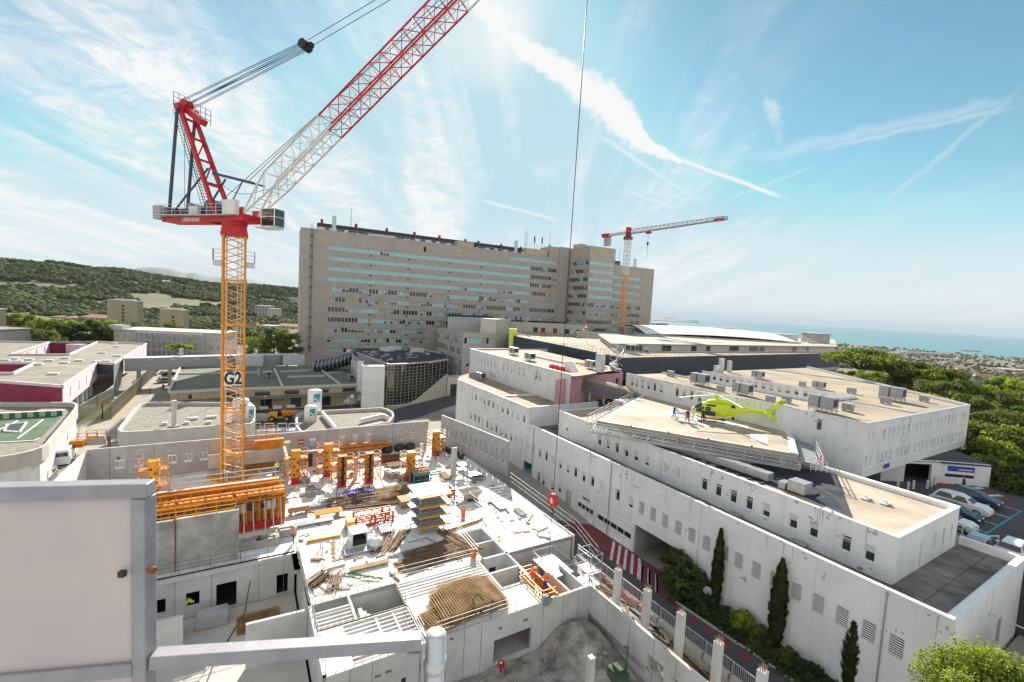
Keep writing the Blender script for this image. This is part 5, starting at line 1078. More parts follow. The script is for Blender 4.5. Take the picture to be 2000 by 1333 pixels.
g = G(); g.sbox(36, 36.3, -40, -33, ZS+.12, ZS+.3) if 0 else g.beam(S(600, 1060)+V((0, 0, .15)), S(665, 1048)+V((0, 0, .15)), .35, .2); g.build('timber', 'form_yellow', label='yellow beam on the slab edge right of the orange clad worker', cat='timber')
g = G(); random.seed(4)
for k in range(420):
    s = random.uniform(28, 60); t = random.uniform(-32, -8) if s < 41 else random.uniform(-50, -8); c = W(s, t, ZS+.04)
    if 27.5 < s < 33 and -18 < t < -14.5: continue
    a = random.gauss(RA if k % 2 else RB, .35); d = V((cos(a), sin(a), 0)); L_ = random.choice([.2, .3, .5, .9, 1.6]); h_ = random.choice([.03, .05, .1, .25]); g.beam(c-d*L_/2, c+d*L_/2, random.uniform(.05, .3), h_, random.randrange(5))
g.build('slab_debris', ['wood', 'steel_grey', 'rebar', 'blind', 'concrete_stained'], label='small offcuts, tools and debris scattered over the white slab', cat='debris', kind='stuff')
def lying(n, s, t, L, w_, h, m, label, cat, rz=None, k=5):
    rz = RB if rz is None else rz; o = thing(n, W(s, t, ZS), label, cat); c = W(s, t, ZS); x = V((cos(rz), sin(rz), 0)); y = V((-x.y, x.x, 0)); g = G()
    for q in range(k): b = -w_/2+w_*q/max(1, k-1); g.beam(c+x*(-L/2)+y*b+V((0, 0, h)), c+x*(L/2)+y*b+V((0, 0, h)), .09, .12)
    g.build('bars', m, o); g = G()
    for q in (-.35, .35): g.beam(c+x*L*q-y*w_*.6+V((0, 0, h*.45)), c+x*L*q+y*w_*.6+V((0, 0, h*.45)), .1, h*.8)
    g.build('bearers', 'wood', o)
for a in ((44.6, -29.2, 3, .8, .3, 'galv', 'bundle of light tubes lying left of the long dark rebar bundle', None), (40.6, -30.4, 3.6, .7, .25, 'steel_grey', 'grey scaffold tubes near the orange clad worker', None), (47.2, -13.2, 2.6, .8, .35, 'wood', 'boards on bearers left of the grey column', RA), (50.6, -10.2, 3.2, .6, .2, 'rebar', 'rusty bars lying beyond the grey column', None), (41.9, -28.9, 2.8, 1., .5, 'form_yellow', 'yellow edge beams stacked left of the red frames', None), (36.2, -24.4, 2.2, .9, .4, 'steel_grey', 'grey panels stacked before the slab tables', RA), (33.2, -27.6, 2.4, .8, .25, 'galv', 'aluminium beams lying below the white box', None), (30.4, -27.2, 3.4, .5, .2, 'wood', 'timber boards lying along the white slab above the stair well', None), (57.6, -22.8, 3., .8, .6, 'form_orange', 'orange braces stacked at the rear wall', None), (36.6, -10.8, 2.6, .8, .2, 'steel_grey', 'concrete sleepers lying at the clinic side edge, upper', RA), (33.9, -9.4, 2., .7, .2, 'concrete_stained', 'concrete sleepers lying at the clinic side edge, lower', RA), (43.6, -31.6, 2.2, .9, .5, 'rust', 'rust red braces beside the right end of the long formwork', None)): lying('bar_stack', *a[:6], a[6], 'bars', a[7])
g = G()
for (x, y) in ((700, 900), (760, 905), (640, 905), (560, 975), (610, 1000), (660, 985), (880, 960), (950, 960)):
    a = S(x, y); d = V((-.12, -.99, 0)); g.beam(a+V((0, 0, .03)), a+V((B.x, B.y, 0))*random.uniform(2, 5)+V((0, 0, .03)), .05, .04)
g.build('cables', 'black', label='black cables lying across the white slab', cat='cable', kind='stuff')
# guard rails
def grail(pts, label, h=1.1, n=3, step=2.2): g = G(); rail(g, [W(s, t, ZS) for s, t in pts], h, n, .02, step); return g.build('guard_rail', 'rail_steel', label=label, cat='guard rail', group='temporary guard rails of the site')
grail([(35.9, -50), (35.9, -37), (35.9, -32.8)], 'guard rail on the slab edge above the courtyard door wall')
grail([(27.5, -32.2), (27.5, -25.8), (27.5, -18.2)], 'guard rail along the lower slab edge above the stair well')
grail([(32.9, -17.8), (27.6, -17.9), ], 'guard rail on the left side of the open shafts')
grail([(33, -14.8), (27.5, -14.7)], 'guard rail on the right side of the open shafts')
grail([(27.5, -14.7), (27.5, -7.4)], 'guard rail on the near edge of the white right hand slab')
grail([(20., -25), (20, -18.4), (20, -16.2)], 'guard rail on the front wall head below the big mesh stack', 1.0)
grail([(33., -13.2), (39.3, -13.4), (39.3, -7.4)], 'guard rail between the skip and the white right hand slab')
grail([(43.4, -25.6), (43.2, -18.6)], 'guard rail around the trench in front of the dark rebar bundle')
grail([(24.2, -25.9), (20, -25.9)], 'guard rail right of the ribbed floor')
grail([(35.5, -32.6), (29, -32.5), (20, -32.3)], 'guard rail down the left edge of the front slab', 1.15, 3, 1.1)
grail([(41.8, -6.2), (27.3, -6.6), (22, -8.2)], 'scaffold railing along the clinic side slab edge', 1.6, 3, 1.9)
# scaffold by the road and the platform with two workers
def scaff(s0, s1, t0, t1, z0, z1, label, decks=(1.9,)):
    o = thing('scaffold', W((s0+s1)/2, (t0+t1)/2, z0), label, 'scaffold', 'scaffold towers'); g = G(); cs = [(s0, t0), (s1, t0), (s1, t1), (s0, t1)]
    for s, t in cs: g.tube(W(s, t, z0), W(s, t, z1), .04, 6)
    z = z0+.4
    while z < z1:
        for (a, b), (c, d) in zip(cs, cs[1:]+cs[:1]): g.tube(W(a, b, z), W(c, d, z), .03, 5)
        z += .75
    g.tube(W(s0, t0, z0+.3), W(s1, t0, z1-.3), .03, 5); g.tube(W(s0, t1, z1-.3), W(s1, t1, z0+.3), .03, 5); g.build('frame', 'steel_grey', o); g = G()
    for d in decks: g.sbox(s0, s1, t0, t1, z0+d, z0+d+.05)
    g.build('deck', 'steel_grey', o); return o
scaff(22.4, 25.8, -13., -10.6, -1.2, 3.6, 'scaffold tower with white sheeted deck inside the open bay', (3.3,))
scaff(21.2, 23., -9.8, -8.4, -.2, 4., 'small scaffold tower by the road barrier at the slab corner', (1.2, 2.4))
scaff(33.8, 35.3, -30.6, -28.8, -1.2, 3.6, 'little ladder scaffold at the white box', (3.,))
scaff(46.2, 47.4, -11.6, -10.4, ZS, ZS+2.4, 'small scaffold trestle with boards beside the grey column', (1., 1.7))
scaff(44.2, 45.6, -10.6, -8.8, ZS, ZS+1.2, 'low rack of scaffold parts right of the grey column', (.5, .9))
wp = thing('work_platform', W(21.8, -15.2, 1.5), 'yellow work platform hung on the wall formwork with two workers', 'platform'); g = G(); g.sbox(20.2, 23.6, -15.7, -14.5, 1.9, 1.98); g.sbox(19.9, 23.6, -14.4, -14.25, -1, 2.6); g.build('deck', 'form_orange', wp); g = G(); rail(g, [W(20.1, -14.5, 1.98), W(20.1, -15.8, 1.98), W(23.7, -15.8, 1.98), W(23.7, -14.5, 1.98)], 1.15, 3, .05, 1.2)
for s in (20.4, 22, 23.5): g.beam(W(s, -15.7, 1.9), W(s, -14.5, .6), .08)
g.build('railing', 'form_yellow', wp); g = G(); c = W(19.95, -15.6, 2.5); g.tube(c, c-V((A.x, A.y, 0))*.3, .45, 12); g.tube(W(20., -15.4, -1), W(20.6, -15.2, 1.9), .06); g.build('hose_reel', 'steel_grey', wp)
# ---------------------------------------------------------------- dirt yard and courtyard
g = G(); n1, n2 = 120, 140
def dz(s, t):
    z = -1.35+.25*mnoise.noise(V((s*.3, t*.3, 0)))+.2*mnoise.noise(V((s*1.1, t*1.1, 2)))+.14*abs(mnoise.noise(V((s*2.4, t*1.7, 4))))
    z += 2.1*max(0, 1-hypot((s-18.2)/4.6, (t+13.2)/3.2))**1.1+.7*max(0, 1-hypot((s-15)/3.5, (t+17.5)/2.4)); return z+(.25 if t > -12 else 0)
for i in range(n1+1):
    for j in range(n2+1): s = -10+29.6*i/n1; t = -50+38.8*j/n2; p = W(s, t, 0); g.v.append((p.x, p.y, dz(s, t)))
for i in range(n1):
    for j in range(n2): k = i*(n2+1)+j; g.f.append((k, k+1, k+n2+2, k+n2+1)); g.m.append(0)
g.build('dirt_yard', 'dirt', smooth=True, kind='structure')
g = G(); random.seed(14)
for k in range(900):
    s = random.uniform(2, 19.4); t = random.uniform(-32, -11.4); r_ = random.choice([.04, .06, .08, .1, .18]); p = W(s, t, dz(s, t)); g.loft([[p+V((cos(q*pi/2.5+k)*r_*random.uniform(.7, 1.3), sin(q*pi/2.5+k)*r_*random.uniform(.7, 1.3), z)) for q in range(5)] for z in (-.03, r_*.7)], random.randrange(2))
g.build('rubble', ['dirt', 'concrete_stained'], label='small stones and clods strewn over the dirt yard', cat='rubble', kind='stuff')
g = G(); g.path([W(19.3, -14+.0, -.9), W(17.5, -16.5, -1.), W(16, -20, -1.1), W(16.6, -24, -1.1)], .05, 6); g.path([W(14, -12, -.8), W(12, -14, -1.), W(10, -13.4, -1.1), W(7, -15, -1.1)], .04, 6); g.build('hose', 'rail_steel', label='dark hoses lying over the dirt yard', cat='hose')
g = G(); g.prism([W(a, b, 0)[:2] for a, b in ((19.6, -60), (19.6, -32.7), (35.5, -32.7), (35.5, -60))], -1.6, -1.3); g.build('courtyard_ground', 'concrete_beige', kind='structure')
def pile(s, t, label, n=9, m='alu'):
    o = thing('plank_stack', W(s, t, -1.3), label, 'planks', 'stacks of formwork beams'); g = G()
    for k in range(n): g.sbox(s-.55, s+.55, t-1.05, t+1.05, -1.15+k*.12, -1.06+k*.12)
    g.build('planks', m, o); g = G(); g.sbox(s-.5, s-.35, t-1, t+1, -1.3, -1.15); g.sbox(s+.35, s+.5, t-1, t+1, -1.3, -1.15); g.build('bearers', 'wood', o)
pile(33.9, -38.9, 'right stack of striped aluminium beams in the courtyard'); pile(33.5, -42.1, 'left stack of striped aluminium beams in the courtyard', 8)
for (a, b, c, d, lb) in ((27.4, -36.6, 27.2, -32.6, 'pale concrete wall stub across the courtyard'), (31.2, -46, 30.9, -40.6, 'concrete wall stub at left behind the foreground frame'),):
    o = thing('courtyard_stub', W((a+c)/2, (b+d)/2, -1.3), lb, 'wall', 'courtyard wall stubs'); g = G(); g.prism([W(x, y, 0)[:2] for x, y in ((a, b), (c, d), (c+.25, d), (a+.25, b))], -1.4, 2.2 if b > -40 else 1.9); g.build('wall', 'concrete_fresh', o)
g = G(); g.path([W(35.3, -36.2, .9), W(34.9, -36.4, .1), W(34.4, -36.6, -1.2), W(32, -37.5, -1.25), W(29, -38.6, -1.25), W(27, -39, -1.25)], .04, 6); g.build('cable', 'black', label='black cable trailing across the courtyard floor', cat='cable')
# columns and fence strip beside the striped road
for i, (px, py) in enumerate([(1208, 1112), (1265, 1152), (1331, 1197), (1404, 1254), (1490, 1310)]):
    p = onT(px, py, -9.6); s, t = toST(p); o = thing('precast_column', W(s, t, -.3), ('first', 'second', 'third', 'fourth', 'fifth and nearest')[i]+' of the pale columns standing along the road, counted from the slab corner', 'column', 'columns along the road'); g = G(); g.sbox(s-.24, s+.24, t-.24, t+.24, -.4, p.z); g.build('shaft', 'concrete_fresh', o)
    g = G()
    for a in (-.17, -.06, .06, .17):
        for b in (-.17, .17): g.beam(W(s+a, t+b, p.z), W(s+a, t+b, p.z+.35), .035)
    for z in (.12, .25): g.beam(W(s-.17, t-.17, p.z+z), W(s+.17, t-.17, p.z+z), .03); g.beam(W(s-.17, t+.17, p.z+z), W(s+.17, t+.17, p.z+z), .03)
    g.build('starter_bars', 'rebar', o)
p = at(1155, 1283, 1.6); s, t = toST(p); g = G(); g.sbox(s-.22, s+.22, t-.22, t+.22, -1.5, 1.6); o = g.build('precast_column', 'concrete_fresh', label='lone pale column standing in the dirt yard', cat='column')
fn = thing('site_fence', W(12, -6.4, 0), 'barred site fence with concrete feet between road and columns', 'fence'); g = G()
for k in range(14): s = 27-2.2*k; g.sbox(s-2.0, s, -6.55, -6.15, 0, .42)
g.build('barrier_blocks', 'concrete_beige', fn)
for k in range(14):
    s1 = 27-2.2*k; g = G(); g.beam(W(s1, -6.35, .42), W(s1, -6.35, 1.5), .06); g.beam(W(s1, -6.35, 1.48), W(s1-2.1, -6.35, 1.48), .05); g.beam(W(s1, -6.35, .5), W(s1-2.1, -6.35, .5), .05)
    for q in range(14): g.beam(W(s1-.15*q, -6.35, .5), W(s1-.15*q, -6.35, 1.48), .025)
    g.build('fence_panel', 'galv', fn)
g = G(); g.path([W(23.5-.6*k, -7.6+.15*sin(k), .9+.5*abs(sin(k*.8))) for k in range(12)], .05, 6); g.build('hose', 'red', label='red hose draped along the site fence by the first column', cat='hose')
for k, (s, lb) in enumerate(((9.7, 'yellow grating panel between the third and fourth column'), (6.9, 'yellow grating panel beyond the fourth column'))):
    g = G(); L_ = 2.6-1.2*k
    for q in range(int(L_/.25)+1): g.beam(W(s+1.2-.25*q, -9.9, .2), W(s+1.2-.25*q, -9.9, 1.7), .06)
    for z in (.2, .7, 1.2, 1.7): g.beam(W(s+1.2, -9.9, z), W(s+1.2-L_, -9.9, z), .06)
    g.build('grating', 'form_yellow', label=lb, cat='grating', group='yellow gratings')
g = G(); g.prism([W(a, b, 0)[:2] for a, b in ((27, -11), (-10, -11), (-10, -6.2), (27, -6.2))], -.6, 0.0); g.build('verge', 'dirt', kind='structure')
g = G()
for k in range(70): c = W(random.uniform(0, 22), random.uniform(-9.4, -7.2), .08); a = random.gauss(RA, .25); d = V((cos(a), sin(a), 0))*random.uniform(.6, 2.4); g.beam(c-d, c+d, .12, .08, random.randrange(3))
g.build('scrap', ['wood', 'rust', 'dark'], label='loose scrap wood and bars strewn between fence and retaining wall', cat='scrap', kind='stuff')
gm = thing('pump', W(8.2, -14.4, -1.3), 'small mint green pump machine in the dirt yard', 'machine'); g = G(); c = at(1207, 1320, -.6); g.box(c, (1.4, .9, .9), RA); g.box(c+V((0, 0, .6)), (.8, .5, .3), RA); g.build('body', 'court_green', gm); g = G(); g.tube(c+V((.7, .6, -.6)), c+V((.8, .7, 1.7)), .07); g.tube(c+V((.8, .7, 1.7)), c+V((.5, .5, 1.9)), .1); g.build('arm', 'court_green', gm)
# ================================================================ roads
g = G(); g.prism([W(a, b, 0)[:2] for a, b in ((62, -6.2), (-10, -6.2), (-10, -2.3), (10, -2.5), (18, -2.9), (20, -.02), (62, -.02))], -.5, 0.01); g.build('road', 'asphalt', kind='structure')
g = G()
def stripe(s, t0, t1, w_, m, kk=.9): 
    a = [(s, t0), (s+w_, t0), (s+w_-kk*(t0-t1), t1), (s-kk*(t0-t1), t1)]; g.prism([W(x, y, 0)[:2] for x, y in a], .01, .016, m)
for k in range(20):
    s = 20.45+k*.97; e = min(0, 0); stripe(s, -.15, -3.3 if k < 16 else -2.3, .48, 0)
    if k < 8: stripe(s+.5, -.25 if k > 2 else -.9, -3.2 if k < 5 else -3.3, .4, 1)
for k in range(10): s = 16.9-1.55*k; g.prism([W(a, b, 0)[:2] for a, b in ((s, -3.05), (s-.75, -2.95), (s-.75, -3.4), (s, -3.5))], .01, .016, 0)
g.build('road_markings', ['road_red', 'road_white'], kind='structure')
g = G(); kb = [(20, -.1), (18.2, -2.75), (15, -2.65), (10, -2.35), (5, -2.2), (-10, -2.1)]
for a, b in zip(kb, kb[1:]): g.beam(W(a[0], a[1], .06), W(b[0], b[1], .06), .18, .14)
g.build('kerb', 'concrete', kind='structure')
g = G(); n1 = 40
for i in range(n1+1):
    s = 19.3-31*i/n1
    for j in range(7): f = j/6; t = -2.65+.5*(18-s)/28+(2.6)*f if s < 18 else -1.4+1.3*f; p = W(s, min(t, -.02), 0); g.v.append((p.x, p.y, .02+.5*f*min(1, (19.3-s)/8)+.12*mnoise.noise(V((s, t*2, 1)))*(1 if 0 < j < 6 else 0)))
for i in range(n1):
    for j in range(6): k = i*7+j; g.f.append((k, k+1, k+8, k+7)); g.m.append(0)
g.build('planted_bank', 'earth_bank', smooth=True, kind='structure')
g = G(); c = W(39.6, -.7, 0); g.tube(c, c+V((0, 0, .8)), .3, 10); g.build('litter_bin', 'concrete_beige', label='round beige litter bin by the garage door', cat='bin')
# ================================================================ tower cranes
def lattice(g, p, q, w0, w1, bays, up, r=.07, rd=.04, tri=False, mi=0, mid=0):
    """four chord lattice between p and q; up is the section's second axis"""
    p = V(p); q = V(q); d = (q-p).normalized(); x = d.cross(up).normalized(); y = x.cross(d)
    cs = [(-1, -1), (1, -1), (1, 1), (-1, 1)] if not tri else [(-1, -1), (1, -1), (0, 1)]
    def P(i, f): w = (w0+(w1-w0)*f)/2; return p+(q-p)*f+x*cs[i][0]*w+y*cs[i][1]*w
    n = len(cs)
    for i in range(n): g.tube(P(i, 0), P(i, 1), r, 6, mi)
    for k in range(bays):
        f0, f1 = k/bays, (k+1)/bays
        for i in range(n):
            j = (i+1) % n
            if k % 2: g.beam(P(i, f0), P(j, f1), rd*1.8, mi=mid)
            else: g.beam(P(j, f0), P(i, f1), rd*1.8, mi=mid)
            g.beam(P(i, f0), P(j, f0), rd*1.6, mi=mid)
    for i in range(n): g.beam(P(i, 1), P((i+1) % n, 1), rd*1.6, mi=mid)
CB = W(55.3, -38.0, 0); CT = 32.6
cr1 = thing('luffing_crane', (CB.x, CB.y, ZS), 'large luffing tower crane with yellow mast, red and white jib and its number board', 'tower crane')
mw = 2.2; ax = V((B.x, B.y, 0)); ay = V((A.x, A.y, 0)); UPZ = V((0, 0, 1))
nsec = 6; zz0 = 1.2
for k in range(nsec):
    za = zz0+(CT-zz0)*k/nsec; zb = zz0+(CT-zz0)*(k+1)/nsec; g = G()
    cs = [(-1, -1), (1, -1), (1, 1), (-1, 1)]; C_ = lambda i, z: V((CB.x, CB.y, z))+ax*cs[i][0]*mw/2+ay*cs[i][1]*mw/2
    for i in range(4): g.beam(C_(i, za), C_(i, zb), .2)
    m = 3
    for b in range(m):
        z0_ = za+(zb-za)*b/m; z1_ = za+(zb-za)*(b+1)/m; zm = (z0_+z1_)/2
        for i in range(4):
            j = (i+1) % 4; mid = (C_(i, zm)+C_(j, zm))/2; mid = C_(j, zm) if b % 2 else C_(i, zm); o1 = (i if b % 2 else j)
            g.beam(C_(o1, z0_), mid, .1); g.beam(mid, C_(o1, z1_), .1)
            if b == 0: g.beam(C_(i, z0_+.02), C_(j, z0_+.02), .13)
    for i in range(4): g.beam(C_(i, zb-.25), C_(i, zb+.25), .27)
    g.build('mast_section', 'crane_yellow', cr1)
g = G(); lx = ax*.55-ay*.2
for o in (-.2, .2): a = V((CB.x, CB.y, zz0))+lx+ax*o; g.beam(a, a+V((0, 0, CT-zz0)), .06)
for k in range(90): a = V((CB.x, CB.y, zz0+.35*k))+lx; g.beam(a-ax*.2, a+ax*.2, .04)
for k in range(30): a = V((CB.x, CB.y, zz0+1.05*k))+lx-ay*.4; g.beam(a-ax*.35, a+ax*.35, .04)
a = V((CB.x, CB.y, zz0))-ax*.75-ay*.6; g.tube(a, a+V((0, 0, CT-zz0)), .09, 6); g.build('ladder', 'galv', cr1)
g = G(); zb_ = 15.75; a = V((CB.x, CB.y, 0))-ay*(mw/2+.14); g.prism([q[:2] for q in (a-ax*.88, a+ax*.88, a+ax*.88-ay*.04, a-ax*.88-ay*.04)], zb_-.8, zb_+.85); G2B = g.build('number_board', 'white_paint', cr1); G2C = a-ay*.05+V((0, 0, zb_))
g = G()                                                               # access platforms at the mast head
for sx_ in (-1, 1):
    c = V((CB.x, CB.y, 29.6))+ax*sx_*1.65; g.box(c, (.95, 1.6, .1), RB); rail(g, [c+ax*.45-ay*.8, c+ax*.45+ay*.8, c-ax*.45+ay*.8, c-ax*.45-ay*.8], 1.3, 3, .03, .8, True); g.box(c-V((0, 0, .3)), (.9, 1.5, .5), RB)
g.build('mast_platform', 'galv', cr1)
g = G()                                                               # foot cross under the slab
for d in (ax+ay, ax-ay): g.beam(V((CB.x, CB.y, ZS+.25))-d*2.6, V((CB.x, CB.y, ZS+.25))+d*2.6, .4, .5)
g.build('foot_cross', 'crane_yellow', cr1)
JA = R(106.5); jd = V((sin(JA), cos(JA), 0)); js = V((-jd.y, jd.x, 0)); C0 = V((CB.x, CB.y, 0))
J = lambda r, l, z: C0+jd*r+js*l+V((0, 0, z))
g = G(); rz = atan2(jd.y, jd.x)
k0 = [C0+V((0, 0, CT))+(ax*a+ay*b)*1.4 for a, b in ((-1, -1), (1, -1), (1, 1), (-1, 1))]; k1 = [C0+V((0, 0, CT+1.25))+(ax*a+ay*b)*1.2 for a, b in ((-1, -1), (1, -1), (1, 1), (-1, 1))]
g.loft([k0, k1]); g.tube(J(0, 0, CT+1.25), J(0, 0, CT+1.65), 1.35, 16); g.build('slewing_ring', 'crane_red', cr1)
g = G(); g.box(J(.9, 0, CT+2.0), (3.4, 2.6, .8), rz); g.beam(J(-10.2, -.9, CT+1.8), J(0, -1, CT+1.8), .3, .6); g.beam(J(-10.2, .9, CT+1.8), J(0, 1, CT+1.8), .3, .6); g.box(J(-6.5, 0, CT+1.6), (6.5, 1.7, .25), rz)
for r in (2.0,):
    for l in (-1.1, 1.1): g.box(J(r, l, CT+2.5), (.9, .25, 1.3), rz)
g.build('slewing_platform', 'crane_red', cr1)
g = G(); c = J(-5.4, -1.12, CT+1.72); g.box(c, (4.2, .04, .7), rz); NAMEB = g.build('name_board', 'crane_red', cr1); NAMEC = J(-5.4, -1.15, CT+1.72)
g = G(); g.box(J(-10.6, 0, CT+2.6), (1.3, 2.8, 1.6), rz); 
for k in range(5): g.box(J(-10.6, 0, CT+1.9+.33*k), (1.36, 2.86, .05), rz)
g.build('counterweight', 'concrete', cr1)
g = G(); 
for l in (-1.6, 1.6): g.box(J(-4.6, l, CT+2.15), (11, .9, .07), rz); rail(g, [J(-10, l*1.25, CT+2.2), J(.8, l*1.25, CT+2.2)], 1.15, 3, .03, 1.3)
g.build('walkway', 'galv', cr1)
g = G(); g.tube(J(-5.6, -1.0, CT+2.9), J(-5.6, 1.0, CT+2.9), .85, 16); g.tube(J(-2.6, -1.0, CT+3.1), J(-2.6, 1.0, CT+3.1), 1.05, 16); g.box(J(-7.6, .2, CT+2.7), (1.6, 1.8, .9), rz); g.box(J(-4.1, .9, CT+2.9), (1.3, .8, 1.1), rz); g.build('winches', 'strut_blue', cr1)
g = G(); g.box(J(-4.6, -1.3, CT+2.75), (1.3, .5, 1.0), rz); g.box(J(1.3, -1.7, CT+3.0), (1.8, .6, 1.6), rz); g.build('switch_cabinet', 'cream_paint', cr1)
cabo = G(); cx_ = J(3.9, 1.7, CT+2.4); cabo.box(cx_, (1.9, 1.5, 2.0), rz); CABO = cabo.build('operator_cab', 'glass', cr1); g = G()
for a in (-.95, .95):
    for b in (-.75, .75): g.beam(cx_+jd*a+js*b-V((0, 0, 1)), cx_+jd*a+js*b+V((0, 0, 1.0)), .09)
for z in (-1, 0.1, 1.02):
    for b in (-.77, .77): g.beam(cx_+jd*-.97+js*b+V((0, 0, z)), cx_+jd*.97+js*b+V((0, 0, z)), .08)
    for a in (-.97, .97): g.beam(cx_+jd*a-js*.77+V((0, 0, z)), cx_+jd*a+js*.77+V((0, 0, z)), .08)
g.box(cx_-V((.3, .2, 1.2)), (2.4, 2.0, .12), rz); g.build('cab_frame', 'white_paint', CABO)
# A-frame
AP = lambda l: J(-7.6, l, 47.6)
g = G()
for l in (-1.0, 1.0): g.beam(J(-1.6, l*1.1, CT+2.2), AP(l*.8), .36, .42)
for f in (.3, .52, .72, .9): g.beam(J(-1.6, -1.1, CT+2.2).lerp(AP(-.8), f), J(-1.6, 1.1, CT+2.2).lerp(AP(.8), f), .22 if f != .3 else .34)
for f0, f1 in ((.3, .52), (.52, .72), (.72, .9)): g.beam(J(-1.6, -1.1, CT+2.2).lerp(AP(-.8), f0), J(-1.6, 1.1, CT+2.2).lerp(AP(.8), f1), .12)
g.beam(AP(-1.3), AP(1.3), .7, .6); g.beam(AP(0)+V((0, 0, .1)), J(-4.9, 0, 45.9), .9, .7); g.tube(AP(-.5)+V((0, 0, .6)), AP(.5)+V((0, 0, .6)), .55, 12); g.build('a_frame', 'crane_red', cr1)
g = G()
for l in (-1, 1): g.tube(AP(l*1.1), J(-9.0, l*1.1, CT+2.0), .19, 8)
g.beam(J(-8.8, -1, CT+2.3), J(-2.9, -1, 40.3), .16); g.beam(J(-6.2, .9, CT+2.3), J(-2.6, 1, 39.6), .16); g.beam(J(-3, -.3, 39.9), J(3.0, -.3, 38.6), .3); g.beam(J(-.6, -.3, 39.4), J(4.6, -.3, 38.2), .2); g.beam(J(1.4, -.3, 38.8), J(-1, -.4, CT+2.5), .1); g.build('stays', 'strut_blue', cr1)
g = G(); la = J(-2.6, -.2, CT+2.3); lb_ = AP(0)-jd*.7
for o in (-.35, .35): g.beam(la+js*o-jd*.9, lb_+js*o-jd*.5, .06); g.beam(la+js*o-jd*1.4, lb_+js*o-jd*1.0, .04)
for k in range(34): a = la.lerp(lb_, k/33)-jd*.8; g.beam(a-js*.35, a+js*.35, .05); g.beam(a-js*.35, a-js*.35-jd*.5, .03)
rail(g, [AP(-1)+V((0, 0, .2))-jd*.8, AP(1)+V((0, 0, .2))-jd*.8], 1.6, 3, .03, .7); rail(g, [J(-5, -1, 45.9), J(-5, 1, 45.9)], 1.8, 3, .03, .7); g.build('a_frame_ladder', 'dark', cr1)
# jib
j0 = J(2.3, 0, CT+2.1); JT = J(40.2, 0, 64.8); dj = (JT-j0).normalized(); ju = js.cross(dj); ju = ju if ju.z > 0 else -ju; JL = (JT-j0).length
Jp = lambda f, o=0., l=0.: j0+(JT-j0)*f+ju*o+js*l
g = G(); hw_ = 1.05; foot = [Jp(0, 0, -1.1), Jp(0, 0, 1.1)]
e_ = Jp(.11, .9, 0)
def jl(g, f0, f1, w0, w1, bays):
    p = Jp(f0, .9); q = Jp(f1, .9); lattice(g, p, q, w0, w1, bays, ju, .1, .038)
for l in (-1.05, 1.05):
    for o in (-.15, 1.95): g.tube(Jp(0, .2, l), Jp(.11, o, l), .1, 6)
    g.beam(Jp(.04, .0, l), Jp(.08, 1.4, l), .08); g.beam(Jp(.08, .1, l), Jp(.11, 1.9, l), .08)
for f in (.03, .06, .09): g.beam(Jp(f, .3, -1.05), Jp(f, .3, 1.05), .08); g.beam(Jp(f, .3, -1.05), Jp(min(.11, f+.03), .3, 1.05), .06)
jl(g, .11, .30, 2.1, 2.1, 6); g.build('jib_foot', 'crane_white', cr1)
g = G(); jl(g, .30, .68, 2.1, 2.1, 12); g.build('jib_section', 'crane_red', cr1); g = G(); jl(g, .68, 1.0, 2.1, 1.4, 10); g.build('jib_head', 'crane_white', cr1)
g = G(); 
for l in (-.3, .3): g.beam(Jp(.1, .25, l), Jp(.99, .25, l), .06)
for k in range(70): a = Jp(.1+.0127*k, .25); g.beam(a-js*.3, a+js*.3, .04)
g.build('jib_walkway', 'galv', cr1)
g = G(); HB = J(10.2, 0, 54.1)+V((0, 0, -.8)); HB = AP(0).lerp(JT, .36)+V((0, 0, -.6)); ropes = []
for l in (-.5, -.3, .3, .5): ropes += [(AP(l)+V((0, 0, 1.0)), HB+js*l*1.0+V((0, 0, .15))), (AP(l)+V((0, 0, .2)), HB+js*l*1.0-V((0, 0, .15)))]
for l in (-.45, .45): ropes.append((HB+js*l, AP(0).lerp(JT, .62)+js*l+V((0, 0, -.5)))); ropes.append((AP(0).lerp(JT, .62)+js*l+V((0, 0, -.5)), JT+js*l))
ropes.append((J(1.8, 0, 38.8), Jp(.95, 1.4))); ropes.append((J(-2.6, 0, CT+3.8), Jp(.99, .3)))
for a, b in ropes: g.tube(a, b, .035, 5)
c0 = AP(.9)-V((0, 0, 4.0)); cat = [c0.lerp(J(3.6, .9, 38.2), k/10)-V((0, 0, 2.6*sin(pi*k/10))) for k in range(11)]; g.path(cat, .03, 5); g.tube(J(-7.9, 0, 47), J(-7.9, 0, CT+2.6), .03, 5); g.build('ropes', 'strut_blue', cr1)
g = G(); g.tube(HB-js*.6, HB+js*.6, .5, 12); g.box(HB+jd*.5, (.9, .5, .4), rz)
p = AP(0).lerp(JT, .62)+V((0, 0, -.5)); [g.box(p+js*l, (.9, .25, .3), rz) for l in (-.45, .45)]; g.build('pulley_block', 'black', cr1)
g = G(); hx = S(1072, 1100); hp_ = V((hx.x, hx.y, 0)); tip = V((hx.x, hx.y, 64.)); hz_ = 9.4
r_ = ray(1080, 978); k_ = hypot(hx.x, hx.y)/hypot(r_.x, r_.y); hz_ = HC+r_.z*k_
g.tube(JT, V((hx.x, hx.y, hz_+.7)), .03, 5); g.tube(JT+js*.2, V((hx.x, hx.y, hz_+.7)), .03, 5); g.build('hoist_rope', 'black', cr1)
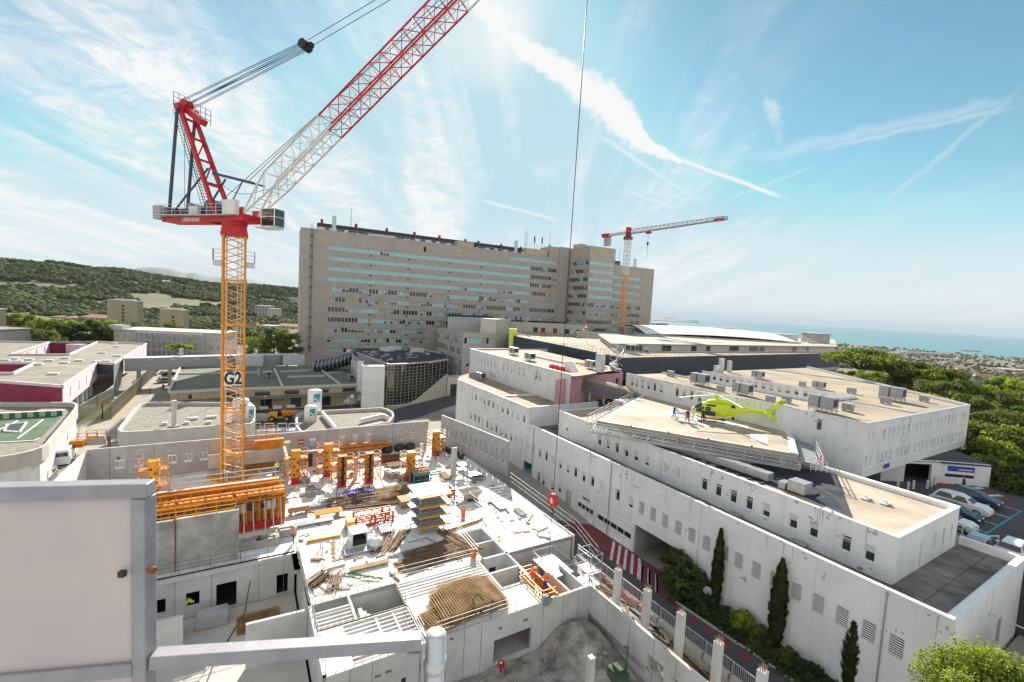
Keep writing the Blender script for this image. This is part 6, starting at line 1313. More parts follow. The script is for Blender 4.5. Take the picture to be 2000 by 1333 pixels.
g = G(); hc = V((hx.x, hx.y, hz_)); sd = V((B.x, B.y, 0)); qd = V((sin(R(66)), cos(R(66)), 0)); g.tube(hc-qd*.14, hc+qd*.14, .66, 16); hkb = g.build('hook_block', 'red', cr1); g = G(); g.tube(hc-qd*.16, hc+qd*.16, .26, 12); g.build('sheave', 'white_paint', hkb); g = G(); g.path([hc+V((0, 0, -.5)), hc+V((0, 0, -.9)), hc+V((.18, 0, -1.1)), hc+V((0, 0, -1.3)), hc+V((-.15, 0, -1.15))], .07, 6); g.path([hc-V((0, 0, 1.2)), V((hx.x, hx.y, ZS+.4))], .025, 5); g.build('hook', 'black', hkb)
# ---------------------------------------------------------------- distant hammerhead crane
D2 = 180.; b2 = atd(1214, 640, D2); T2 = atd(1221, 458, D2).z
cr2 = thing('flat_top_crane', (b2.x, b2.y, 0), 'distant tower crane with yellow and red mast and horizontal white jib before the hospital', 'tower crane'); c2 = V((b2.x, b2.y, 0)); zc = T2-16
g = G(); lattice(g, c2, c2+V((0, 0, zc)), 1.9, 1.9, 24, V((.7, .7, 0)), .13, .07); g.build('mast', 'crane_yellow', cr2); g = G(); lattice(g, c2+V((0, 0, zc)), c2+V((0, 0, T2-2)), 1.8, 1.8, 9, V((.7, .7, 0)), .13, .07); g.build('mast_head', 'crane_white', cr2)
tp = atd(1421, 427, 148); ed = (V((tp.x, tp.y, 0))-c2).normalized(); rr = hypot(tp.x-c2.x, tp.y-c2.y); sd = V((-ed.y, ed.x, 0)); K = lambda r, l, z: c2+ed*r+sd*l+V((0, 0, z))
g = G(); g.box(K(0, 0, T2-1.5), (2.6, 2.6, 1.), 0.6); g.box(K(0, 0, T2+.6), (1.5, 1.5, 4.2), atan2(ed.y, ed.x)); g.build('slewing_head', 'crane_red', cr2)
g = G(); lattice(g, K(1.5, 0, T2+1), K(rr*.96, 0, T2+1.6), 1.7, 1.2, 20, UPZ, .1, .06, True); lattice(g, K(rr*.96, 0, T2+1.6), K(rr, 0, T2+1.4), 1.2, .8, 2, UPZ, .1, .06, True); g.build('jib', 'steel_grey', cr2)
g = G(); g.beam(K(2, -.8, T2+.2), K(rr*.92, -.6, T2+1.0), .2); g.beam(K(2, .8, T2+.2), K(rr*.92, .6, T2+1.0), .2); g.box(K(rr*.93, 0, T2+1.2), (3.4, 1., .9), atan2(ed.y, ed.x)); g.build('jib_rails', 'crane_red', cr2)
g = G(); g.beam(K(-1, -.7, T2+.8), K(-11.5, -.7, T2+.5), .3, .9); g.beam(K(-1, .7, T2+.8), K(-11.5, .7, T2+.5), .3, .9); g.build('counter_jib', 'crane_white', cr2)
g = G(); g.box(K(-11.3, 0, T2+.6), (3.8, 2., 1.4), atan2(ed.y, ed.x)); g.box(K(9.5, 0, T2-.3), (2., 1.2, .6), atan2(ed.y, ed.x)); g.build('trolley_and_winch', 'crane_red', cr2)
g = G(); g.box(K(-10.6, 0, T2-2), (2.8, 1.4, 3.2), atan2(ed.y, ed.x)); g.build('ballast', 'concrete', cr2)
g = G(); g.box(K(1.6, -1.7, T2-.8), (1.6, 1.4, 2.0), atan2(ed.y, ed.x)); g.box(K(-1.8, 1.2, T2-1), (1.5, 1.2, 1.6), atan2(ed.y, ed.x)); g.build('cab', 'strut_blue', cr2)
g = G(); g.tube(K(9.5, 0, T2-.4), K(9.5, 0, T2-9.5), .06, 5); g.box(K(9.5, 0, T2-4.3), (.6, .6, 1.1), 0); g.build('hook', 'black', cr2)
# ================================================================ lettering
def text(s, par, loc, size, rx, mat_, ext=.004, bold=0., right=None, up=None, name='lettering', sx_=1.):
    cu = bpy.data.curves.new('t', 'FONT'); cu.body = s; cu.size = size; cu.align_x = 'CENTER'; cu.align_y = 'CENTER'; cu.extrude = ext; cu.offset = bold
    o = bpy.data.objects.new('t', cu); col.objects.link(o); dg = bpy.context.evaluated_depsgraph_get(); me = bpy.data.meshes.new_from_object(o.evaluated_get(dg)); bpy.data.objects.remove(o); 
    x = right.normalized(); y = up.normalized(); n = x.cross(y); M_ = Matrix(((x.x*sx_, y.x, n.x, loc[0]), (x.y*sx_, y.y, n.y, loc[1]), (x.z*sx_, y.z, n.z, loc[2]), (0, 0, 0, 1))); me.transform(M_)
    g = G(); g.v = [tuple(v.co) for v in me.vertices]; g.f = [tuple(p.vertices) for p in me.polygons]; g.m = [0]*len(g.f); return g.build(name, mat_, par)
text('G2', G2B, G2C, 2.0, 0, 'black', .01, .07, ax, UPZ, sx_=.72)
text('LIEBHERR', NAMEB, NAMEC, .62, 0, 'white_paint', .01, .01, jd, UPZ, sx_=1.05)
text('SMUR', SMUR_PARENT, W(33.6, -.0+.12, 2.6), .5, 0, 'dark', .004, .004, V((-A.x, -A.y, 0)), UPZ, sx_=1.1)
tbm = [o for o in lf.children if o.name.startswith('top_beam')]
text('sateco', tbm[0], W(SF-.58, -39.3, ZS+3.72), .55, 0, 'dark', .01, .008, ax, UPZ, sx_=1.25); text('sateco', tbm[1], W(SF-.58, -35.6, ZS+3.72), .55, 0, 'dark', .01, .008, ax, UPZ, sx_=1.25)
# ================================================================ left side buildings
def pz(l, z): return [at(x, y, z) for x, y in l]
def flat(g, l, z, mi=0): g.poly([V((p.x, p.y, z)) for p in pz(l, z)], mi)
def wallpx(g, l, z, z0, z1, mi=0, ops=None):
    for (a, b) in zip(l, l[1:]): p, q = at(*a, z), at(*b, z); facade(g, p, q, z0, z1, ops or [], mi)
pk = thing('pink_clinic', at(120, 735, 3.3), 'low pink and magenta clinic on stilts with courtyards and flat grey roof', 'building'); ZP = 7.4
g = G(); 
for l in ([(-60, 741), (122, 755), (152, 734.5), (25, 730), (-60, 729)], [(25, 730), (152, 734.5), (189, 709), (68, 710)], [(-60, 709), (68, 710), (189, 709), (222, 711), (250, 693.5), (135, 693), (20, 693), (-60, 692)], [(135, 693), (250, 693.5), (286, 672), (190, 668)], [(-60, 692), (20, 693), (97, 669), (-60, 667)]): flat(g, l, ZP-.25)
g.build('roof', 'roof_grey', pk)
g = G(); pp = [(-60, 741), (122, 755), (189, 709), (222, 711), (286, 672), (190, 668), (97, 669), (-60, 667)]; q = pz(pp, ZP)
for a, b in zip(q, q[1:]): g.beam(a, b, .35, .5)
for l in ([(25, 730), (68, 710), (-60, 709)], [(20, 693), (97, 669), (190, 668), (135, 693), (20, 693)], [(-60, 729), (25, 730)]): 
    q = pz(l, ZP)
    for a, b in zip(q, q[1:]): g.beam(a, b, .35, .5)
g.build('parapet', 'pink_pale', pk)
g = G(); wallpx(g, [(-60, 741), (122, 755)], ZP, 3.3, ZP); g.build('front_wall', 'magenta', pk)
a, b = at(122, 755, ZP), at(189, 709, ZP); L_ = (a-b).length; us = [L_*f for f in (.18, .41, .63, .83)]
g = G(); P = facade(g, a, b, 3.3, ZP, [(u-.3, u+.3, 4.6, 6.3) for u in us]); g.build('side_wall', 'pink_pale', pk)
for u in us: window(pk, P, u, 5.45, .6, 1.7, 'glass', bars=0, frame='dark')
a, b = at(238, 702, ZP), at(286, 672, ZP); L_ = (a-b).length; us = [L_*f for f in (.1, .33, .5, .68, .85)]
g = G(); P = facade(g, a, b, 3.3, ZP, [(u-.3, u+.3, 4.6, 6.3) for u in us]); g.build('side_wall', 'pink_pale', pk)
for u in us: window(pk, P, u, 5.45, .6, 1.7, 'glass', bars=0, frame='dark')
g = G(); wallpx(g, [(189, 709), (222, 711)], ZP, 4.6, ZP); g.build('recess_wall', 'navy', pk)
g = G(); wallpx(g, [(222, 711), (238, 702)], ZP, 0, ZP); g.build('pier_wall', 'steel_grey', pk)
g = G(); wallpx(g, [(97, 669), (190, 668)], ZP, 3.6, ZP); wallpx(g, [(135, 693), (190, 668)], ZP, 3.6, ZP); wallpx(g, [(-60, 709), (68, 710), (25, 730)], ZP, 3.6, ZP); g.build('court_wall', 'magenta', pk)
a, b = at(20, 693, ZP), at(97, 669, ZP); L_ = (a-b).length; g = G(); P = facade(g, a, b, 3.6, ZP, [(L_*f-.4, L_*f+.4, 5, 6.6) for f in (.38, .62, .85)]); g.build('court_side', 'pink_pale', pk)
for f in (.38, .62, .85): window(pk, P, L_*f, 5.8, .8, 1.6, 'glass', bars=0, frame='dark')
g = G(); flat(g, [(-90, 700), (130, 700), (200, 668), (60, 668)], 3.6); flat(g, [(-90, 712), (60, 735), (90, 712), (-60, 700)], 3.55); g.build('court_floor', 'roof_dark', pk)
g = G(); c = at(150, 684, 5.); g.box((c.x, c.y, 5.4), (4, 3, 3), .2); g.build('court_cabin', 'pink_pale', pk)
for k in range(6):
    f = .12+.15*k; c = at(122, 755, ZP).lerp(at(189, 709, ZP), f); c2_ = c+V((-1.2, .4, 0)); g = G(); g.tube((c2_.x, c2_.y, -.1), (c2_.x, c2_.y, 3.3), .4, 10); g.build('stilt', 'concrete_fresh', pk)
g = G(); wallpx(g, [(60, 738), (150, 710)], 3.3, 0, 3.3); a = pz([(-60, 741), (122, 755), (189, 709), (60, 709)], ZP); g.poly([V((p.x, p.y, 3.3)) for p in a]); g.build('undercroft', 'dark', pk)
for k, (x, y) in enumerate([(13, 660), (10, 703), (28, 700), (35, 705), (57, 702), (96, 704), (128, 699), (126, 708), (155, 704), (75, 711), (105, 730), (190, 706), (223, 671), (230, 695), (200, 689), (208, 705), (228, 677)]):
    g = G(); c = at(x, y, ZP); g.box((c.x, c.y, ZP-.05), (1.5, 1.1, .4), RB); g.build('skylight', 'blind', pk)
# round ended white buildings
def inset(P, d):
    n = len(P); out = []; ar = sum(P[i].x*P[(i+1) % n].y-P[(i+1) % n].x*P[i].y for i in range(n)); sg = 1 if ar > 0 else -1
    for i in range(n):
        a = (P[i]-P[i-1]); b = (P[(i+1) % n]-P[i]); a.z = b.z = 0; a.normalize(); b.normalize(); na = V((-a.y, a.x, 0))*sg; nb2 = V((-b.y, b.x, 0))*sg; m = (na+nb2); m = m/max(.35, m.length_squared)*2 if m.length > .1 else na; out.append(P[i]+m*d)
    return out
def roundb(name, label, px, zt, zr, zb, par_h, overhang, mats):
    o = thing(name, at(px[0][0], px[0][1], 0), label, 'building'); P = [V((p.x, p.y, 0)) for p in pz(px, zt)]; I = inset(P, .35); Wl = inset(P, overhang); g = G(); n = len(P); z = lambda p, h: V((p.x, p.y, h))
    for i in range(n):
        j = (i+1) % n; g.quad(z(P[i], zt-par_h), z(P[j], zt-par_h), z(P[j], zt), z(P[i], zt)); g.quad(z(P[i], zt), z(P[j], zt), z(I[j], zt), z(I[i], zt)); g.quad(z(I[i], zr), z(I[j], zr), z(I[j], zt), z(I[i], zt)); g.quad(z(P[i], zt-par_h), z(P[j], zt-par_h), z(Wl[j], zt-par_h), z(Wl[i], zt-par_h))
    g.build('parapet', mats[0], o); g = G()
    for i in range(n): j = (i+1) % n; g.quad(z(Wl[i], zb), z(Wl[j], zb), z(Wl[j], zt-par_h), z(Wl[i], zt-par_h))
    g.build('wall', mats[1], o); g = G(); g.poly([z(p, zr) for p in I]); g.build('roof', mats[2], o); return o
r1 = roundb('round_building', 'white round cornered building with green courtyard roof at the left edge', [(-70, 786), (135, 785.5), (146, 786.5), (152, 790), (152, 795), (146, 803), (103, 856), (95, 866), (82, 874), (62, 881), (30, 888), (0, 892.5), (-70, 900)], 5, 4.2, 0, 1.9, .25, ('concrete_beige', 'white_render', 'roof_gravel'))
g = G(); flat(g, [(-70, 822), (0, 820), (118, 811), (122, 812), (78, 856), (66, 861), (0, 864), (-70, 868)], 4.26); g.build('green_roof', 'court_green', r1)
g = G()
for l in ([(-20, 848), (35, 822)], [(34, 857), (84, 820)], [(0, 864), (66, 861), (78, 856)]): q = pz(l, 4.3); [g.beam(a, b, .18, .06) for a, b in zip(q, q[1:])]
q = pz([(8, 843), (14, 830), (52, 826), (38, 845)], 4.3); [g.beam(a, b, .2, .3) for a, b in zip(q, q[1:]+q[:1])]
g.build('roof_strips', 'white_trim', r1); g = G(); flat(g, [(10, 841), (16, 831), (49, 827), (38, 842)], 4.28); g.build('light_well', 'dark', r1)
g = G(); a, b = at(-70, 822, 4.26), at(122, 812, 4.26); d = b-a; n = 16
for k in range(n): p, q = a+d*k/n, a+d*(k+1)/n; g.quad(V((p.x, p.y, 4.2)), V((q.x, q.y, 4.2)), V((q.x, q.y, 5.1)), V((p.x, p.y, 5.1)), k % 2)
g.poly([V((a.x, a.y, 5.1)), V((b.x, b.y, 5.1)), V((b.x-.2, b.y+.9, 5.1)), V((a.x-.2, a.y+.9, 5.1))], 0); g.build('striped_upstand', ['concrete_beige', 'green'], r1)
r2_ = roundb('round_building', 'beige round cornered building with gravel roof and a chimney, behind the crane mast', [(229, 838), (235, 843.5), (250, 844), (300, 841), (430, 831), (490, 827.5), (498, 822), (499, 796), (490, 786), (300, 785), (285, 786.5), (272, 791), (262, 798)], 5, 4.4, 0, 2.2, .3, ('concrete_beige', 'concrete_fresh', 'roof_gravel'))
g = G(); c = at(340, 834, 4.4); g.tube(c, c+V((0, 0, 3.8)), .33, 12); g.box(c+V((0, 0, .1)), (1.2, 1., .3), 0); g.tube(c+V((0, 0, 3.8)), c+V((0, 0, 4.2)), .38, 12); g.build('chimney', 'concrete_beige', r2_)
for x, y, k in ((322, 830, .7), (365, 828, .7), (377, 820, 1.5), (413, 817, 1.5), (408, 827, .7)): g = G(); c = at(x, y, 4.4); g.box(c+V((0, 0, .2)), (k, .7, .4), RB); g.build('roof_box', 'blind', r2_)
g = G(); a = at(362, 872, 3); b = at(403, 868, 3); g.beam(V((a.x, a.y, 2.0))-V((0, .3, 0)), V((b.x, b.y, 2.0))-V((0, .3, 0)), .1, 1.2); g.build('shutter', 'concrete_stained', r2_)
r3_ = roundb('round_building', 'round ended white building with two tanks and gravel roof, right of the dumper', [(577, 818), (580, 810), (590, 805), (605, 803), (745, 796), (758, 799), (768, 805), (770, 812), (762, 824), (700, 834), (600, 845), (585, 842), (578, 832)], 5, 4.4, 0, .9, .15, ('concrete_beige', 'concrete_fresh', 'roof_gravel'))
g = G(); q = pz([(630, 808), (655, 838)], 4.9); g.beam(q[0], q[1], .35, .8); q = pz([(704, 822), (748, 812), (757, 816)], 4.9); [g.beam(a, b, .35, .7) for a, b in zip(q, q[1:])]; g.build('dividers', 'white_trim', r3_)
def tank(x, y, z, h, r_, label):
    c = at(x, y, z); o = thing('storage_tank', c, label, 'tank', 'white storage tanks'); g = G(); prof = [(0, 1), (h-.35, 1), (h-.1, .9), (h, .55), (h+.06, .1)]
    g.loft([[c+V((cos(i*pi/10)*r_*k, sin(i*pi/10)*r_*k, zz)) for i in range(20)] for zz, k in prof]); g.build('shell', 'white_paint', o, smooth=True)
    g = G(); d0 = V((-c.x, -c.y, 0)).normalized(); a0 = atan2(d0.y, d0.x); zs = h*.72; hh = min(.75, h*.16)
    P = lambda f, zz: c+V((cos(a0+f)*(r_+.02), sin(a0+f)*(r_+.02), zz))
    for k in range(6): f0 = -.15+.16*k; g.quad(P(f0, zs-hh), P(f0+.16, zs-hh), P(f0+.16, zs+hh), P(f0, zs+hh))
    e = g.build('emblem', 'teal', o); g = G(); P = lambda f, zz: c+V((cos(a0+f)*(r_+.035), sin(a0+f)*(r_+.035), zz))
    for k in range(8): f0 = -.1+.1*k; y0 = -.5+.35*sin(k*.9); y1 = -.5+.35*sin((k+1)*.9); g.quad(P(f0, zs+hh*(y0-.15)), P(f0+.1, zs+hh*(y1-.15)), P(f0+.1, zs+hh*(y1+.15)), P(f0, zs+hh*(y0+.15)))
    g.build('wave', 'white_trim', e); return o
tank(614, 812, 3.6, 5.0, 1.25, 'taller rear tank of the pair right of the dumper, with blue emblem'); tank(606, 833, 3.6, 3.7, 1.0, 'shorter front tank of the pair right of the dumper, with teal emblem'); tank(470, 842, 2.6, 5.6, 1.25, 'white tank half hidden behind the yellow crane mast'); tank(487, 846, 2.4, 4.8, .75, 'narrow white tank just right of the yellow crane mast')
# depot with green flat roofs
dp = thing('depot', at(500, 760, 0), 'long low depot with green flat roofs and a shaded canopy behind parked vans', 'building'); ZD = 5.0
g = G(); flat(g, [(330, 765), (430, 759.5), (550, 755.5), (666, 751), (702, 749), (690, 715), (560, 715), (352, 717)], ZD-.15, 0); g.build('roof', 'roof_green', dp)
g = G(); 
for l in ([(329, 767), (430, 761.5), (550, 757.5), (666, 753), (703, 751)], [(330, 765), (353, 717)], [(345, 731), (475, 728.5), (530, 727)], [(536, 722), (552, 757)], [(548, 727), (615, 723)], [(561, 737), (634, 735)], [(612, 712), (665, 752)], [(640, 730), (668, 728)]):
    q = pz(l, ZD); [g.beam(a, b, .45, .55) for a, b in zip(q, q[1:])]
g.build('roof_edges', 'concrete_beige', dp)
g = G(); wallpx(g, [(332, 767), (430, 761.5), (550, 757.5), (666, 753), (703, 751)], ZD, 0, ZD-.2); g.build('wall', 'yellow_wall', dp)
q = pz([(329, 767), (430, 761.5), (550, 757.5), (666, 753), (703, 751)], ZD); g = G()
for a, b in zip(q, q[1:]):
    n = V(((b-a).y, -(b-a).x, 0)).normalized(); g.prism([(p.x, p.y) for p in (a+n*.1, b+n*.1, b+n*2.4, a+n*2.4)], 2.95, 3.2)
    m = int((b-a).length/4)
g.build('canopy', 'roof_green', dp)
L_ = sum((b-a).length for a, b in zip(q, q[1:]))
for a, b in zip(q, q[1:]):
    n = V(((b-a).y, -(b-a).x, 0)).normalized(); d = (b-a).normalized(); m = max(1, int((b-a).length/5.5))
    for k in range(m):
        c = a+d*((k+.3)*(b-a).length/m)+n*.06; g = G(); g.quad(c+V((0, 0, .3-ZD)), c+d*2.2+V((0, 0, .3-ZD)), c+d*2.2+V((0, 0, 2.6-ZD)), c+V((0, 0, 2.6-ZD))); g.build('bay_door', random.choice(['dark', 'blind', 'dark_void']), dp)
        c = a+d*((k+.1)*(b-a).length/m)+n*.06; g = G(); g.quad(c+V((0, 0, 3.4-ZD)), c+d*3+V((0, 0, 3.4-ZD)), c+d*3+V((0, 0, 4.3-ZD)), c+V((0, 0, 4.3-ZD))); g.build('high_window', 'glass', dp)
for x, y, k, ph in ((525, 737, 1.1, 'grey rooftop unit on the depot left of the roof beam'), (685, 742, 1., 'pale rooftop unit at the right end of the depot roof')): c = at(x, y, ZD); s, t = toST(c); ac_unit(s, t, ZD-.1, ph, k=k)
g = G(); c = at(507, 734, ZD); g.box(c+V((0, 0, .8)), (.7, .7, 1.7), 0); g.build('vent', 'steel_grey', dp)
# glazed tube beside the hospital
gt = thing('glazed_tunnel', at(650, 715, 5), 'dark glazed tubular walkway curving along the hospital foot', 'walkway'); g = G(); cs_ = [atd(618+7.5*k, 716-.6*k-.14*k*k, 128+.5*k) for k in range(11)]; rings = []
for c in cs_: rings.append([c+V((0, cos(i*pi/6)*2., sin(i*pi/6)*1.9)) for i in range(12)])
g.loft(rings); g.build('glazing', 'glass', gt, smooth=True); g = G()
for c in cs_: pts = [c+V((0, cos(i*pi/6)*2.05, sin(i*pi/6)*1.95)) for i in range(13)]; g.path(pts, .08, 5)
g.build('hoops', 'galv', gt)
# footbridge
fb = thing('footbridge', at(400, 705, 4.6), 'grey panelled enclosed footbridge joining the pink clinic to the hospital', 'footbridge'); a, b = at(243, 701, 7.6), at(480, 695, 7.6); c = at(585, 693, 7.6); g = G()
for p, q in ((a, b), (b, c)): d = (q-p).normalized(); n = V((-d.y, d.x, 0)); g.prism([x[:2] for x in (p, q, q+n*3, p+n*3)], 4.3, 7.5)
g.build('wall', 'steel_grey', fb); g = G()
for p, q in ((a, b), (b, c)): d = (q-p).normalized(); n = V((-d.y, d.x, 0)); g.prism([x[:2] for x in (p-n*.15, q-n*.15, q+n*3.2, p+n*3.2)], 7.5, 7.7)
g.build('roof', 'roof_white', fb); g = G()
for f in (.18, .36, .55, .75): p = a.lerp(b, f)+V((.3, -.05, 0)); g.box((p.x, p.y, 7.15), (1.5, .12, .35), RB-.3)
g.build('vent_slots', 'galv', fb)
for f in (.06, .3, .44): p = a.lerp(b, f)+V((.5, 1.2, 0)); g = G(); g.box((p.x, p.y, 2.1), (.8, .8, 4.4), RB); g.build('pier', 'yellow_wall', fb)
g = G(); p = at(480, 695, 7.6)+V((1.5, -.5, 0)); g.box((p.x, p.y, 6.2), (7, 3, 3.4), .5); g.box((p.x+10, p.y+6, 6.4), (6, 3, 3), .5); g.build('plant_boxes', 'galv', fb)
g = G(); c = at(354, 714, 5); g.box((c.x, c.y, 7), (.9, .6, 5.5), 0); g.build('stack', 'concrete', label='slim concrete stack standing by the footbridge', cat='stack')
# glass fronted hall
gh = thing('glass_hall', at(780, 795, 0), 'hall with tall bronze mirror glass front, white panel wall and dark cluttered roof', 'building'); ZG = 10.2
rp = [(681, 684), (747, 708), (760, 713), (800, 711.5), (840, 708), (874, 702.5), (862, 690), (803, 679), (688, 679)]; RPP = pz(rp, ZG)
g = G(); g.poly([V((p.x, p.y, ZG-.3)) for p in RPP]); g.build('roof', 'roof_dark', gh)
fr = [at(x, y, ZG) for x, y in [(757, 713.5), (770, 714), (785, 713.5), (800, 712.3), (815, 711), (830, 709.4), (845, 707.5), (860, 705), (875, 702.5)]]; low = [.3, .3, .3, .3, .9, 2.2, 3.6, 5, 6.2]
g = G(); nz = 12
for k in range(8):
    a, b = fr[k], fr[k+1]
    for j in range(nz):
        za = low[k]+(ZG-low[k])*j/nz; zb = low[k]+(ZG-low[k])*(j+1)/nz; zc = low[k+1]+(ZG-low[k+1])*j/nz; zd = low[k+1]+(ZG-low[k+1])*(j+1)/nz; g.quad(V((a.x, a.y, za)), V((b.x, b.y, zc)), V((b.x, b.y, zd)), V((a.x, a.y, zb)))
g.build('glass_front', 'glass_bronze', gh); g = G(); off = V((.1, -.25, 0))
for k in range(9): p = fr[k]+off*.5; g.beam(V((p.x, p.y, low[k])), V((p.x, p.y, ZG)), .09, .14)
for k in range(8):
    for j in range(1, 13): z = ZG*j/13; a, b = fr[k]+off*.5, fr[k+1]+off*.5; (g.beam(V((a.x, a.y, z)), V((b.x, b.y, z)), .06, .07) if z > (low[k]+low[k+1])/2 else None)
    for e in (.5,): a = fr[k].lerp(fr[k+1], e)+off*.5; g.beam(V((a.x, a.y, (low[k]+low[k+1])/2)), V((a.x, a.y, ZG)), .06, .08)
g.build('mullions', 'steel_grey', gh); g = G()
for k in range(8): a, b = fr[k]+off, fr[k+1]+off; g.quad(V((a.x, a.y, -.1)), V((b.x, b.y, -.1)), V((b.x, b.y, low[k+1])), V((a.x, a.y, low[k]))); 
g.build('plinth', 'concrete_beige', gh)
g = G(); a, b = at(708, 715, ZG), at(752, 715, ZG); d = (b-a).normalized(); n = V((-d.y, d.x, 0)); g.prism([p[:2] for p in (a, b, b+n*3, a+n*3)], 0, ZG-.1); g.build('panel_wall', 'white_render', gh)
g = G(); 
for f in (0.33, .66, 1): z = ZG*f*.97; g.beam(V((a.x, a.y, z))-n*.02, V((b.x, b.y, z))-n*.02, .02, .04)
g.build('panel_joints', 'steel_grey', gh)
g = G(); a, b = RPP[0], at(708, 714, ZG); 
for c in (a.lerp(b, .1), a.lerp(b, .9)): g.tube(V((c.x, c.y, 1)), V((c.x, c.y, ZG+.6)), 1.0, 12)
g.build('round_piers', 'galv', gh); g = G()
for z in (ZG, ZG-5): g.beam(V((a.x, a.y, z)), V((b.x, b.y, z)), .3)
for k in range(6): c0, c1 = a.lerp(b, k/6), a.lerp(b, (k+1)/6); g.beam(V((c0.x, c0.y, ZG)), V((c1.x, c1.y, ZG-5)), .25); g.beam(V((c0.x, c0.y, ZG)), V((c0.x, c0.y, ZG-5)), .25)
for i in (0, 1, 2, 3, 4, 5): g.beam(RPP[i], RPP[i+1], .4, .5)
g.beam(RPP[5], RPP[6], .4, .5); g.beam(RPP[6], RPP[7], .4, .5); g.build('roof_frame', 'galv', gh)
g = G()
for k in range(60):
    u, v = random.random(), random.random(); p = RPP[0].lerp(RPP[1], u).lerp(RPP[7].lerp(RPP[6], u), v); g.box((p.x, p.y, ZG-.24), (random.uniform(.5, 2.2), random.uniform(.4, 1.2), .06), random.random()*3)
for (x, y) in ((755, 684), (770, 682), (815, 686)): c = at(x, y, ZG); g.box((c.x, c.y, ZG+.3), (4, 2, 1.1), .5)
g.build('loose_sheets', 'blind', gh, kind='stuff')
ld = thing('loading_dock', at(880, 765, 0), 'small concrete dock shelter with roller door right of the glass hall', 'dock'); c = at(880, 772, 0); g = G(); g.box(c+V((0, 2, 2.6)), (4.4, 4, 5.2), .5); g.build('wall', 'concrete_beige', ld); g = G(); x_ = V((cos(.5), sin(.5), 0)); n = V((x_.y, -x_.x, 0)); p = c+V((0, 2, 0))+n*2.05; g.quad(p-x_*1.2, p+x_*1.2, p+x_*1.2+V((0, 0, 3.2)), p-x_*1.2+V((0, 0, 3.2))); g.build('door', 'dark', ld)
# curved annex
an = thing('hospital_annex', at(905, 750, 0), 'beige five storey annex with canted ribbon windows in front of the hospital', 'hospital'); ZA = 17.8; a, b, c = at(853, 640, ZA), at(905, 651, ZA), at(968, 652, ZA); e = at(836, 640, ZA)
g = G(); tops = [16.4, 13.0, 9.6, 6.2, 2.8]
la, lb2 = (b-a).length, (c-b).length
F1 = facade(g, a, b, 0, ZA, [(.4, la-.3, z-1.7, z) for z in tops], th=.3); F2 = facade(g, b, c, 0, ZA, [(.3, lb2-.4, z-1.7, z) for z in tops], th=.3); facade(g, e, a, 0, ZA); bk = [e+V((3, 14, 0)), c+V((0, 12, 0))]; facade(g, bk[0], e, 0, ZA); facade(g, c, bk[1], 0, ZA); g.poly([V((p.x, p.y, ZA-.4)) for p in (e, a, b, c, bk[1], bk[0])]); g.build('wall', 'hosp_tile', an)
hosp_, hosp = hosp, an
for z in tops:
    for Fn, L_ in ((F1, la), (F2, lb2)): band(lambda u, zz, k=0., Fn=Fn: Fn(u, zz, .2+k), .4, L_-.4, z-1.7, z, (.06, .46, .42, .06), step=.95)
hosp = hosp_
g = G(); q = pz([(968, 652), (996, 648), (996, 640), (966, 642)], 17.8); q = [at(968, 652, 17.8), at(997, 648, 17.8)]; d = (q[1]-q[0]).normalized(); n = V((-d.y, d.x, 0)); g.prism([p[:2] for p in (q[0], q[1], q[1]+n*5, q[0]+n*5)], 0, 22.2); g.build('stair_tower', 'concrete_beige', an)
g = G(); q = [at(874, 643, 18), at(966, 645, 18), at(966, 636, 18), at(874, 634, 18)]; g.prism([p[:2] for p in q], 17.4, 21.2); g.build('upper_storey', 'concrete', an); g = G()
for k in range(30): p = q[3].lerp(q[2], random.random())+V((0, random.uniform(-1.5, 2), 0)); g.box((p.x, p.y, 21.5), (random.uniform(1, 4), 1.4, random.uniform(.3, .8)), random.random())
g.build('roof_plant', 'dark', an)
# long grey ward building, towers, houses behind
def blockpx(name, label, cat, x0, x1, yt, d, depth, zb, mats, bands_=None, group=None, ang=0., roof=None, cols=0, dw=(1.1, 1.4)):
    a = atd(x0, yt, d); b = atd(x1, yt, d+ang); zt = (a.z+b.z)/2; dr = V((b.x-a.x, b.y-a.y, 0)); L = dr.length; dr.normalize(); n = V((-dr.y, dr.x, 0)); o = thing(name, (a.x, a.y, zb), label, cat, group); g = G(); a = V((a.x, a.y, 0)); b = V((b.x, b.y, 0)); g.prism([p[:2] for p in (a, b, b+n*depth, a+n*depth)], zb, zt); g.build('wall', mats[0], o)
    g = G(); g.prism([p[:2] for p in (a-dr*.4-n*.4, b+dr*.4-n*.4, b+dr*.4+n*(depth+.4), a-dr*.4+n*(depth+.4))], zt, zt+.4); g.build('roof', mats[1], o)
    if bands_:
        for z in bands_:
            for k in range(cols): u = L*(k+.5)/cols; g = G(); p = a+dr*(u-dw[0]/2)-n*.05; q = p+dr*dw[0]; g.quad(*[V((c.x, c.y, zz)) for c, zz in ((p, z), (q, z), (q, z+dw[1]), (p, z+dw[1]))]); g.build('window', mats[2], o)
    return o, zt
o, zt = blockpx('ward_building', 'long grey three storey ward building with recessed windows behind the footbridge', 'building', 222, 432, 649, 168, 14, -2, ('concrete_beige', 'roof_white', 'pane_grey'), [-.2+0*1, 3.3, 6.6], cols=15, ang=6)
g = G(); a = atd(268, 649, 167.6); b = atd(398, 649, 171)
for z in (.0, 2.9, 6.2, 9.2): g.beam(V((a.x, a.y-.5, z)), V((b.x, b.y-.5, z)), .8, .35)
for k in range(14): p = a.lerp(b, k/13); g.beam(V((p.x, p.y-.5, -2)), V((p.x, p.y-.5, 9.2)), .4)
g.build('grid_frame', 'concrete', o)
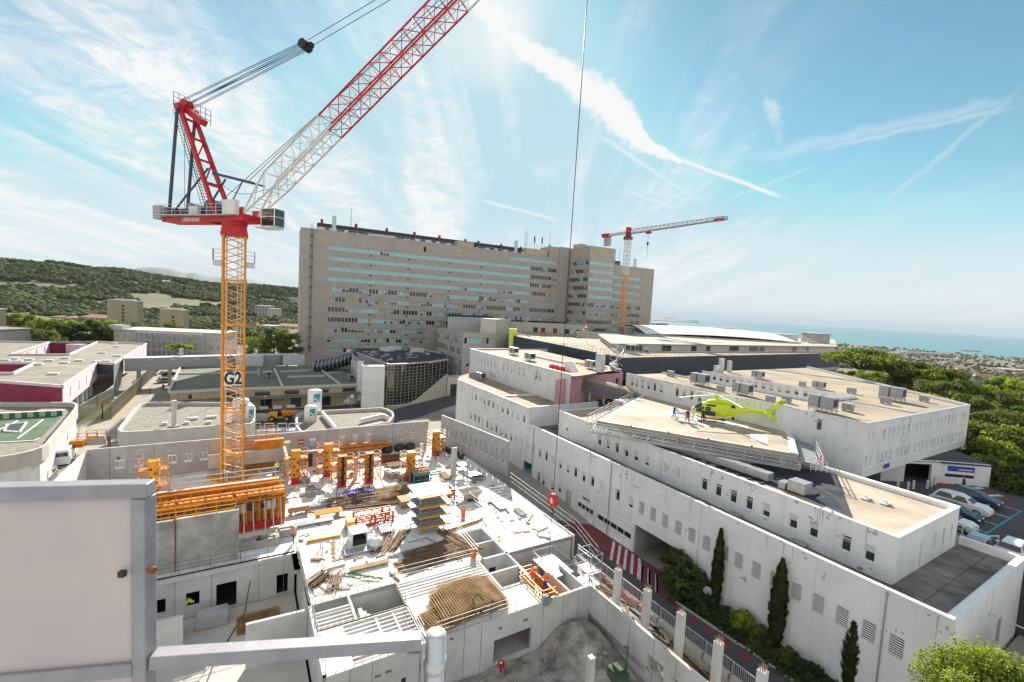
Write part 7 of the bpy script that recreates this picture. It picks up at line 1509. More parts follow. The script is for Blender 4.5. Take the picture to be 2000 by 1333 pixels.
g = G(); p = atd(233, 645, 170); g.box((p.x, p.y, zt+1.0), (5, 4, 1.6), 0); g.build('roof_unit', 'galv', o)
o, zt = blockpx('apartment_tower', 'taller left one of two beige slab towers below the wooded hill', 'tower', 209, 268, 588, 370, 6, -12, ('tower_beige', 'roof_white', 'dark'), [zt_ for zt_ in ()], cols=1, group='beige slab towers')
g = G(); p = atd(240, 600, 369.8)
for k in range(6): g.quad(*[V((p.x+dx, p.y-.1, 9-2.9*k+dz_)) for dx, dz_ in ((-1, 0), (1, 0), (1, 1.6), (-1, 1.6))])
g.build('stair_windows', 'dark', o); g = G(); p = atd(240, 584, 372); g.box((p.x, p.y+2.5, zt+.8), (16, 4, 1.2), 0); g.build('roof_slab', 'roof_white', o)
o, zt = blockpx('apartment_tower', 'lower right one of two beige slab towers below the wooded hill', 'tower', 312, 360, 606, 310, 4.5, -12, ('tower_beige', 'roof_white', 'dark'), group='beige slab towers')
g = G(); p = atd(338, 615, 309.8)
for k in range(4): g.quad(*[V((p.x+dx, p.y-.1, 6-2.9*k+dz_)) for dx, dz_ in ((-.8, 0), (.8, 0), (.8, 1.6), (-.8, 1.6))])
g.build('stair_windows', 'dark', o); g = G(); p = atd(338, 602, 312); g.box((p.x, p.y+2, zt+.7), (12, 3.4, 1.1), 0); g.build('roof_slab', 'roof_white', o)
blockpx('apartment_block', 'pale block with windows cut off by the left edge', 'apartment block', -150, -58, 603, 170, 12, -6, ('tower_beige', 'roof_white', 'dark'), [-2, 2, 6, 10], cols=4)
blockpx('low_annex', 'low flat grey roofed block beyond the pink clinic at left', 'building', -200, 0, 641, 140, 9, -4, ('concrete_beige', 'roof_grey', 'dark'))
for i, (x0, x1, yt, d, m, lb) in enumerate([(24, 42, 602, 520, 'town_white', 'small white house at the left below the pines of the hill'), (78, 106, 593, 560, 'town_white', 'modern white villa on the hill foot left of the round gabled house'), (108, 132, 595, 560, 'town_beige', 'beige gabled house right of the white villa on the hill foot'), (156, 208, 614, 420, 'town_beige', 'long cream house with red tile roof left of the taller beige tower'), (100, 140, 616, 430, 'town_beige', 'low red roofed house in front of the round gabled house'), (498, 524, 597, 620, 'town_grey', 'grey blue apartment block left, beyond the mast'), (524, 543, 603, 610, 'town_white', 'white apartment block attached right of the grey blue one beyond the mast'), (556, 578, 581, 900, 'town_white', 'white apartment block high on the hill beside the hospital'), (282, 306, 620, 500, 'tile_roof', 'cluster of tiled houses between the two beige towers'), (372, 398, 624, 480, 'town_white', 'white house with tiled roof right of the two beige towers'), (402, 428, 622, 500, 'town_beige', 'beige tiled house just left of the mast'), (480, 500, 628, 420, 'town_beige', 'beige tiled house just right of the mast'), (508, 536, 636, 430, 'town_white', 'pale house with tiled roof below the grey blue block'), (540, 576, 632, 460, 'town_beige', 'tiled houses row beside the hospital end wall'), (545, 562, 622, 540, 'town_white', 'small white house above the tiled row beside the hospital end')]):
    flat_ = 'block' in lb or 'villa' in lb; a = atd(x0, yt, d); b = atd(x1, yt, d); zb = terr((a.x+b.x)/2, d)-1; zt = a.z; dpt = (b.x-a.x)*.8; o = thing('apartment_block' if 'block' in lb else 'house', (a.x, a.y, zb), lb, 'building', 'town buildings at left'); g = G(); hz2 = zt if flat_ else zb+(zt-zb)*.62
    g.prism([(a.x, d), (b.x, d), (b.x, d+dpt), (a.x, d+dpt)], zb, hz2); g.build('wall', m if m != 'tile_roof' else 'town_white', o); g = G()
    if flat_: g.prism([(a.x-.3, d-.3), (b.x+.3, d-.3), (b.x+.3, d+dpt), (a.x-.3, d+dpt)], zt, zt+.4); g.build('roof', 'roof_white', o)
    else:
        ym = d+dpt/2; r0 = [V((a.x-.6, d-.8, hz2)), V((b.x+.6, d-.8, hz2)), V((b.x+.6, d+dpt+.8, hz2)), V((a.x-.6, d+dpt+.8, hz2))]; t0, t1 = V((a.x+1.5, ym, zt)), V((b.x-1.5, ym, zt)); g.quad(r0[0], r0[1], t1, t0); g.quad(r0[2], r0[3], t0, t1); g.poly([r0[1], r0[2], t1]); g.poly([r0[3], r0[0], t0]); g.build('roof', 'tile_roof', o)
    nf = max(1, int((hz2-zb)/3.2)); nc = max(2, int((b.x-a.x)/4)); g = G()
    for f in range(nf):
        for k in range(nc): x = a.x+(b.x-a.x)*(k+.5)/nc; z = hz2-2.4-3*f; g.quad(*[V((x+dx, d-.06, z+q)) for dx, q in ((-.7, 0), (.7, 0), (.7, 1.4), (-.7, 1.4))])
    g.build('windows', 'dark', o)
# fences, path, grass on the left
def fence(l, z, h, label, m='fence_mesh', step=2.5):
    q = pz(l, z); o = thing('mesh_fence', q[0], label, 'fence', 'mesh fences by the pink clinic'); 
    for a, b in zip(q, q[1:]):
        n = max(1, round((b-a).length/step)); g = G()
        for k in range(n):
            p0_, p1_ = a.lerp(b, k/n), a.lerp(b, (k+1)/n); d = (p1_-p0_)
            for i in range(int(d.length/.16)): p = p0_+d*(i*.16/d.length); g.beam(p, p+V((0, 0, h)), .06)
            for zz in (.05, h*.5, h): g.beam(p0_+V((0, 0, zz)), p1_+V((0, 0, zz)), .06)
        g.build('mesh', m, o); g = G()
        for k in range(n+1): p = a.lerp(b, k/n); g.beam(p, p+V((0, 0, h+.1)), .1)
        g.build('post', 'steel_grey', o)
fence([(154, 824), (190, 800), (222, 782)], .4, 2.9, 'grey mesh fence from the round building corner to the grey pier'); fence([(154, 824), (200, 820), (218, 818)], 0, 2.9, 'short mesh gate fence across the grass with the parking sign'); fence([(218, 818), (255, 782), (276, 762)], .1, 3.2, 'long ivory screen fence along the path, near section', step=3.); fence([(279, 755), (300, 735), (312, 722)], .1, 3.2, 'ivory screen fence along the path, far section', step=3.)
g = G(); flat(g, [(160, 823), (214, 817), (250, 783), (276, 760), (262, 757), (205, 790)], .02); flat(g, [(262, 755), (300, 732), (295, 724), (258, 745)], .02); g.build('grass', 'grass', label='strip of short yellow green grass behind the screen fences', cat='grass', kind='stuff')
g = G(); flat(g, [(158, 826), (214, 821), (282, 757), (318, 722), (345, 722), (318, 768), (262, 800), (228, 838), (228, 880), (195, 885), (165, 884), (120, 905), (105, 945), (60, 945), (62, 934), (95, 915), (154, 852)], .012); g.build('path', 'asphalt_light', kind='structure')
g = G(); q = pz([(222, 822), (284, 757)], .02); g.beam(q[0], q[1], .25, .03); g.build('yellow_line', 'form_yellow', kind='structure')
g = G(); flat(g, [(470, 850), (500, 850), (577, 846), (572, 800), (700, 798), (708, 800), (706, 782), (600, 787), (470, 792)], .012); flat(g, [(775, 830), (862, 800), (890, 790), (890, 770), (770, 800), (760, 835)], .012); g.build('yard', 'asphalt', kind='structure')
g = G()
for k in range(13): x = 499+6*k; q = pz([(x, 842), (x+12, 835)], .02); g.beam(q[0], q[1], .3, .02)
q = pz([(500, 843), (575, 839)], .02); g.beam(q[0], q[1], .15, .02); g.build('hatching', 'road_white', kind='structure')
def hoop(x, y, z, label, k=1., rz=0, m='white_paint', grp='white hoop barriers of the yard'):
    c = at(x, y, z); d = V((cos(rz), sin(rz), 0)); g = G(); g.path([c-d*k*.7, c-d*k*.7+V((0, 0, .95*k)), c+d*k*.7+V((0, 0, .95*k)), c+d*k*.7], .06, 6); g.build('hoop_barrier', m, label=label, cat='barrier', group=grp)
for i, x in enumerate((500, 525, 551, 573)): hoop(x, 838, 0, ('first', 'second', 'third', 'fourth')[i]+' white hoop barrier from the mast along the yard markings', 1.1, .5)
def sign(x, y, z, h, label, disc='purple', rz=None, r_=.4):
    c = at(x, y, z); o = thing('road_sign', c, label, 'sign', 'round road signs'); g = G(); g.tube(c, c+V((0, 0, h)), .04, 6); g.build('post', 'galv', o); g = G(); t = V((-c.x, -c.y, 0)).normalized(); g.tube(c+V((0, 0, h)), c+V((0, 0, h))+t*.06, r_, 14); d = g.build('disc', disc, o); 
    if disc in ('purple', 'sign_blue'): g = G(); u = V((-t.y, t.x, 0)); p = c+V((0, 0, h))+t*.07; g.beam(p-u*r_*.65+V((0, 0, r_*.65)), p+u*r_*.65-V((0, 0, r_*.65)), .08, .03); g.tube(p-t*.03, p-t*.005, r_*1.12, 14); g.build('red_ring', 'red', d)
    return o
sign(488, 799, 0, 2.6, 'no parking sign just right of the mast before the depot'); sign(593, 789, 0, 2.9, 'no parking sign left of the taller tank'); sign(200, 815, 0, 2.4, 'no parking sign on the grass fence by the path'); sign(517, 803, 0, 3.0, 'plain white round lamp sign between the parked vans', 'white_paint'); sign(687, 797, 0, 2.8, 'plain white round sign by the white panel wall', 'white_paint')
sign(1379, 1192, 0, 1.8, 'round traffic mirror on a thin tripod by the shrubs', 'galv')
# street lamp, cable, site entrance pieces left
o = thing('street_lamp', at(82, 922, 0), 'thin grey street lamp in front of the round white building', 'street lamp'); c = at(82, 922, 0); g = G(); g.tube(c, c+V((0, 0, 3.9)), .06, 8, 0, .04); g.build('pole', 'steel_grey', o); g = G(); g.tube(c+V((0, 0, 3.9)), c+V((0, 0, 4.05)), .28, 10, 0, .12); g.build('lamp_head', 'steel_grey', o)
g = G(); a = atd(-20, 888, 57); b = at(160, 868, 2.6); g.path([a.lerp(b, k/14)-V((0, 0, 1.1*sin(pi*k/14))) for k in range(15)], .04, 5); g.build('overhead_cable', 'black', label='black cable sagging across the round white building', cat='cable')
g = G(); c = at(216, 888, 2.6); g.beam(c+V((0, 0, -1)), c+V((-.35, .1, 2.6)), .25); g.build('timber_post', 'rust', label='leaning brown timber post at the left end of the rear site wall', cat='post')
o = thing('site_gate_frame', at(150, 905, 0), 'orange formwork frame with guard rails at the site entrance lane', 'formwork'); c = at(152, 893, 0); g = G(); g.box(c+V((0, 0, 2.1)), (1.6, 1.2, 1.), .4); rail(g, [c+V((-1, -.5, 2.6)), c+V((2.2, .9, 2.6))], 1., 2, .05, 1.); g.beam(c+V((-.3, -.5, 1.8)), c+V((-2., -2.6, -1)), .14); g.build('frame', 'form_orange', o); c = at(188, 885, 0); g = G(); g.box(c+V((0, 0, 2.)), (2.2, .5, 1.4), .5); g.build('panel', 'concrete_beige', o); g = G(); rail(g, [c+V((-1, -.5, 2.6)), c+V((1.1, .5, 2.6))], 1., 2, .05, 1.); g.build('guard_rail', 'form_yellow', o)
g = G(); q = pz([(20, 942), (60, 936), (84, 925)], 0); [g.beam(a+V((0, 0, .4)), b+V((0, 0, .4)), .4, .9) for a, b in zip(q, q[1:])]; g.build('concrete_barrier', 'concrete', label='low concrete barrier along the lane at the round building', cat='barrier')
g = G(); q = pz([(96, 950), (112, 932)], 0); rail(g, [q[0], q[1]], 1.1, 2, .04, .25); g.build('crowd_barrier', 'galv', label='light crowd barrier on the lane below the walking man', cat='barrier')
# ================================================================ vegetation
def leaves(g, c, r, n, size, flatz=1.):
    for _ in range(n):
        d = V((random.gauss(0, 1), random.gauss(0, 1), random.gauss(0, 1))).normalized()*r*(random.random()**.45); d.z *= flatz; p = c+d
        nrm = (d.normalized()*.8+V((random.gauss(0, .6), random.gauss(0, .6), random.gauss(.35, .5)))).normalized(); x = nrm.orthogonal().normalized(); a = random.random()*6.28; y = nrm.cross(x); x, y = x*cos(a)+y*sin(a), y*cos(a)-x*sin(a); s = size*random.uniform(.6, 1.3)
        g.quad(p-x*s-y*s*.5, p+x*s-y*s*.6, p+x*s*.8+y*s*.6, p-x*s*.7+y*s*.5)
def crown(kind, h, w, n=26, per=90, size=.3, seed=0):
    random.seed(seed); g = G(); cl = []
    for i in range(n):
        a = random.random()*6.283
        if kind == 'pine': f = random.random(); z = h*(.42+.55*f); rr = w/2*(1-.75*max(0, f-.35)**1.2)*random.uniform(.35, 1.); r = w*random.uniform(.12, .2); fz = .7
        elif kind == 'umbrella': rr = w/2*random.random()**.5*.92; z = h*(.86-.16*(rr/(w/2))**2)+random.uniform(-.3, .3); r = w*random.uniform(.10, .16); fz = .5
        elif kind == 'bush': f = random.random(); z = h*(.12+.8*f); rr = w/2*sqrt(max(0, 1-f*f))*random.uniform(.3, 1); r = w*random.uniform(.14, .22); fz = .85
        c = V((cos(a)*rr, sin(a)*rr, z)); cl.append((c, r)); leaves(g, c, r, per, size, fz)
    return g, cl
def cyp(h, w, seed):
    random.seed(seed); g = G()
    for i in range(int(h*420)):
        f = random.random()**1.15; rr = w/2*(sin(pi*min(1, f*.86+.13))**.7)*random.uniform(.72, 1.04)*(1+.12*sin(f*40+seed)); a = random.random()*6.283; p = V((cos(a)*rr, sin(a)*rr, .25+f*h)); up = V((cos(a)*.35, sin(a)*.35, 1)).normalized(); x = V((-sin(a), cos(a), 0)); s = random.uniform(.06, .13); g.quad(p-x*s*.6-up*s, p+x*s*.6-up*s, p+x*s*.5+up*s*1.6, p-x*s*.5+up*s*1.6)
    for z, k in ((0, .7), (h*.3, .78), (h*.6, .6), (h*.9, .2)): pass
    g.loft([[V((cos(i*pi/4)*w/2*k*.8, sin(i*pi/4)*w/2*k*.8, z)) for i in range(8)] for z, k in ((.2, .55), (h*.25, .85), (h*.5, .85), (h*.8, .5), (h*.97, .08))]); return g
PROTO = {}
def proto(key, kind, h, w, m, n, per, size, seed, trunk=True):
    g, cl = crown(kind, h, w, n, per, size, seed); o = thing('pine_tree' if kind != 'bush' else 'shrub', (0, 0, 0), 'x', 'tree'); g.build('crown', m, o)
    t = G(); top = V((w*.03, 0, h*(.75 if kind == 'umbrella' else .82))); t.tube((0, 0, -1.2), (w*.02, w*.01, h*.45), w*.035, 8, 0, w*.026); t.tube((w*.02, w*.01, h*.45), top, w*.026, 7, 0, w*.012)
    for c, r in cl[::3]: zb = min(c.z*.75, h*.55); t.tube((w*.02, w*.01, zb), c, w*.014, 5, 0, w*.005)
    t.build('trunk', 'bark', o); PROTO[key] = (o, h); return o
proto('p1', 'pine', 10, 9, 'leaf_pine', 24, 170, .21, 1); proto('p2', 'pine', 11, 8, 'leaf_pine', 21, 170, .21, 2); proto('p3', 'pine', 9, 9.5, 'leaf', 24, 170, .21, 3); proto('p4', 'pine', 10, 7.5, 'leaf_dark', 20, 170, .21, 4); proto('u1', 'umbrella', 12, 13, 'leaf_pine', 52, 140, .22, 5); proto('u2', 'umbrella', 11, 10, 'leaf_pine', 40, 140, .22, 6); proto('b1', 'bush', 4, 5.5, 'leaf', 24, 110, .22, 7, False); proto('b2', 'bush', 3, 4.2, 'leaf_dark', 22, 110, .2, 8, False)
USED = set()
def tree(key, loc, h, rz, label, group, cat='tree'):
    o, ph = PROTO[key]; k = h/ph
    if key in USED: o = dup(o)
    USED.add(key); o.location = V(loc); o.scale = (k,)*3; o.rotation_euler = (0, 0, rz); o['label'] = label; o['group'] = group; o['category'] = cat; return o
def treepx(key, x, ytop, d, h, label, group):
    p = atd(x, ytop, d); return tree(key, (p.x, p.y, p.z-h*1.07), h, random.random()*6.28, label, group)
random.seed(21)
GR = 'pines of the wood on the right'
R_ = [('u1', 1690, 664, 112, 15, 'broad umbrella pine with bare forked limbs beside the navy building, largest of all'), ('u2', 1776, 690, 105, 13, 'umbrella pine with visible trunk right of the broad one'), ('u2', 1842, 704, 100, 12, 'flat topped pine in the middle of the wood behind the block'), ('p3', 1700, 722, 98, 7, 'light bushy pine in front of the broad umbrella pine'), ('p1', 1655, 722, 112, 7, 'small pine under the left side of the broad umbrella pine'), ('p4', 1738, 726, 112, 7, 'dark shaded pine below the broad umbrella pine'), ('p3', 1762, 732, 104, 6, 'low bushy pine at the foot of the trunk right of the broad one')]
for a in R_: treepx(*a, GR)
rows = [(1805, 745, 95), (1830, 735, 93), (1868, 742, 92), (1905, 738, 96), (1940, 730, 105), (1975, 728, 112), (1995, 735, 108), (1880, 760, 84), (1912, 765, 82), (1948, 758, 86), (1985, 755, 90), (1838, 765, 84), (1920, 795, 72), (1955, 790, 74), (1990, 785, 76), (1905, 812, 68), (1940, 822, 66), (1975, 818, 66), (2000, 830, 64), (1925, 848, 62), (1960, 852, 60), (1995, 862, 58), (1950, 880, 56), (1985, 890, 54), (1905, 738, 130), (1960, 742, 140)]
rows = [(x, y+5, d) for x, y, d in rows]
wd = ['first', 'second', 'third', 'fourth', 'fifth', 'sixth', 'seventh', 'eighth', 'ninth', 'tenth', 'eleventh', 'twelfth']
order = sorted(range(len(rows)), key=lambda i: rows[i][1]); band_n = {}
for r, i in enumerate(order):
    x, y, d = rows[i]; bnd = 'top' if y < 741 else 'upper' if y < 752 else 'middle' if y < 768 else 'lower' if y < 825 else 'lowest'
    band_n.setdefault(bnd, []).append(i)
for bnd, ids in band_n.items():
    for k, i in enumerate(sorted(ids, key=lambda i: rows[i][0])):
        x, y, d = rows[i]; key = ['p1', 'p3', 'p2', 'p1', 'p4'][i % 5]; treepx(key, x, y, d, random.uniform(7.5, 10.5) if d < 110 else 12, f'{wd[k]} pine from the left in the {bnd} row of the wood behind the clinic block', GR)
GL = 'pines behind the pink clinic'
for k, (key, x, y, d, h, lb) in enumerate([('p1', 22, 608, 190, 13, 'leftmost round pine behind the low grey block'), ('p2', 52, 612, 190, 13, 'second pine from the left behind the low grey block'), ('p1', 88, 618, 185, 12, 'third pine from the left, pale topped'), ('p3', 35, 652, 150, 7, 'low bushy tree in front of the left pines'), ('p4', 58, 642, 150, 9, 'dark pointed tree at the end of the low grey roof'), ('p3', 90, 642, 150, 9, 'light tree behind the far courtyard, left'), ('p4', 125, 630, 160, 12, 'dark dense pine above the far pink courtyard, left'), ('p1', 150, 622, 165, 13, 'dark dense pine above the far pink courtyard, middle'), ('p4', 178, 622, 165, 13, 'dark dense pine above the far pink courtyard, right'), ('p1', 205, 622, 170, 13, 'pine in front of the taller beige tower, left'), ('p2', 235, 626, 175, 13, 'pine in front of the taller beige tower, right'), ('p1', 10, 640, 170, 9, 'small pine at the left border below the block'), ('p1', 298, 632, 230, 10, 'small pine between the two beige towers'), ('p1', 336, 628, 200, 10, 'pine in front of the lower beige tower'), ('p2', 390, 634, 220, 10, 'pine right of the lower beige tower'), ('u2', 352, 664, 148, 8, 'round pine standing in front of the grey ward building'), ('p3', 505, 656, 150, 9, 'broad bushy tree right of the mast, left half'), ('p3', 535, 650, 148, 10, 'broad bushy tree right of the mast, middle'), ('p1', 562, 648, 150, 11, 'tree touching the hospital end wall'), ('p4', 490, 646, 200, 9, 'dark tree behind the mast'), ('p1', 550, 640, 190, 9, 'dark tree behind the bushy ones near the hospital')]): treepx(key, x, y, d, h, lb, GL)
def cypress(p, h, w, seed, label): o = thing('cypress', p, label, 'tree', 'cypresses along the white wing'); g = cyp(h, w, seed); g.v = [(a+p.x, b+p.y, c+p.z) for a, b, c in g.v]; g.build('crown', 'cypress', o); g = G(); g.tube(p-V((0, 0, .5)), p+V((0, 0, 1.2)), .12, 8); g.build('trunk', 'bark', o)
for (x, y, yt, xt, w_, lb) in ((1395, 1185, 1040, 1408, .95, 'slim dark cypress farthest along the white wing, by the traffic mirror'), (1512, 1262, 1104, 1540, 1.25, 'middle cypress of three along the white wing, thickest'), (1655, 1345, 1216, 1672, 1.05, 'nearest cypress of three along the white wing, at the lower edge')):
    p = onT(x, y, -1.2); p2 = at(x, y, .4); q = ray(xt, yt); p = V((p2.x, p2.y, .3)); k = hypot(p.x, p.y)/hypot(q.x, q.y); cypress(p, HC+q.z*k-.3, w_, x, lb)
SH = 'shrubs at the foot of the white wing'
for key, s, t, h, lb in (('b2', 18.6, -.9, 3.4, 'tall loose shrub at the passage corner'), ('b2', 17.3, -1.3, 2.8, 'dark shrub right of the tall one at the passage'), ('b2', 16.0, -1.2, 2.2, 'dark shrub left of the slim cypress'), ('b2', 13.6, -1.1, 1.3, 'low dark shrub right of the slim cypress'), ('b1', 12.0, -.9, 1.7, 'spiky light shrub between slim and thick cypress, left'), ('b1', 10.6, -.9, 1.4, 'spiky light shrub between slim and thick cypress, right'), ('b2', 8.2, -1.2, 1.3, 'low shrub left of the nearest cypress'), ('b2', 6.6, -1.3, 1.4, 'low shrub behind the nearest cypress'), ('b2', 14.8, -2., 1., 'ground hugging shrub below the traffic mirror'), ('b2', 11.4, -1.9, .9, 'ground hugging shrub at the kerb between the cypresses')): tree(key, W(s, t, .1), h, random.random()*6, lb, SH, 'shrub')
g = G(); random.seed(5)
for k in range(5200): s = random.uniform(-6, 18.5); t = random.uniform(-2.5, -.15); c = W(s, t, .15+.45*(t+2.6)/2.6*min(1, (19-s)/8)); leaves(g, c, .18, 1, .11)
g.build('ground_cover', 'leaf_dark', label='dark low ground cover on the bank between kerb and white wing', cat='ground cover', kind='stuff')
g, cl = crown('bush', 3.4, 4.6, 60, 320, .07, 33); p = atd(1932, 1330, 21.5); zc = p.z-1.9; g.v = [(a+p.x, b+p.y, c+zc) for a, b, c in g.v]; o = thing('round_pine', (p.x, p.y, 1), 'bright green round pine in the lower right corner', 'tree'); g.build('crown', 'leaf', o); t = G(); t.tube((p.x, p.y, 0), (p.x, p.y, zc+2), .2, 8); t.build('trunk', 'bark', o)
g = G()
for k in range(2600): x = random.uniform(1895, 2060); y = random.uniform(880, 965); c = at(x, y, 6.2); c = V((c.x, c.y, 5.6+random.random()*1.6)); leaves(g, c, .5, 1, .3)
g.build('hedge_scrub', 'leaf', label='pale green scrub bank between parking fence and pine wood', cat='scrub', kind='stuff')
# woods on the hill: one far mass
ICO = []; t_ = (1+sqrt(5))/2
iv = [V(v).normalized() for v in ((-1, t_, 0), (1, t_, 0), (-1, -t_, 0), (1, -t_, 0), (0, -1, t_), (0, 1, t_), (0, -1, -t_), (0, 1, -t_), (t_, 0, -1), (t_, 0, 1), (-t_, 0, -1), (-t_, 0, 1))]; fi = [(0, 11, 5), (0, 5, 1), (0, 1, 7), (0, 7, 10), (0, 10, 11), (1, 5, 9), (5, 11, 4), (11, 10, 2), (10, 7, 6), (7, 1, 8), (3, 9, 4), (3, 4, 2), (3, 2, 6), (3, 6, 8), (3, 8, 9), (4, 9, 5), (2, 4, 11), (6, 2, 10), (8, 6, 7), (9, 8, 1)]
def blob(g, c, r, rz_): 
    k = len(g.v); g.v += [(c.x+v.x*r*random.uniform(.75, 1.3), c.y+v.y*r*random.uniform(.75, 1.3), c.z+v.z*rz_*random.uniform(.7, 1.3)) for v in iv]; g.f += [tuple(k+i for i in f) for f in fi]; g.m += [0]*20
random.seed(9); g = G()
for k in range(17000):
    a = R(random.uniform(-52, -23)); d = 300*(1420/300)**(random.random()**.6); x, y = sin(a)*d, cos(a)*d
    dens = mnoise.noise(V((x/90, y/90, 7)))+.55*mnoise.noise(V((x/30, y/30, 1)))
    if dens < -.12 or (d < 640 and dens < .02): continue
    r = random.uniform(2.2, 4.6)*(1 if d > 700 else .8); z = terr(x, y); blob(g, V((x, y, z+r*.7)), r, r*.85)
    if random.random() < .6: blob(g, V((x+random.uniform(-r, r), y+random.uniform(-r, r), z+r*1.1)), r*.6, r*.55)
g.build('hill_woods', 'forest', label='wooded hillside of rounded pines behind the town at left', cat='wood', kind='stuff')
# ================================================================ town on the right down to the sea
TG = 'town houses towards the sea'
def hbox_(o, a, rz, lx, ly, z0, z1, m, nm='wall'): g = G(); g.box((a.x, a.y, (z0+z1)/2), (lx, ly, z1-z0), rz); return g.build(nm, m, o)
def house(p, lx, ly, h, rz, m, label):
    o = thing('house', p, label, 'house', TG); c, s = cos(rz), sin(rz); hbox_(o, p, rz, lx, ly, p.z-6, p.z+h, m); g = G(); L = lambda a, b, z: V((p.x+a*c-b*s, p.y+a*s+b*c, p.z+z)); e = .6; q = [L(-lx/2-e, -ly/2-e, h), L(lx/2+e, -ly/2-e, h), L(lx/2+e, ly/2+e, h), L(-lx/2-e, ly/2+e, h)]; t0, t1 = L(-lx/2+2, 0, h+2.2), L(lx/2-2, 0, h+2.2); g.quad(q[0], q[1], t1, t0); g.quad(q[2], q[3], t0, t1); g.poly([q[1], q[2], t1]); g.poly([q[3], q[0], t0]); g.build('roof', 'tile_roof', o)
    g = G()
    for k in range(3): a = -lx/2+lx*(k+.5)/3; g.quad(L(a-.6, -ly/2-.05, h-2.4), L(a+.6, -ly/2-.05, h-2.4), L(a+.6, -ly/2-.05, h-1), L(a-.6, -ly/2-.05, h-1))
    g.build('windows', 'dark', o)
def aptblock(x0, x1, ybot, h, label, m, m2='roof_white', fl=4, depth=12):
    a = ground_at(x0, ybot, 250); d = a.y; b = atd(x1, ybot, d); L = b.x-a.x; z = a.z; o = thing('apartment_block', (a.x, a.y, z), label, 'apartment block', 'apartment blocks towards the sea'); g = G(); g.prism([(a.x, d), (b.x, d), (b.x, d+depth), (a.x, d+depth)], z-8, z+h); g.build('wall', m, o); g = G(); g.prism([(a.x-.4, d-.4), (b.x+.4, d-.4), (b.x+.4, d+depth+.4), (a.x-.4, d+depth+.4)], z+h, z+h+.6); n2 = max(1, int(L/14))
    for k in range(n2): g.box((a.x+L*(k+.5)/n2, d+depth/2, z+h+1.3), (3, 4, 1.6), 0)
    g.build('roof', m2, o); n = max(3, int(L/4.2)); g = G()
    for f in range(fl):
        for k in range(n): x = a.x+L*(k+.5)/n; zz = z+1+f*(h-1)/fl; w_ = 1.3 if k % 3 else 2.2; g.quad(*[V((x+dx, d-.08, zz+q)) for dx, q in ((-w_/2, 0), (w_/2, 0), (w_/2, (h-1)/fl*.55), (-w_/2, (h-1)/fl*.55))])
    g.build('windows', 'pane_grey', o); g = G()
    for k in range(max(1, n//6)): x = a.x+L*(k+.5)/max(1, n//6); g.box((x, d-.5, z+h/2), (3., 1., h-1.5), 0)
    g.build('balconies', m, o); return o
for q in [(1772, 1846, 694, 15, 'long pinkish white apartment block right of the broad umbrella pine', 'town_white', 'roof_white', 5, 14), (1738, 1756, 694, 12, 'small pale block left of the long pinkish white one', 'town_white'), (1880, 1916, 688, 15, 'apartment row with a yellow gable end, left part', 'town_grey', 'roof_white', 6), (1918, 1950, 690, 16, 'apartment row with a yellow gable end, middle part', 'town_white', 'roof_white', 6), (1952, 1990, 690, 17, 'apartment row with a yellow gable end, right part', 'town_grey', 'roof_white', 6), (1876, 1880, 686, 16, 'narrow yellow gable end of the apartment row', 'yellow_wall'), (1862, 1874, 685, 11, 'small ochre building left of the yellow gable', 'town_beige'), (1956, 2010, 728, 9, 'white flat roofed commercial building at the right border', 'town_white', 'roof_white', 2, 25), (1645, 1676, 664, 15, 'beige apartment block on the skyline above the navy building, left', 'town_beige', 'tile_roof', 4), (1678, 1708, 671, 15, 'cream apartment block on the skyline above the navy building, right', 'town_white', 'roof_white', 4), (1590, 1610, 650, 13, 'pink roofed block on the skyline at the sea, left of the beige one', 'town_beige', 'tile_roof', 4), (1560, 1584, 647, 14, 'long pale skyline block with pink roof near the thin mast', 'town_white', 'tile_roof', 4), (1612, 1642, 660, 9, 'grey warehouse on the skyline behind the roof plant', 'town_grey', 'roof_white', 2), (1428, 1462, 640, 12, 'tall block with pink roofs on the skyline near the hospital', 'town_beige', 'tile_roof', 4), (1470, 1490, 641, 13, 'cream block on the skyline right of the pink roofed one', 'town_white', 'roof_white', 4), (1282, 1304, 633, 10, 'low pink roofed block directly right of the hospital end', 'town_beige', 'tile_roof', 3)]: aptblock(*q)
random.seed(31); cnt = 0
for k in range(150):
    x = random.uniform(1700, 2030) if k < 90 else random.uniform(1284, 1720); y = random.uniform(678, 742) if k < 90 else 626+(x-1284)*.075+random.uniform(2, 17)
    if k < 90 and y < 676+(2000-x)*.0: continue
    if k < 90 and x < 1850 and y > 715: continue
    p = ground_at(x, y, 300); 
    if hypot(p.x, p.y) > 4300: continue
    rz = random.uniform(-.5, .5); big = 1+.5*random.random(); house(p, 13*big, 9*big, random.uniform(4, 8), rz, random.choice(['town_white', 'town_beige', 'town_white']), 'small tiled roof house of the far town on the slope to the sea' if x > 1700 else 'tiny tiled house of the far town along the sea skyline'); cnt += 1
g = G(); random.seed(77)
for k in range(5200):
    a = R(random.uniform(15, 52)); d = 430*(4300/430)**random.random(); x, y = sin(a)*d, cos(a)*d
    if mnoise.noise(V((x/140, y/140, 2))) < -.25: continue
    r = random.uniform(1.5, 3.4)*(1+d/2200); blob(g, V((x, y, terr(x, y)+r*.6)), r, r*.8)
g.build('town_trees', 'forest', label='many small dark trees spread between the houses of the far town', cat='trees', kind='stuff')
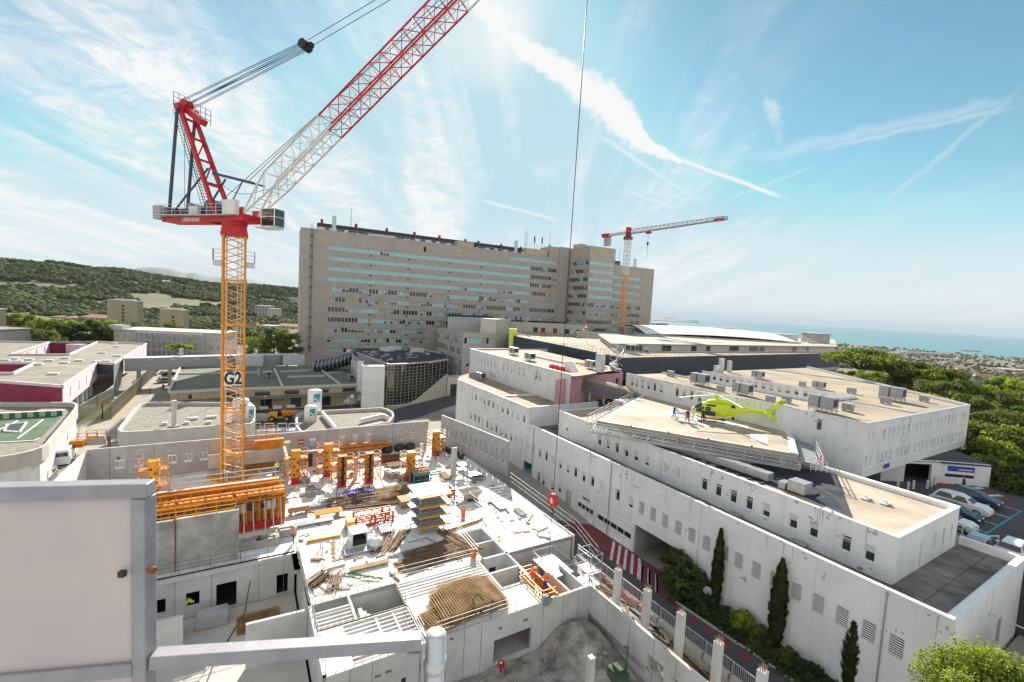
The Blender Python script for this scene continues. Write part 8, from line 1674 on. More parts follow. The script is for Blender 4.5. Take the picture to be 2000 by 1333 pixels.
# white dome roofs and huts beyond the navy building
o = thing('membrane_hall', atd(1380, 655, 190), 'low white curved membrane roof beyond the navy building', 'hall'); g = G(); a, b = atd(1262, 640, 150), atd(1560, 662, 150); rows_ = []
for k in range(9): f = k/8; rows_.append([V((a.x+(b.x-a.x)*i/16, 150+40*f, min(a.z, b.z)-1.2+2.2*sin(pi*f)+.7*sin(i*pi/16))) for i in range(17)])
for r in rows_: g.v += [tuple(p) for p in r]
for k in range(8):
    for i in range(16): n = k*17+i; g.f.append((n, n+1, n+18, n+17)); g.m.append(0)
g.build('membrane', 'white_paint', o, smooth=True); g = G(); g.prism([(a.x, 150), (b.x, 150), (b.x, 190), (a.x, 190)], 14, min(a.z, b.z)-1.3); g.build('wall', 'concrete_beige', o)
for (x0, x1, yt, yb, d, m, lb) in ((1281, 1305, 632, 650, 172, 'concrete_stained', 'stained square roof hut on the terrace, left of the white dome'), (1396, 1432, 641, 655, 170, 'concrete_stained', 'wide stained roof hut in front of the white dome'), (1586, 1622, 652, 668, 166, 'concrete', 'grey roof hut above the right end of the pavilion'), (1520, 1560, 654, 662, 164, 'galv', 'pale roof plant cluster left of the grey hut'), (1220, 1262, 640, 655, 166, 'steel_grey', 'grey roof plant box at the foot of the distant crane'), (1126, 1215, 650, 662, 150, 'concrete_beige', 'long beige roof hut left of the pavilion')):
    a, b = atd(x0, yt, d), atd(x1, yt, d); o = thing('roof_hut', (a.x, a.y, 18), lb, 'roof hut', 'huts on the terrace roofs'); g = G(); zb = atd(x0, yb, d).z-3; g.prism([(a.x, d), (b.x, d), (b.x, d+6), (a.x, d+6)], zb, a.z); g.build('wall', m, o); g = G(); g.prism([(a.x-.3, d-.3), (b.x+.3, d-.3), (b.x+.3, d+6.3), (a.x-.3, d+6.3)], a.z, a.z+.25); g.build('roof', 'roof_white' if m != 'concrete_stained' else 'concrete', o)
g = G()
for k in range(40): x = random.uniform(1260, 1600); d = random.uniform(150, 166); p = atd(x, 660, d); g.box((p.x, p.y, 19.2+random.random()*.5), (random.uniform(1, 5), random.uniform(1, 2), random.uniform(.4, 1.1)), random.random())
g.build('roof_plant', 'concrete_beige', label='scattered low plant boxes on the terrace roofs behind the pavilion', cat='roof plant', kind='stuff')
g = G(); a = atd(1190, 662, 168); b = atd(1640, 672, 168); g.prism([(a.x, 168), (b.x, 168), (b.x+20, 200), (a.x, 200)], 8, 17.6); g.build('terrace_block', 'roof_grey', label='broad flat terrace block behind the pavilion', cat='building')
# ================================================================ vehicles
def car(name, loc, rz, L, w_, h, paint, label, group=None, kind='car', cat='car'):
    o = thing(name, (0, 0, 0), label, cat, group)
    if kind == 'car': prof = [(-.5, .30, .55), (-.49, .45, .62), (-.44, .62, .66), (-.38, .90, .60), (-.25, 1.0, .58), (.02, 1.0, .58), (.14, .86, .62), (.24, .66, .68), (.40, .58, .66), (.48, .45, .60), (.5, .3, .5)]
    else: prof = [(-.5, .32, .9), (-.495, .92, .88), (-.47, 1., .86), (0, 1.0, .86), (.18, .96, .84), (.30, .72, .84), (.36, .55, .84), (.47, .48, .8), (.5, .32, .7)]
    g = G(); rings = []
    for x, t, k in prof:
        zt = h*t; zw = min(zt, h*.58); y = w_/2; yr = y*(k+.12 if zt > h*.6 else .96); z0 = .22
        rings.append([V((x*L, -y*.94, z0)), V((x*L, -y, h*.38)), V((x*L, -y*.97, zw)), V((x*L, -yr*.86, zt)), V((x*L, yr*.86, zt)), V((x*L, y*.97, zw)), V((x*L, y, h*.38)), V((x*L, y*.94, z0))])
    g.loft(rings); g.build('body', paint, o, smooth=False)
    g = G(); e = .012
    if kind == 'car':
        def sd(x0, x1, z0, z1, s): yb = w_/2*.97+e; yt = w_/2*.62+e; q = lambda x, z: V((x*L, s*(yb+(yt-yb)*(z-h*.6)/(h*.36)), z)); g.quad(q(x0-.04, z0), q(x1+.05, z0), q(x1-.03, z1), q(x0+.03, z1))
        for s in (-1, 1): sd(-.36, -.12, h*.62, h*.92, s); sd(-.06, .12, h*.62, h*.92, s)
        g.quad(V((.15*L, -w_*.34, h*.87)), V((.15*L, w_*.34, h*.87)), V((.245*L, w_*.39, h*.67)), V((.245*L, -w_*.39, h*.67))); g.quad(V((-.39*L, -w_*.33, h*.9)), V((-.39*L, w_*.33, h*.9)), V((-.45*L, w_*.38, h*.64)), V((-.45*L, -w_*.38, h*.64)))
    else:
        g.quad(V((.19*L, -w_*.40, h*.95)), V((.19*L, w_*.40, h*.95)), V((.31*L, w_*.42, h*.70)), V((.31*L, -w_*.42, h*.70)))
        for s in (-1, 1): g.quad(V((.06*L, s*(w_/2+e), h*.6)), V((.24*L, s*(w_/2+e), h*.6)), V((.18*L, s*(w_/2*.93+e), h*.88)), V((.06*L, s*(w_/2*.93+e), h*.88)))
        g.quad(V((-.503*L, -w_*.38, h*.6)), V((-.503*L, w_*.38, h*.6)), V((-.503*L, w_*.36, h*.86)), V((-.503*L, -w_*.36, h*.86)))
    g.build('windows', 'glass', o)
    for x in (-.30, .31):
        for s in (-1, 1): g = G(); g.tube((x*L, s*w_*.36, .31), (x*L, s*w_*.505, .31), .31, 14); wh = g.build('wheel', 'tyre', o); g = G(); g.tube((x*L, s*w_*.5, .31), (x*L, s*w_*.515, .31), .19, 10); g.build('rim', 'galv', wh)
    for s in (-1, 1):
        g = G(); g.box((.485*L, s*w_*.34, h*.44), (.06, w_*.2, .13), 0); g.build('headlight', 'white_trim', o); g = G(); g.box((-.492*L, s*w_*.38, h*.5), (.05, w_*.14, .16), 0); g.build('tail_light', 'red', o)
    o.location = V(loc); o.rotation_euler = (0, 0, rz); return o
PK = 'cars parked behind the clinic'; ZL = 7.5
for s, t, p, lb, k in ((6.2, 21.4, 'car_white', 'white compact car nearest the terrace wall', 1.), (6.5, 24.4, 'car_black', 'black car second from the terrace wall', 1.), (6.9, 28.2, 'car_white', 'white estate car third from the terrace wall', 1.08), (6.9, 32.2, 'car_blue', 'dark blue car fourth from the terrace wall by the zebra stripes', 1.02)): car('parked_car', W(s, t, ZL), RA+pi, 4.3*k, 1.8, 1.48*k, p, lb, PK)
car('parked_car', W(2.9, 17.6, ZL), RB, 4.2, 1.75, 1.45, 'car_silver', 'silver car half hidden behind the terrace parapet', PK); car('parked_car', W(1.2, 19.4, ZL), RB, 4.2, 1.75, 1.45, 'car_white', 'pale car at the barrier beyond the terrace corner', PK)
YD = 'vans parked in front of the depot'
for x, y, lb in ((514, 798, 'white van facing out, left of three before the depot'), (540, 797, 'white van facing out, middle of three before the depot'), (566, 795, 'white van facing out, right of three before the depot')):
    c = at(x, y, 0); car('parked_van', c, -1.0, 4.4, 1.8, 1.85, 'car_white', lb, YD, 'van', 'van')
car('parked_van', at(663, 791, 0), 3.6, 4.4, 1.8, 1.85, 'car_white', 'white van seen side on near the white panel wall', YD, 'van', 'van'); car('parked_car', at(628, 789, 0), 3.5, 4.2, 1.75, 1.45, 'car_silver', 'silver car behind the taller tank in the depot shade', YD)
car('parked_car', at(590, 787, 0), 2.1, 4.2, 1.75, 1.45, 'car_black', 'dark car in the depot shade left of the taller tank', YD)
car('delivery_van', at(126, 900, 0), 2.2+.0, 5.3, 2.0, 2.25, 'car_white', 'white delivery van seen from behind on the lane by the round building', None, 'van', 'van')
for x, y, p, lb in ((333, 735, 'car_black', 'black car at the far end of the path under the footbridge'), (325, 747, 'car_silver', 'silver car parked at the path end')): car('parked_car', at(x, y, 0), 1.0, 4.2, 1.75, 1.45, p, lb, 'cars at the end of the path')
car('parked_car', W(21.6, 5.6, -.1), RB, 4.2, 1.75, 1.4, 'car_white', 'white car standing in the dark passage under the wing')
dm = thing('dumper', at(548, 823, 0), 'orange site dumper with tipped skip parked in the yard', 'dumper'); c = at(548, 822, 0); xr = V((B.x, B.y, 0)).normalized(); rzd = RB-.25; xr = V((cos(rzd), sin(rzd), 0)); yr = V((-xr.y, xr.x, 0))
g = G(); g.box(c-xr*1.3+V((0, 0, 1.3)), (1.6, 1.5, 1.), rzd); g.box(c+V((0, 0, .8)), (3.4, .8, .3), rzd); g.build('chassis', 'form_yellow', dm)
g = G(); b0 = [c+xr*a+yr*b+V((0, 0, 1.15)) for a, b in ((.5, -.6), (1.9, -.6), (1.9, .6), (.5, .6))]; b1 = [c+xr*a+yr*b+V((0, 0, z)) for a, b, z in ((.2, -1, 2.1), (2.9, -1, 1.9), (2.9, 1, 1.9), (.2, 1, 2.1))]; g.loft([b0, b1]); g.build('skip', 'form_orange', dm)
for a in (-1.5, 1.3):
    for b in (-.85, .85): g = G(); g.tube(c+xr*a+yr*(b-.2)+V((0, 0, .6)), c+xr*a+yr*(b+.2)+V((0, 0, .6)), .6, 14); wh = g.build('wheel', 'tyre', dm); g = G(); s_ = 1 if b > 0 else -1; g.tube(c+xr*a+yr*(b+s_*.2)+V((0, 0, .6)), c+xr*a+yr*(b+s_*.22)+V((0, 0, .6)), .3, 12); g.build('rim', 'form_yellow', wh)
g = G(); g.beam(c-xr*.2+V((0, 0, 1)), c-xr*.2+V((0, 0, 2.1)), .5, .6); g.build('seat', 'black', dm)
g = G(); g.box(at(512, 822, 0)+V((0, 0, .7)), (4, 1.6, 1.3), rzd); g.build('skip_bin', 'concrete_stained', label='long grey debris skip left of the orange dumper', cat='skip')
# ---------------------------------------------------------------- parking area on the hill side
g = G(); g.prism([W(a, b, 0)[:2] for a, b in ((-20, 15.9), (-20, 58), (7, 49), (17, 60), (40, 78), (46, 30), (14, 16))], -1, ZL); g.build('parking', 'asphalt', kind='structure')
g = G()
for k in range(5): a = [(11.4-.8*k, 36.8-.35*k), (10.9-.8*k, 37.3-.35*k)]; p = [(9.9-.95*k*.95, 40.2-.9*k), (9.4-.95*k, 40.7-.9*k)]; g.prism([W(x, y, 0)[:2] for x, y in ((10.8-.95*k, 35.2-.2*k), (10.3-.95*k, 35.2-.2*k), (8.6-.95*k, 40.4-.6*k), (9.1-.95*k, 40.4-.6*k))], ZL+.004, ZL+.01, k % 2)
for t in (19.9, 23, 26.4, 30.2, 34): g.prism([W(a, b, 0)[:2] for a, b in ((3.6, t), (8.8, t), (8.8, t+.12), (3.6, t+.12))], ZL+.004, ZL+.01, 1)
g.prism([W(a, b, 0)[:2] for a, b in ((3.55, 19.9), (3.7, 19.9), (3.7, 34), (3.55, 34))], ZL+.004, ZL+.01, 2)
g.build('parking_markings', ['road_red', 'road_white', 'teal'], kind='structure')
eb = thing('entrance_box', W(11, 39, ZL), 'white canopy wall with dark entrance opening and blue sign under the clinic block', 'entrance'); e0, e1 = W(13.2, 31.5, 0), W(7.6, 41, 0); g = G(); L_ = (e1-e0).length
PE2 = facade(g, W(14.5, 30, 0), W(10.9, 36.3, 0), ZL, 10.2, [(2.9, 6.2, ZL, 9.8)], th=.3, back=True); PE3 = facade(g, W(11.2, 36.2, 0), W(7.6, 41.0, 0), ZL, 10.2, th=.3, back=True); g.build('wall', 'white_render', eb); g = G(); g.prism([W(a, b, 0)[:2] for a, b in ((14.5, 30), (10.9, 36.3), (7.5, 41.1), (16, 49.5), (26, 40))], 10.0, 10.19); g.build('canopy', 'asphalt', eb); g = G(); g.quad(W(16.5, 33, ZL), W(11.8, 40, ZL), W(11.8, 40, 10), W(16.5, 33, 10)); g.build('portal', 'dark_void', eb)
g = G(); g.quad(PE3(1.2, 9.1, -.03), PE3(4.2, 9.1, -.03), PE3(4.2, 9.75, -.03), PE3(1.2, 9.75, -.03)); g.build('blue_sign', 'sign_blue', eb); g = G(); g.quad(PE3(1.0, 8.4, -.03), PE3(4.2, 8.4, -.03), PE3(4.2, 8.75, -.03), PE3(1.0, 8.75, -.03)); g.build('black_sign', 'black', eb); g = G(); g.quad(PE3(2.4, 9.3, -.04), PE3(4.0, 9.3, -.04), PE3(4.0, 9.4, -.04), PE3(2.4, 9.4, -.04)); g.build('sign_line', 'white_trim', eb)
g = G(); g.box(W(14.5, 38, 10.45), (5, 1, .5), RB); g.build('red_fascia', 'magenta', eb)
for i, (s, t) in enumerate(((11.6, 29.3), (11.5, 30.5), (10.8, 32.4), (10.85, 33.8), (10.9, 35.1), (8.2, 29.7), (7.9, 30.6), (7.6, 31.5), (12.2, 28.2))): g = G(); c = W(s, t, ZL); g.tube(c, c+V((0, 0, 1)), .13, 8); g.build('bollard', 'white_paint', label=('first', 'second', 'third', 'fourth', 'fifth', 'sixth', 'seventh', 'eighth', 'ninth')[i]+' white bollard of the rows before the clinic entrance', cat='bollard', group='white bollards at the entrance')
pf = thing('parking_fence', W(4, 50, ZL), 'low pale fence with white posts along the outer edge of the parking', 'fence'); q = [at(1938, 900, ZL), at(1975, 922, ZL), at(2040, 975, ZL)]; g = G()
for a, b in zip(q, q[1:]): n = 8; [g.beam(a.lerp(b, k/n), a.lerp(b, k/n)+V((0, 0, 1.1)), .3) for k in range(n+1)]
g.build('posts', 'white_paint', pf); g = G(); [g.beam(a+V((0, 0, .55)), b+V((0, 0, .55)), .06, .8) for a, b in zip(q, q[1:])]; g.build('panel', 'teal', pf)
for i, (x, y) in enumerate(((1893, 1052), (1932, 1072), (1978, 1082))): hoop(x, y, ZL-.4, ('left', 'middle', 'right')[i]+' white hoop rail beyond the terrace parapet', 1.2, RB-.4, grp='white hoop rails at the barrier')
o = thing('barrier_gate', at(1965, 1085, ZL-.5), 'orange parking barrier arm with its post at the right border', 'barrier'); a = at(1953, 1072, ZL-.4); b = at(1976, 1082, ZL-.4); g = G(); g.beam(a+V((0, 0, .5)), b+V((0, 0, .6)), .1, .25); g.build('arm', 'hiorange', o); g = G(); g.box(b+V((.2, 0, .4)), (.4, .4, 1.1), 0); g.build('post', 'white_paint', o)
# stairs at the end of the wing
sr = thing('outside_stair', W(-1.5, 2, 5), 'concrete outside stair with railings at the end of the white wing', 'stair'); g = G(); g.sbox(-2.2, -.1, .4, 3.6, 5.6, 5.8)
for k in range(9): g.sbox(-2.2, -1.2, 3.6+.3*k, 3.9+.3*k, 5.6-.2*k-.1, 5.6-.2*k+.05)
g.sbox(-2.4, -2.2, 3.4, 8, 2, 6.3); g.sbox(-4.6, -4.4, 5, 10, 1, 4.8); g.sbox(-4.4, -2.4, 9.8, 10, 1, 5); g.build('concrete', 'concrete_beige', sr); g = G(); rail(g, [W(-.2, .45, 5.8), W(-2.15, .45, 5.8), W(-2.15, 3.6, 5.8)], 1.05, 2, .03, .3); rail(g, [W(-.3, 6, 7.2), W(-2.2, 6, 7.2), W(-2.2, 9.5, 7.2)], .25, 1, .05, 2); g.build('railing', 'galv', sr)
g = G(); g.prism([W(a, b, 0)[:2] for a, b in ((-.2, 4), (-.2, 40), (-14, 40), (-14, 4))], -2, 2.5); g.build('side_yard', 'asphalt_light', kind='structure')
# ================================================================ helicopter
he = thing('helicopter', (0, 0, 0), 'bright lime yellow rescue helicopter with shrouded tail rotor on the helipad', 'helicopter')
def sect(x, zc, hw, hh, p=2.6, n=20, k=1.): 
    r = []
    for i in range(n): a = 2*pi*i/n; c, s = cos(a), sin(a); r.append(V((x, hw*k*math.copysign(abs(c)**(2/p), c), zc+hh*k*math.copysign(abs(s)**(2/p), s))))
    return r
SEC = [(2.95, 1.12, .08, .06), (2.85, 1.14, .3, .2), (2.55, 1.2, .52, .42), (2.0, 1.36, .68, .72), (1.4, 1.46, .76, .88), (.6, 1.5, .78, .95), (-.4, 1.5, .78, .96), (-1.3, 1.52, .76, .94), (-1.9, 1.6, .66, .80), (-2.5, 1.72, .48, .58), (-3.1, 1.82, .32, .38), (-3.6, 1.86, .25, .28), (-5.2, 1.95, .2, .21), (-6.2, 2.0, .17, .19)]
g = G(); g.loft([sect(*q) for q in SEC]); g.build('fuselage', 'lime', he, smooth=True)
g = G(); g.loft([sect(x, z, w_, h, 2.4, 16) for x, z, w_, h in ((1.2, 2.38, .2, .1), (.8, 2.5, .5, .22), (0, 2.6, .58, .3), (-1, 2.6, .56, .28), (-1.9, 2.4, .4, .22), (-2.6, 2.15, .2, .12))]); g.build('engine_cowling', 'lime', he, smooth=True)
g = G(); n = 20
def patch(secs, i0, i1, k=1.012):
    rs = [sect(*q, k=k) for q in secs]
    for a, b in zip(rs, rs[1:]):
        for i in range(i0, i1): g.quad(a[i % n], a[(i+1) % n], b[(i+1) % n], b[i % n])
patch([SEC[2], SEC[3], (1.7, 1.42, .73, .82)], 1, 9); patch([(2.3, 1.28, .61, .6), SEC[3], SEC[4]], 9, 11); patch([(2.3, 1.28, .61, .6), SEC[3], SEC[4]], -1, 1); patch([(1.25, 1.47, .765, .9), SEC[5]], 9, 12); patch([(1.25, 1.47, .765, .9), SEC[5]], -2, 1)
patch([(-.75, 1.5, .78, .96), (-1.2, 1.52, .765, .945)], 9, 11); g.build('windows', 'glass', he)
g = G(); g.quad((1.2, .79, .75), (0.05, .8, .75), (.05, .72, 2.2), (1.1, .7, 2.15)); g.build('open_door', 'dark', he)
g = G(); g.quad((-.55, .795, 1.0), (-1.25, .785, 1.0), (-1.25, .7, 2.1), (-.55, .715, 2.12)); g.build('sliding_door', 'lime', he)
for s in (-1, 1):
    g = G(); c = V((-1.75, s*.52, 2.2)); g.tube(c, c+V((-.35, s*.12, 0)), .17, 10); g.build('exhaust', 'black', he)
g = G()                                                               # fin with shrouded fan
out = [(-6.1, 1.55), (-6.15, 2.5), (-7.0, 3.75), (-7.55, 3.75), (-7.2, 2.7), (-7.45, 2.3), (-7.35, 1.6), (-7.0, 1.05), (-6.4, 1.05)]; fc = V((-6.75, 0, 1.9)); hr = .5; nh = 20
hole = [(fc.x+cos(2*pi*i/nh)*hr, fc.z+sin(2*pi*i/nh)*hr) for i in range(nh)]
def ext(f):
    a0 = f-pi; best = None
    d = (cos(f), sin(f)); m = 1e9
    for (x0, z0), (x1, z1) in zip(out, out[1:]+out[:1]):
        ex, ez = x1-x0, z1-z0; den = d[0]*ez-d[1]*ex
        if abs(den) < 1e-9: continue
        t = ((x0-fc.x)*ez-(z0-fc.z)*ex)/den; u = ((x0-fc.x)*d[1]-(z0-fc.z)*d[0])/den
        if t > 0 and -1e-6 <= u <= 1+1e-6: m = min(m, t)
    return (fc.x+d[0]*m, fc.z+d[1]*m)
angs = sorted(set([2*pi*i/nh for i in range(nh)]+[atan2(z-fc.z, x-fc.x) % (2*pi) for x, z in out]))
for a, b in zip(angs, angs[1:]+[angs[0]+2*pi]):
    p0, p1 = ext(a), ext(b); q0, q1 = (fc.x+cos(a)*hr, fc.z+sin(a)*hr), (fc.x+cos(b)*hr, fc.z+sin(b)*hr)
    for s in (-.12, .12): g.quad((q0[0], s, q0[1]), (q1[0], s, q1[1]), (p1[0], s, p1[1]), (p0[0], s, p0[1]))
    g.quad((q0[0], -.12, q0[1]), (q1[0], -.12, q1[1]), (q1[0], .12, q1[1]), (q0[0], .12, q0[1])); g.quad((p0[0], -.12, p0[1]), (p1[0], -.12, p1[1]), (p1[0], .12, p1[1]), (p0[0], .12, p0[1]))
fin = g.build('tail_fin', 'lime', he)
g = G(); g.tube(fc-V((0, .1, 0)), fc+V((0, .1, 0)), .12, 10)
for k in range(10): a = 2*pi*k/10; d = V((cos(a), 0, sin(a))); x = V((-sin(a), .6, cos(a)))*.05; g.quad(fc+d*.1-x, fc+d*.1+x, fc+d*.48+x, fc+d*.48-x)
g.build('tail_rotor', 'white_paint', he)
g = G(); g.box((-5.6, 0, 2.0), (.5, 2.6, .07), 0)
for s in (-1, 1): g.loft([[V((-5.3, s*1.3+o, 2.35)), V((-5.95, s*1.3+o, 2.3)), V((-6.1, s*1.3+o, 1.45)), V((-5.7, s*1.3+o, 1.5))] for o in (-.03, .03)])
g.build('stabiliser', 'lime', he)
g = G(); g.tube((0, 0, 2.8), (0, 0, 3.35), .16, 10); g.tube((0, 0, 3.2), (0, 0, 3.42), .42, 12, 0, .3); g.build('rotor_head', 'lime', he)
for k in range(4):
    a = R(30)+k*pi/2; d = V((cos(a), sin(a), 0)); x = V((-sin(a), cos(a), 0)); g = G(); rs = []
    for f in (0, .12, .35, .6, .8, 1.): r = .3+4.8*f; dz = -.45*f**1.7; c = .07 if f < .05 else .15; rs.append([d*r+x*o+V((0, 0, 3.34+dz+q)) for o, q in ((-c, -.02), (c, -.02), (c, .03), (-c, .03))])
    g.loft(rs); g.build('rotor_blade', 'white_paint', he)
g = G()
for s in (-1, 1): g.path([V((2.2, s*1.0, .25)), V((1.9, s*1.0, .06)), V((-1.3, s*1.0, .06))], .06, 8); [g.path([V((x, s*.99, .08)), V((x, s*.55, .62))], .05, 6) for x in (1.2, -.9)]
g.build('skids', 'black', he); g = G()
for s in (-1, 1): g.box((.3, s*1.02, .2), (2.2, .22, .05), 0)
g.build('step', 'form_red', he)
g = G(); g.tube((-1.9, .1, .62), (-2.2, .1, .62), .2, 10); g.build('tail_bag', 'black', he)
text('F-HSCE', fin, V((-7.08, .128, 3.35)), .3, 0, 'black', .004, .006, V((1, 0, -.02))*-1, V((0.0, 0, 1)))
hd_ = (V((A.x, A.y, 0))*7.5-V((B.x, B.y, 0))*5.6).normalized(); he.location = W(27.05, 15.0, 13.0); he.rotation_euler = (0, 0, atan2(hd_.y, hd_.x))
# ================================================================ people
def sk(pts, edges, rad, name, m, par, lev=1):
    me = bpy.data.meshes.new(name); me.from_pydata([tuple(p) for p in pts], edges, []); me.materials.append(MATS[m]); o = bpy.data.objects.new(name, me); col.objects.link(o); o.parent = par
    md = o.modifiers.new('skin', 'SKIN'); 
    if not me.skin_vertices: me.skin_vertices.new() if hasattr(me.skin_vertices, 'new') else None
    for i, v in enumerate(me.skin_vertices[0].data): v.radius = rad[i] if isinstance(rad[i], tuple) else (rad[i], rad[i]); v.use_root = (i == 0)
    sd = o.modifiers.new('sub', 'SUBSURF'); sd.levels = lev; sd.render_levels = lev; return o
def mkskin(o_me): pass
def person(loc, rz, label, top, legs, head='hair', pose=None, group=None, skinm='skin'):
    J_ = dict(pel=(0, 0, .95), waist=(0, 0, 1.12), chest=(.02, 0, 1.34), neck=(.02, 0, 1.49), hb=(.03, 0, 1.58), ht=(.05, 0, 1.71), ls=(0, .19, 1.42), le=(-.02, .26, 1.14), lw=(.06, .27, .9), lh=(.1, .27, .81), rs=(0, -.19, 1.42), re=(-.02, -.26, 1.14), rw=(.06, -.27, .9), rh=(.1, -.27, .81), lp=(0, .1, .9), lk=(.03, .11, .5), la=(-.02, .11, .09), lt=(.16, .12, .04), rp=(0, -.1, .9), rk=(.03, -.11, .5), ra=(-.02, -.11, .09), rt=(.16, -.12, .04))
    J_.update(pose or {}); o = thing('person', (0, 0, 0), label, 'person', group); N = {k: V(v) for k, v in J_.items()}
    ks = list(N); pts = [N[k] for k in ks]; ix = {k: i for i, k in enumerate(ks)}; rad = dict(pel=.12, waist=.115, chest=.135, neck=.055, hb=(.085, .095), ht=(.08, .09), ls=.065, le=.045, lw=.03, lh=.035, rs=.065, re=.045, rw=.03, rh=.035, lp=.085, lk=.058, la=.04, lt=.035, rp=.085, rk=.058, ra=.04, rt=.035)
    ed = [('pel', 'waist'), ('waist', 'chest'), ('chest', 'neck'), ('neck', 'hb'), ('hb', 'ht'), ('chest', 'ls'), ('ls', 'le'), ('le', 'lw'), ('lw', 'lh'), ('chest', 'rs'), ('rs', 're'), ('re', 'rw'), ('rw', 'rh'), ('pel', 'lp'), ('lp', 'lk'), ('lk', 'la'), ('la', 'lt'), ('pel', 'rp'), ('rp', 'rk'), ('rk', 'ra'), ('ra', 'rt')]
    E_ = [(ix[a], ix[b]) for a, b in ed]; R2 = [rad[k] for k in ks]
    for s in ('l', 'r'):
        h = N[s+'h']; d = (h-N[s+'w']).normalized(); x = d.cross(V((1, 0, .2))).normalized(); y = d.cross(x)
        for q in range(4): b = len(pts); L_ = (.075, .085, .08, .062)[q]; pts += [h+d*.03+y*(.033-.022*q), h+d*(.03+L_*.6)+y*(.036-.024*q), h+d*(.02+L_)+y*(.034-.022*q)+x*.02]; R2 += [.011, .010, .008]; E_ += [(ix[s+'h'], b), (b, b+1), (b+1, b+2)]
        b = len(pts); pts += [h+y*.05-d*.01, h+y*.07+d*.03]; R2 += [.012, .01]; E_ += [(ix[s+'h'], b), (b, b+1)]
    b = len(pts); pts.append(N['hb']+(N['ht']-N['hb'])*.35+V((.11, 0, 0))); R2.append(.014); E_.append((ix['hb'], b))
    sk(pts, E_, R2, 'body', skinm, o)
    def sub(nm, keys, ee, rr, m): sk([N[k] if isinstance(k, str) else k for k in keys], ee, rr, nm, m, o)
    sub('jacket', ['waist', 'chest', 'ls', 'le', 'rs', 're', 'pel', N['lw'].lerp(N['le'], .25), N['rw'].lerp(N['re'], .25), N['chest'].lerp(N['neck'], .6)], [(0, 1), (1, 2), (2, 3), (1, 4), (4, 5), (0, 6), (3, 7), (5, 8), (1, 9)], [.15, .165, .085, .065, .085, .065, .15, .05, .05, .075], top)
    sub('trousers', ['pel', 'lp', 'lk', 'rp', 'rk', N['la']+V((0, 0, .03)), N['ra']+V((0, 0, .03))], [(0, 1), (1, 2), (0, 3), (3, 4), (2, 5), (4, 6)], [.14, .105, .078, .105, .078, .062, .062], legs)
    hm = {'hair': 'bark', 'helmet': 'white_paint', 'yhelmet': 'hivis', 'cap': 'coverall', 'dark': 'black', 'orange': 'hiorange'}[head]
    sub('helmet' if 'elmet' in head or head == 'orange' else 'hair', [N['hb'].lerp(N['ht'], .55)-V((.025, 0, 0)), N['ht']+V((-.02, 0, .015))], [(0, 1)], [(.1, .105), (.07, .08)], hm)
    o.location = V(loc); o.rotation_euler = (0, 0, rz); return o
HG = 'people round the helicopter'; hz = atan2(hd_.y, hd_.x)
walk = dict(lk=(.16, .11, .52), la=(.1, .11, .1), lt=(.28, .11, .06), rk=(-.02, -.11, .5), ra=(-.24, -.11, .14), rt=(-.1, -.12, .05))
push = dict(walk, le=(.2, .24, 1.18), lw=(.45, .18, 1.1), lh=(.54, .16, 1.1), re=(.2, -.24, 1.18), rw=(.45, -.18, 1.1), rh=(.54, -.16, 1.1))
def face(a, b): p = W(a[0], a[1], 0); q = W(b[0], b[1], 0); return atan2(q.y-p.y, q.x-p.x)
person(W(29.8, 10.5, 13), face((29.8, 10.5), (28.5, 11)), 'person in blue scrubs and cap pushing the stretcher at its left end', 'scrub_blue', 'scrub_blue', 'cap', push, HG)
person(W(27.6, 10.3, 13), face((27.6, 10.3), (29.3, 10.8)), 'person in blue trousers and dark top with a red bag striding beside the stretcher', 'sign_blue', 'scrub_blue', 'dark', dict(walk, le=(.22, .24, 1.2), lw=(.45, .2, 1.25), lh=(.54, .2, 1.27)), HG)
person(W(28.0, 11.9, 13), face((28, 11.9), (29.4, 11)), 'person in pale blue coverall between stretcher and helicopter', 'coverall', 'coverall', 'hair', dict(le=(.1, .25, 1.15), lw=(.3, .2, 1.02), lh=(.38, .19, .99)), HG)
person(W(27.2, 12.7, 13), face((27.2, 12.7), (28.4, 13.4)), 'person in black clothes standing at the open helicopter door', 'black', 'black', 'dark', dict(le=(.12, .24, 1.2), lw=(.3, .1, 1.22), lh=(.36, .05, 1.24)), HG)
g = G(); c = W(27.45, 10.15, 13.95); g.box(c, (.4, .25, .4), 0); g.build('medical_bag', 'red', label='red medical bag carried beside the stretcher', cat='bag')
sr_ = thing('stretcher', W(28.7, 11.0, 13), 'white wheeled stretcher with covered patient on the helipad', 'stretcher'); rz = face((29.6, 10.6), (27.8, 11.4)); c = W(28.7, 11.0, 13); x = V((cos(rz), sin(rz), 0)); y = V((-x.y, x.x, 0)); g = G(); g.box(c+V((0, 0, .78)), (2., .62, .12), rz); g.build('mattress', 'white_paint', sr_); g = G()
for a in (-.75, .75):
    for b in (-.26, .26): g.beam(c+x*a+y*b+V((0, 0, .1)), c+x*a*.8+y*b+V((0, 0, .72)), .05); g.tube(c+x*a+y*(b-.02)+V((0, 0, .1)), c+x*a+y*(b+.02)+V((0, 0, .1)), .1, 10)
for b in (-.33, .33): g.beam(c-x*.5+y*b+V((0, 0, .95)), c+x*.4+y*b+V((0, 0, .95)), .03)
g.build('frame', 'galv', sr_); g = G(); g.loft([[c+x*a+y*(cos(i*pi/5)*w_)+V((0, 0, .84+max(0, sin(i*pi/5))*h)) for i in range(10)] for a, w_, h in ((-.95, .1, .12), (-.7, .2, .2), (-.2, .25, .24), (.4, .24, .24), (.6, .12, .14))]); g.build('blanket', 'coverall', sr_, smooth=True)
ST_ = 'site workers'
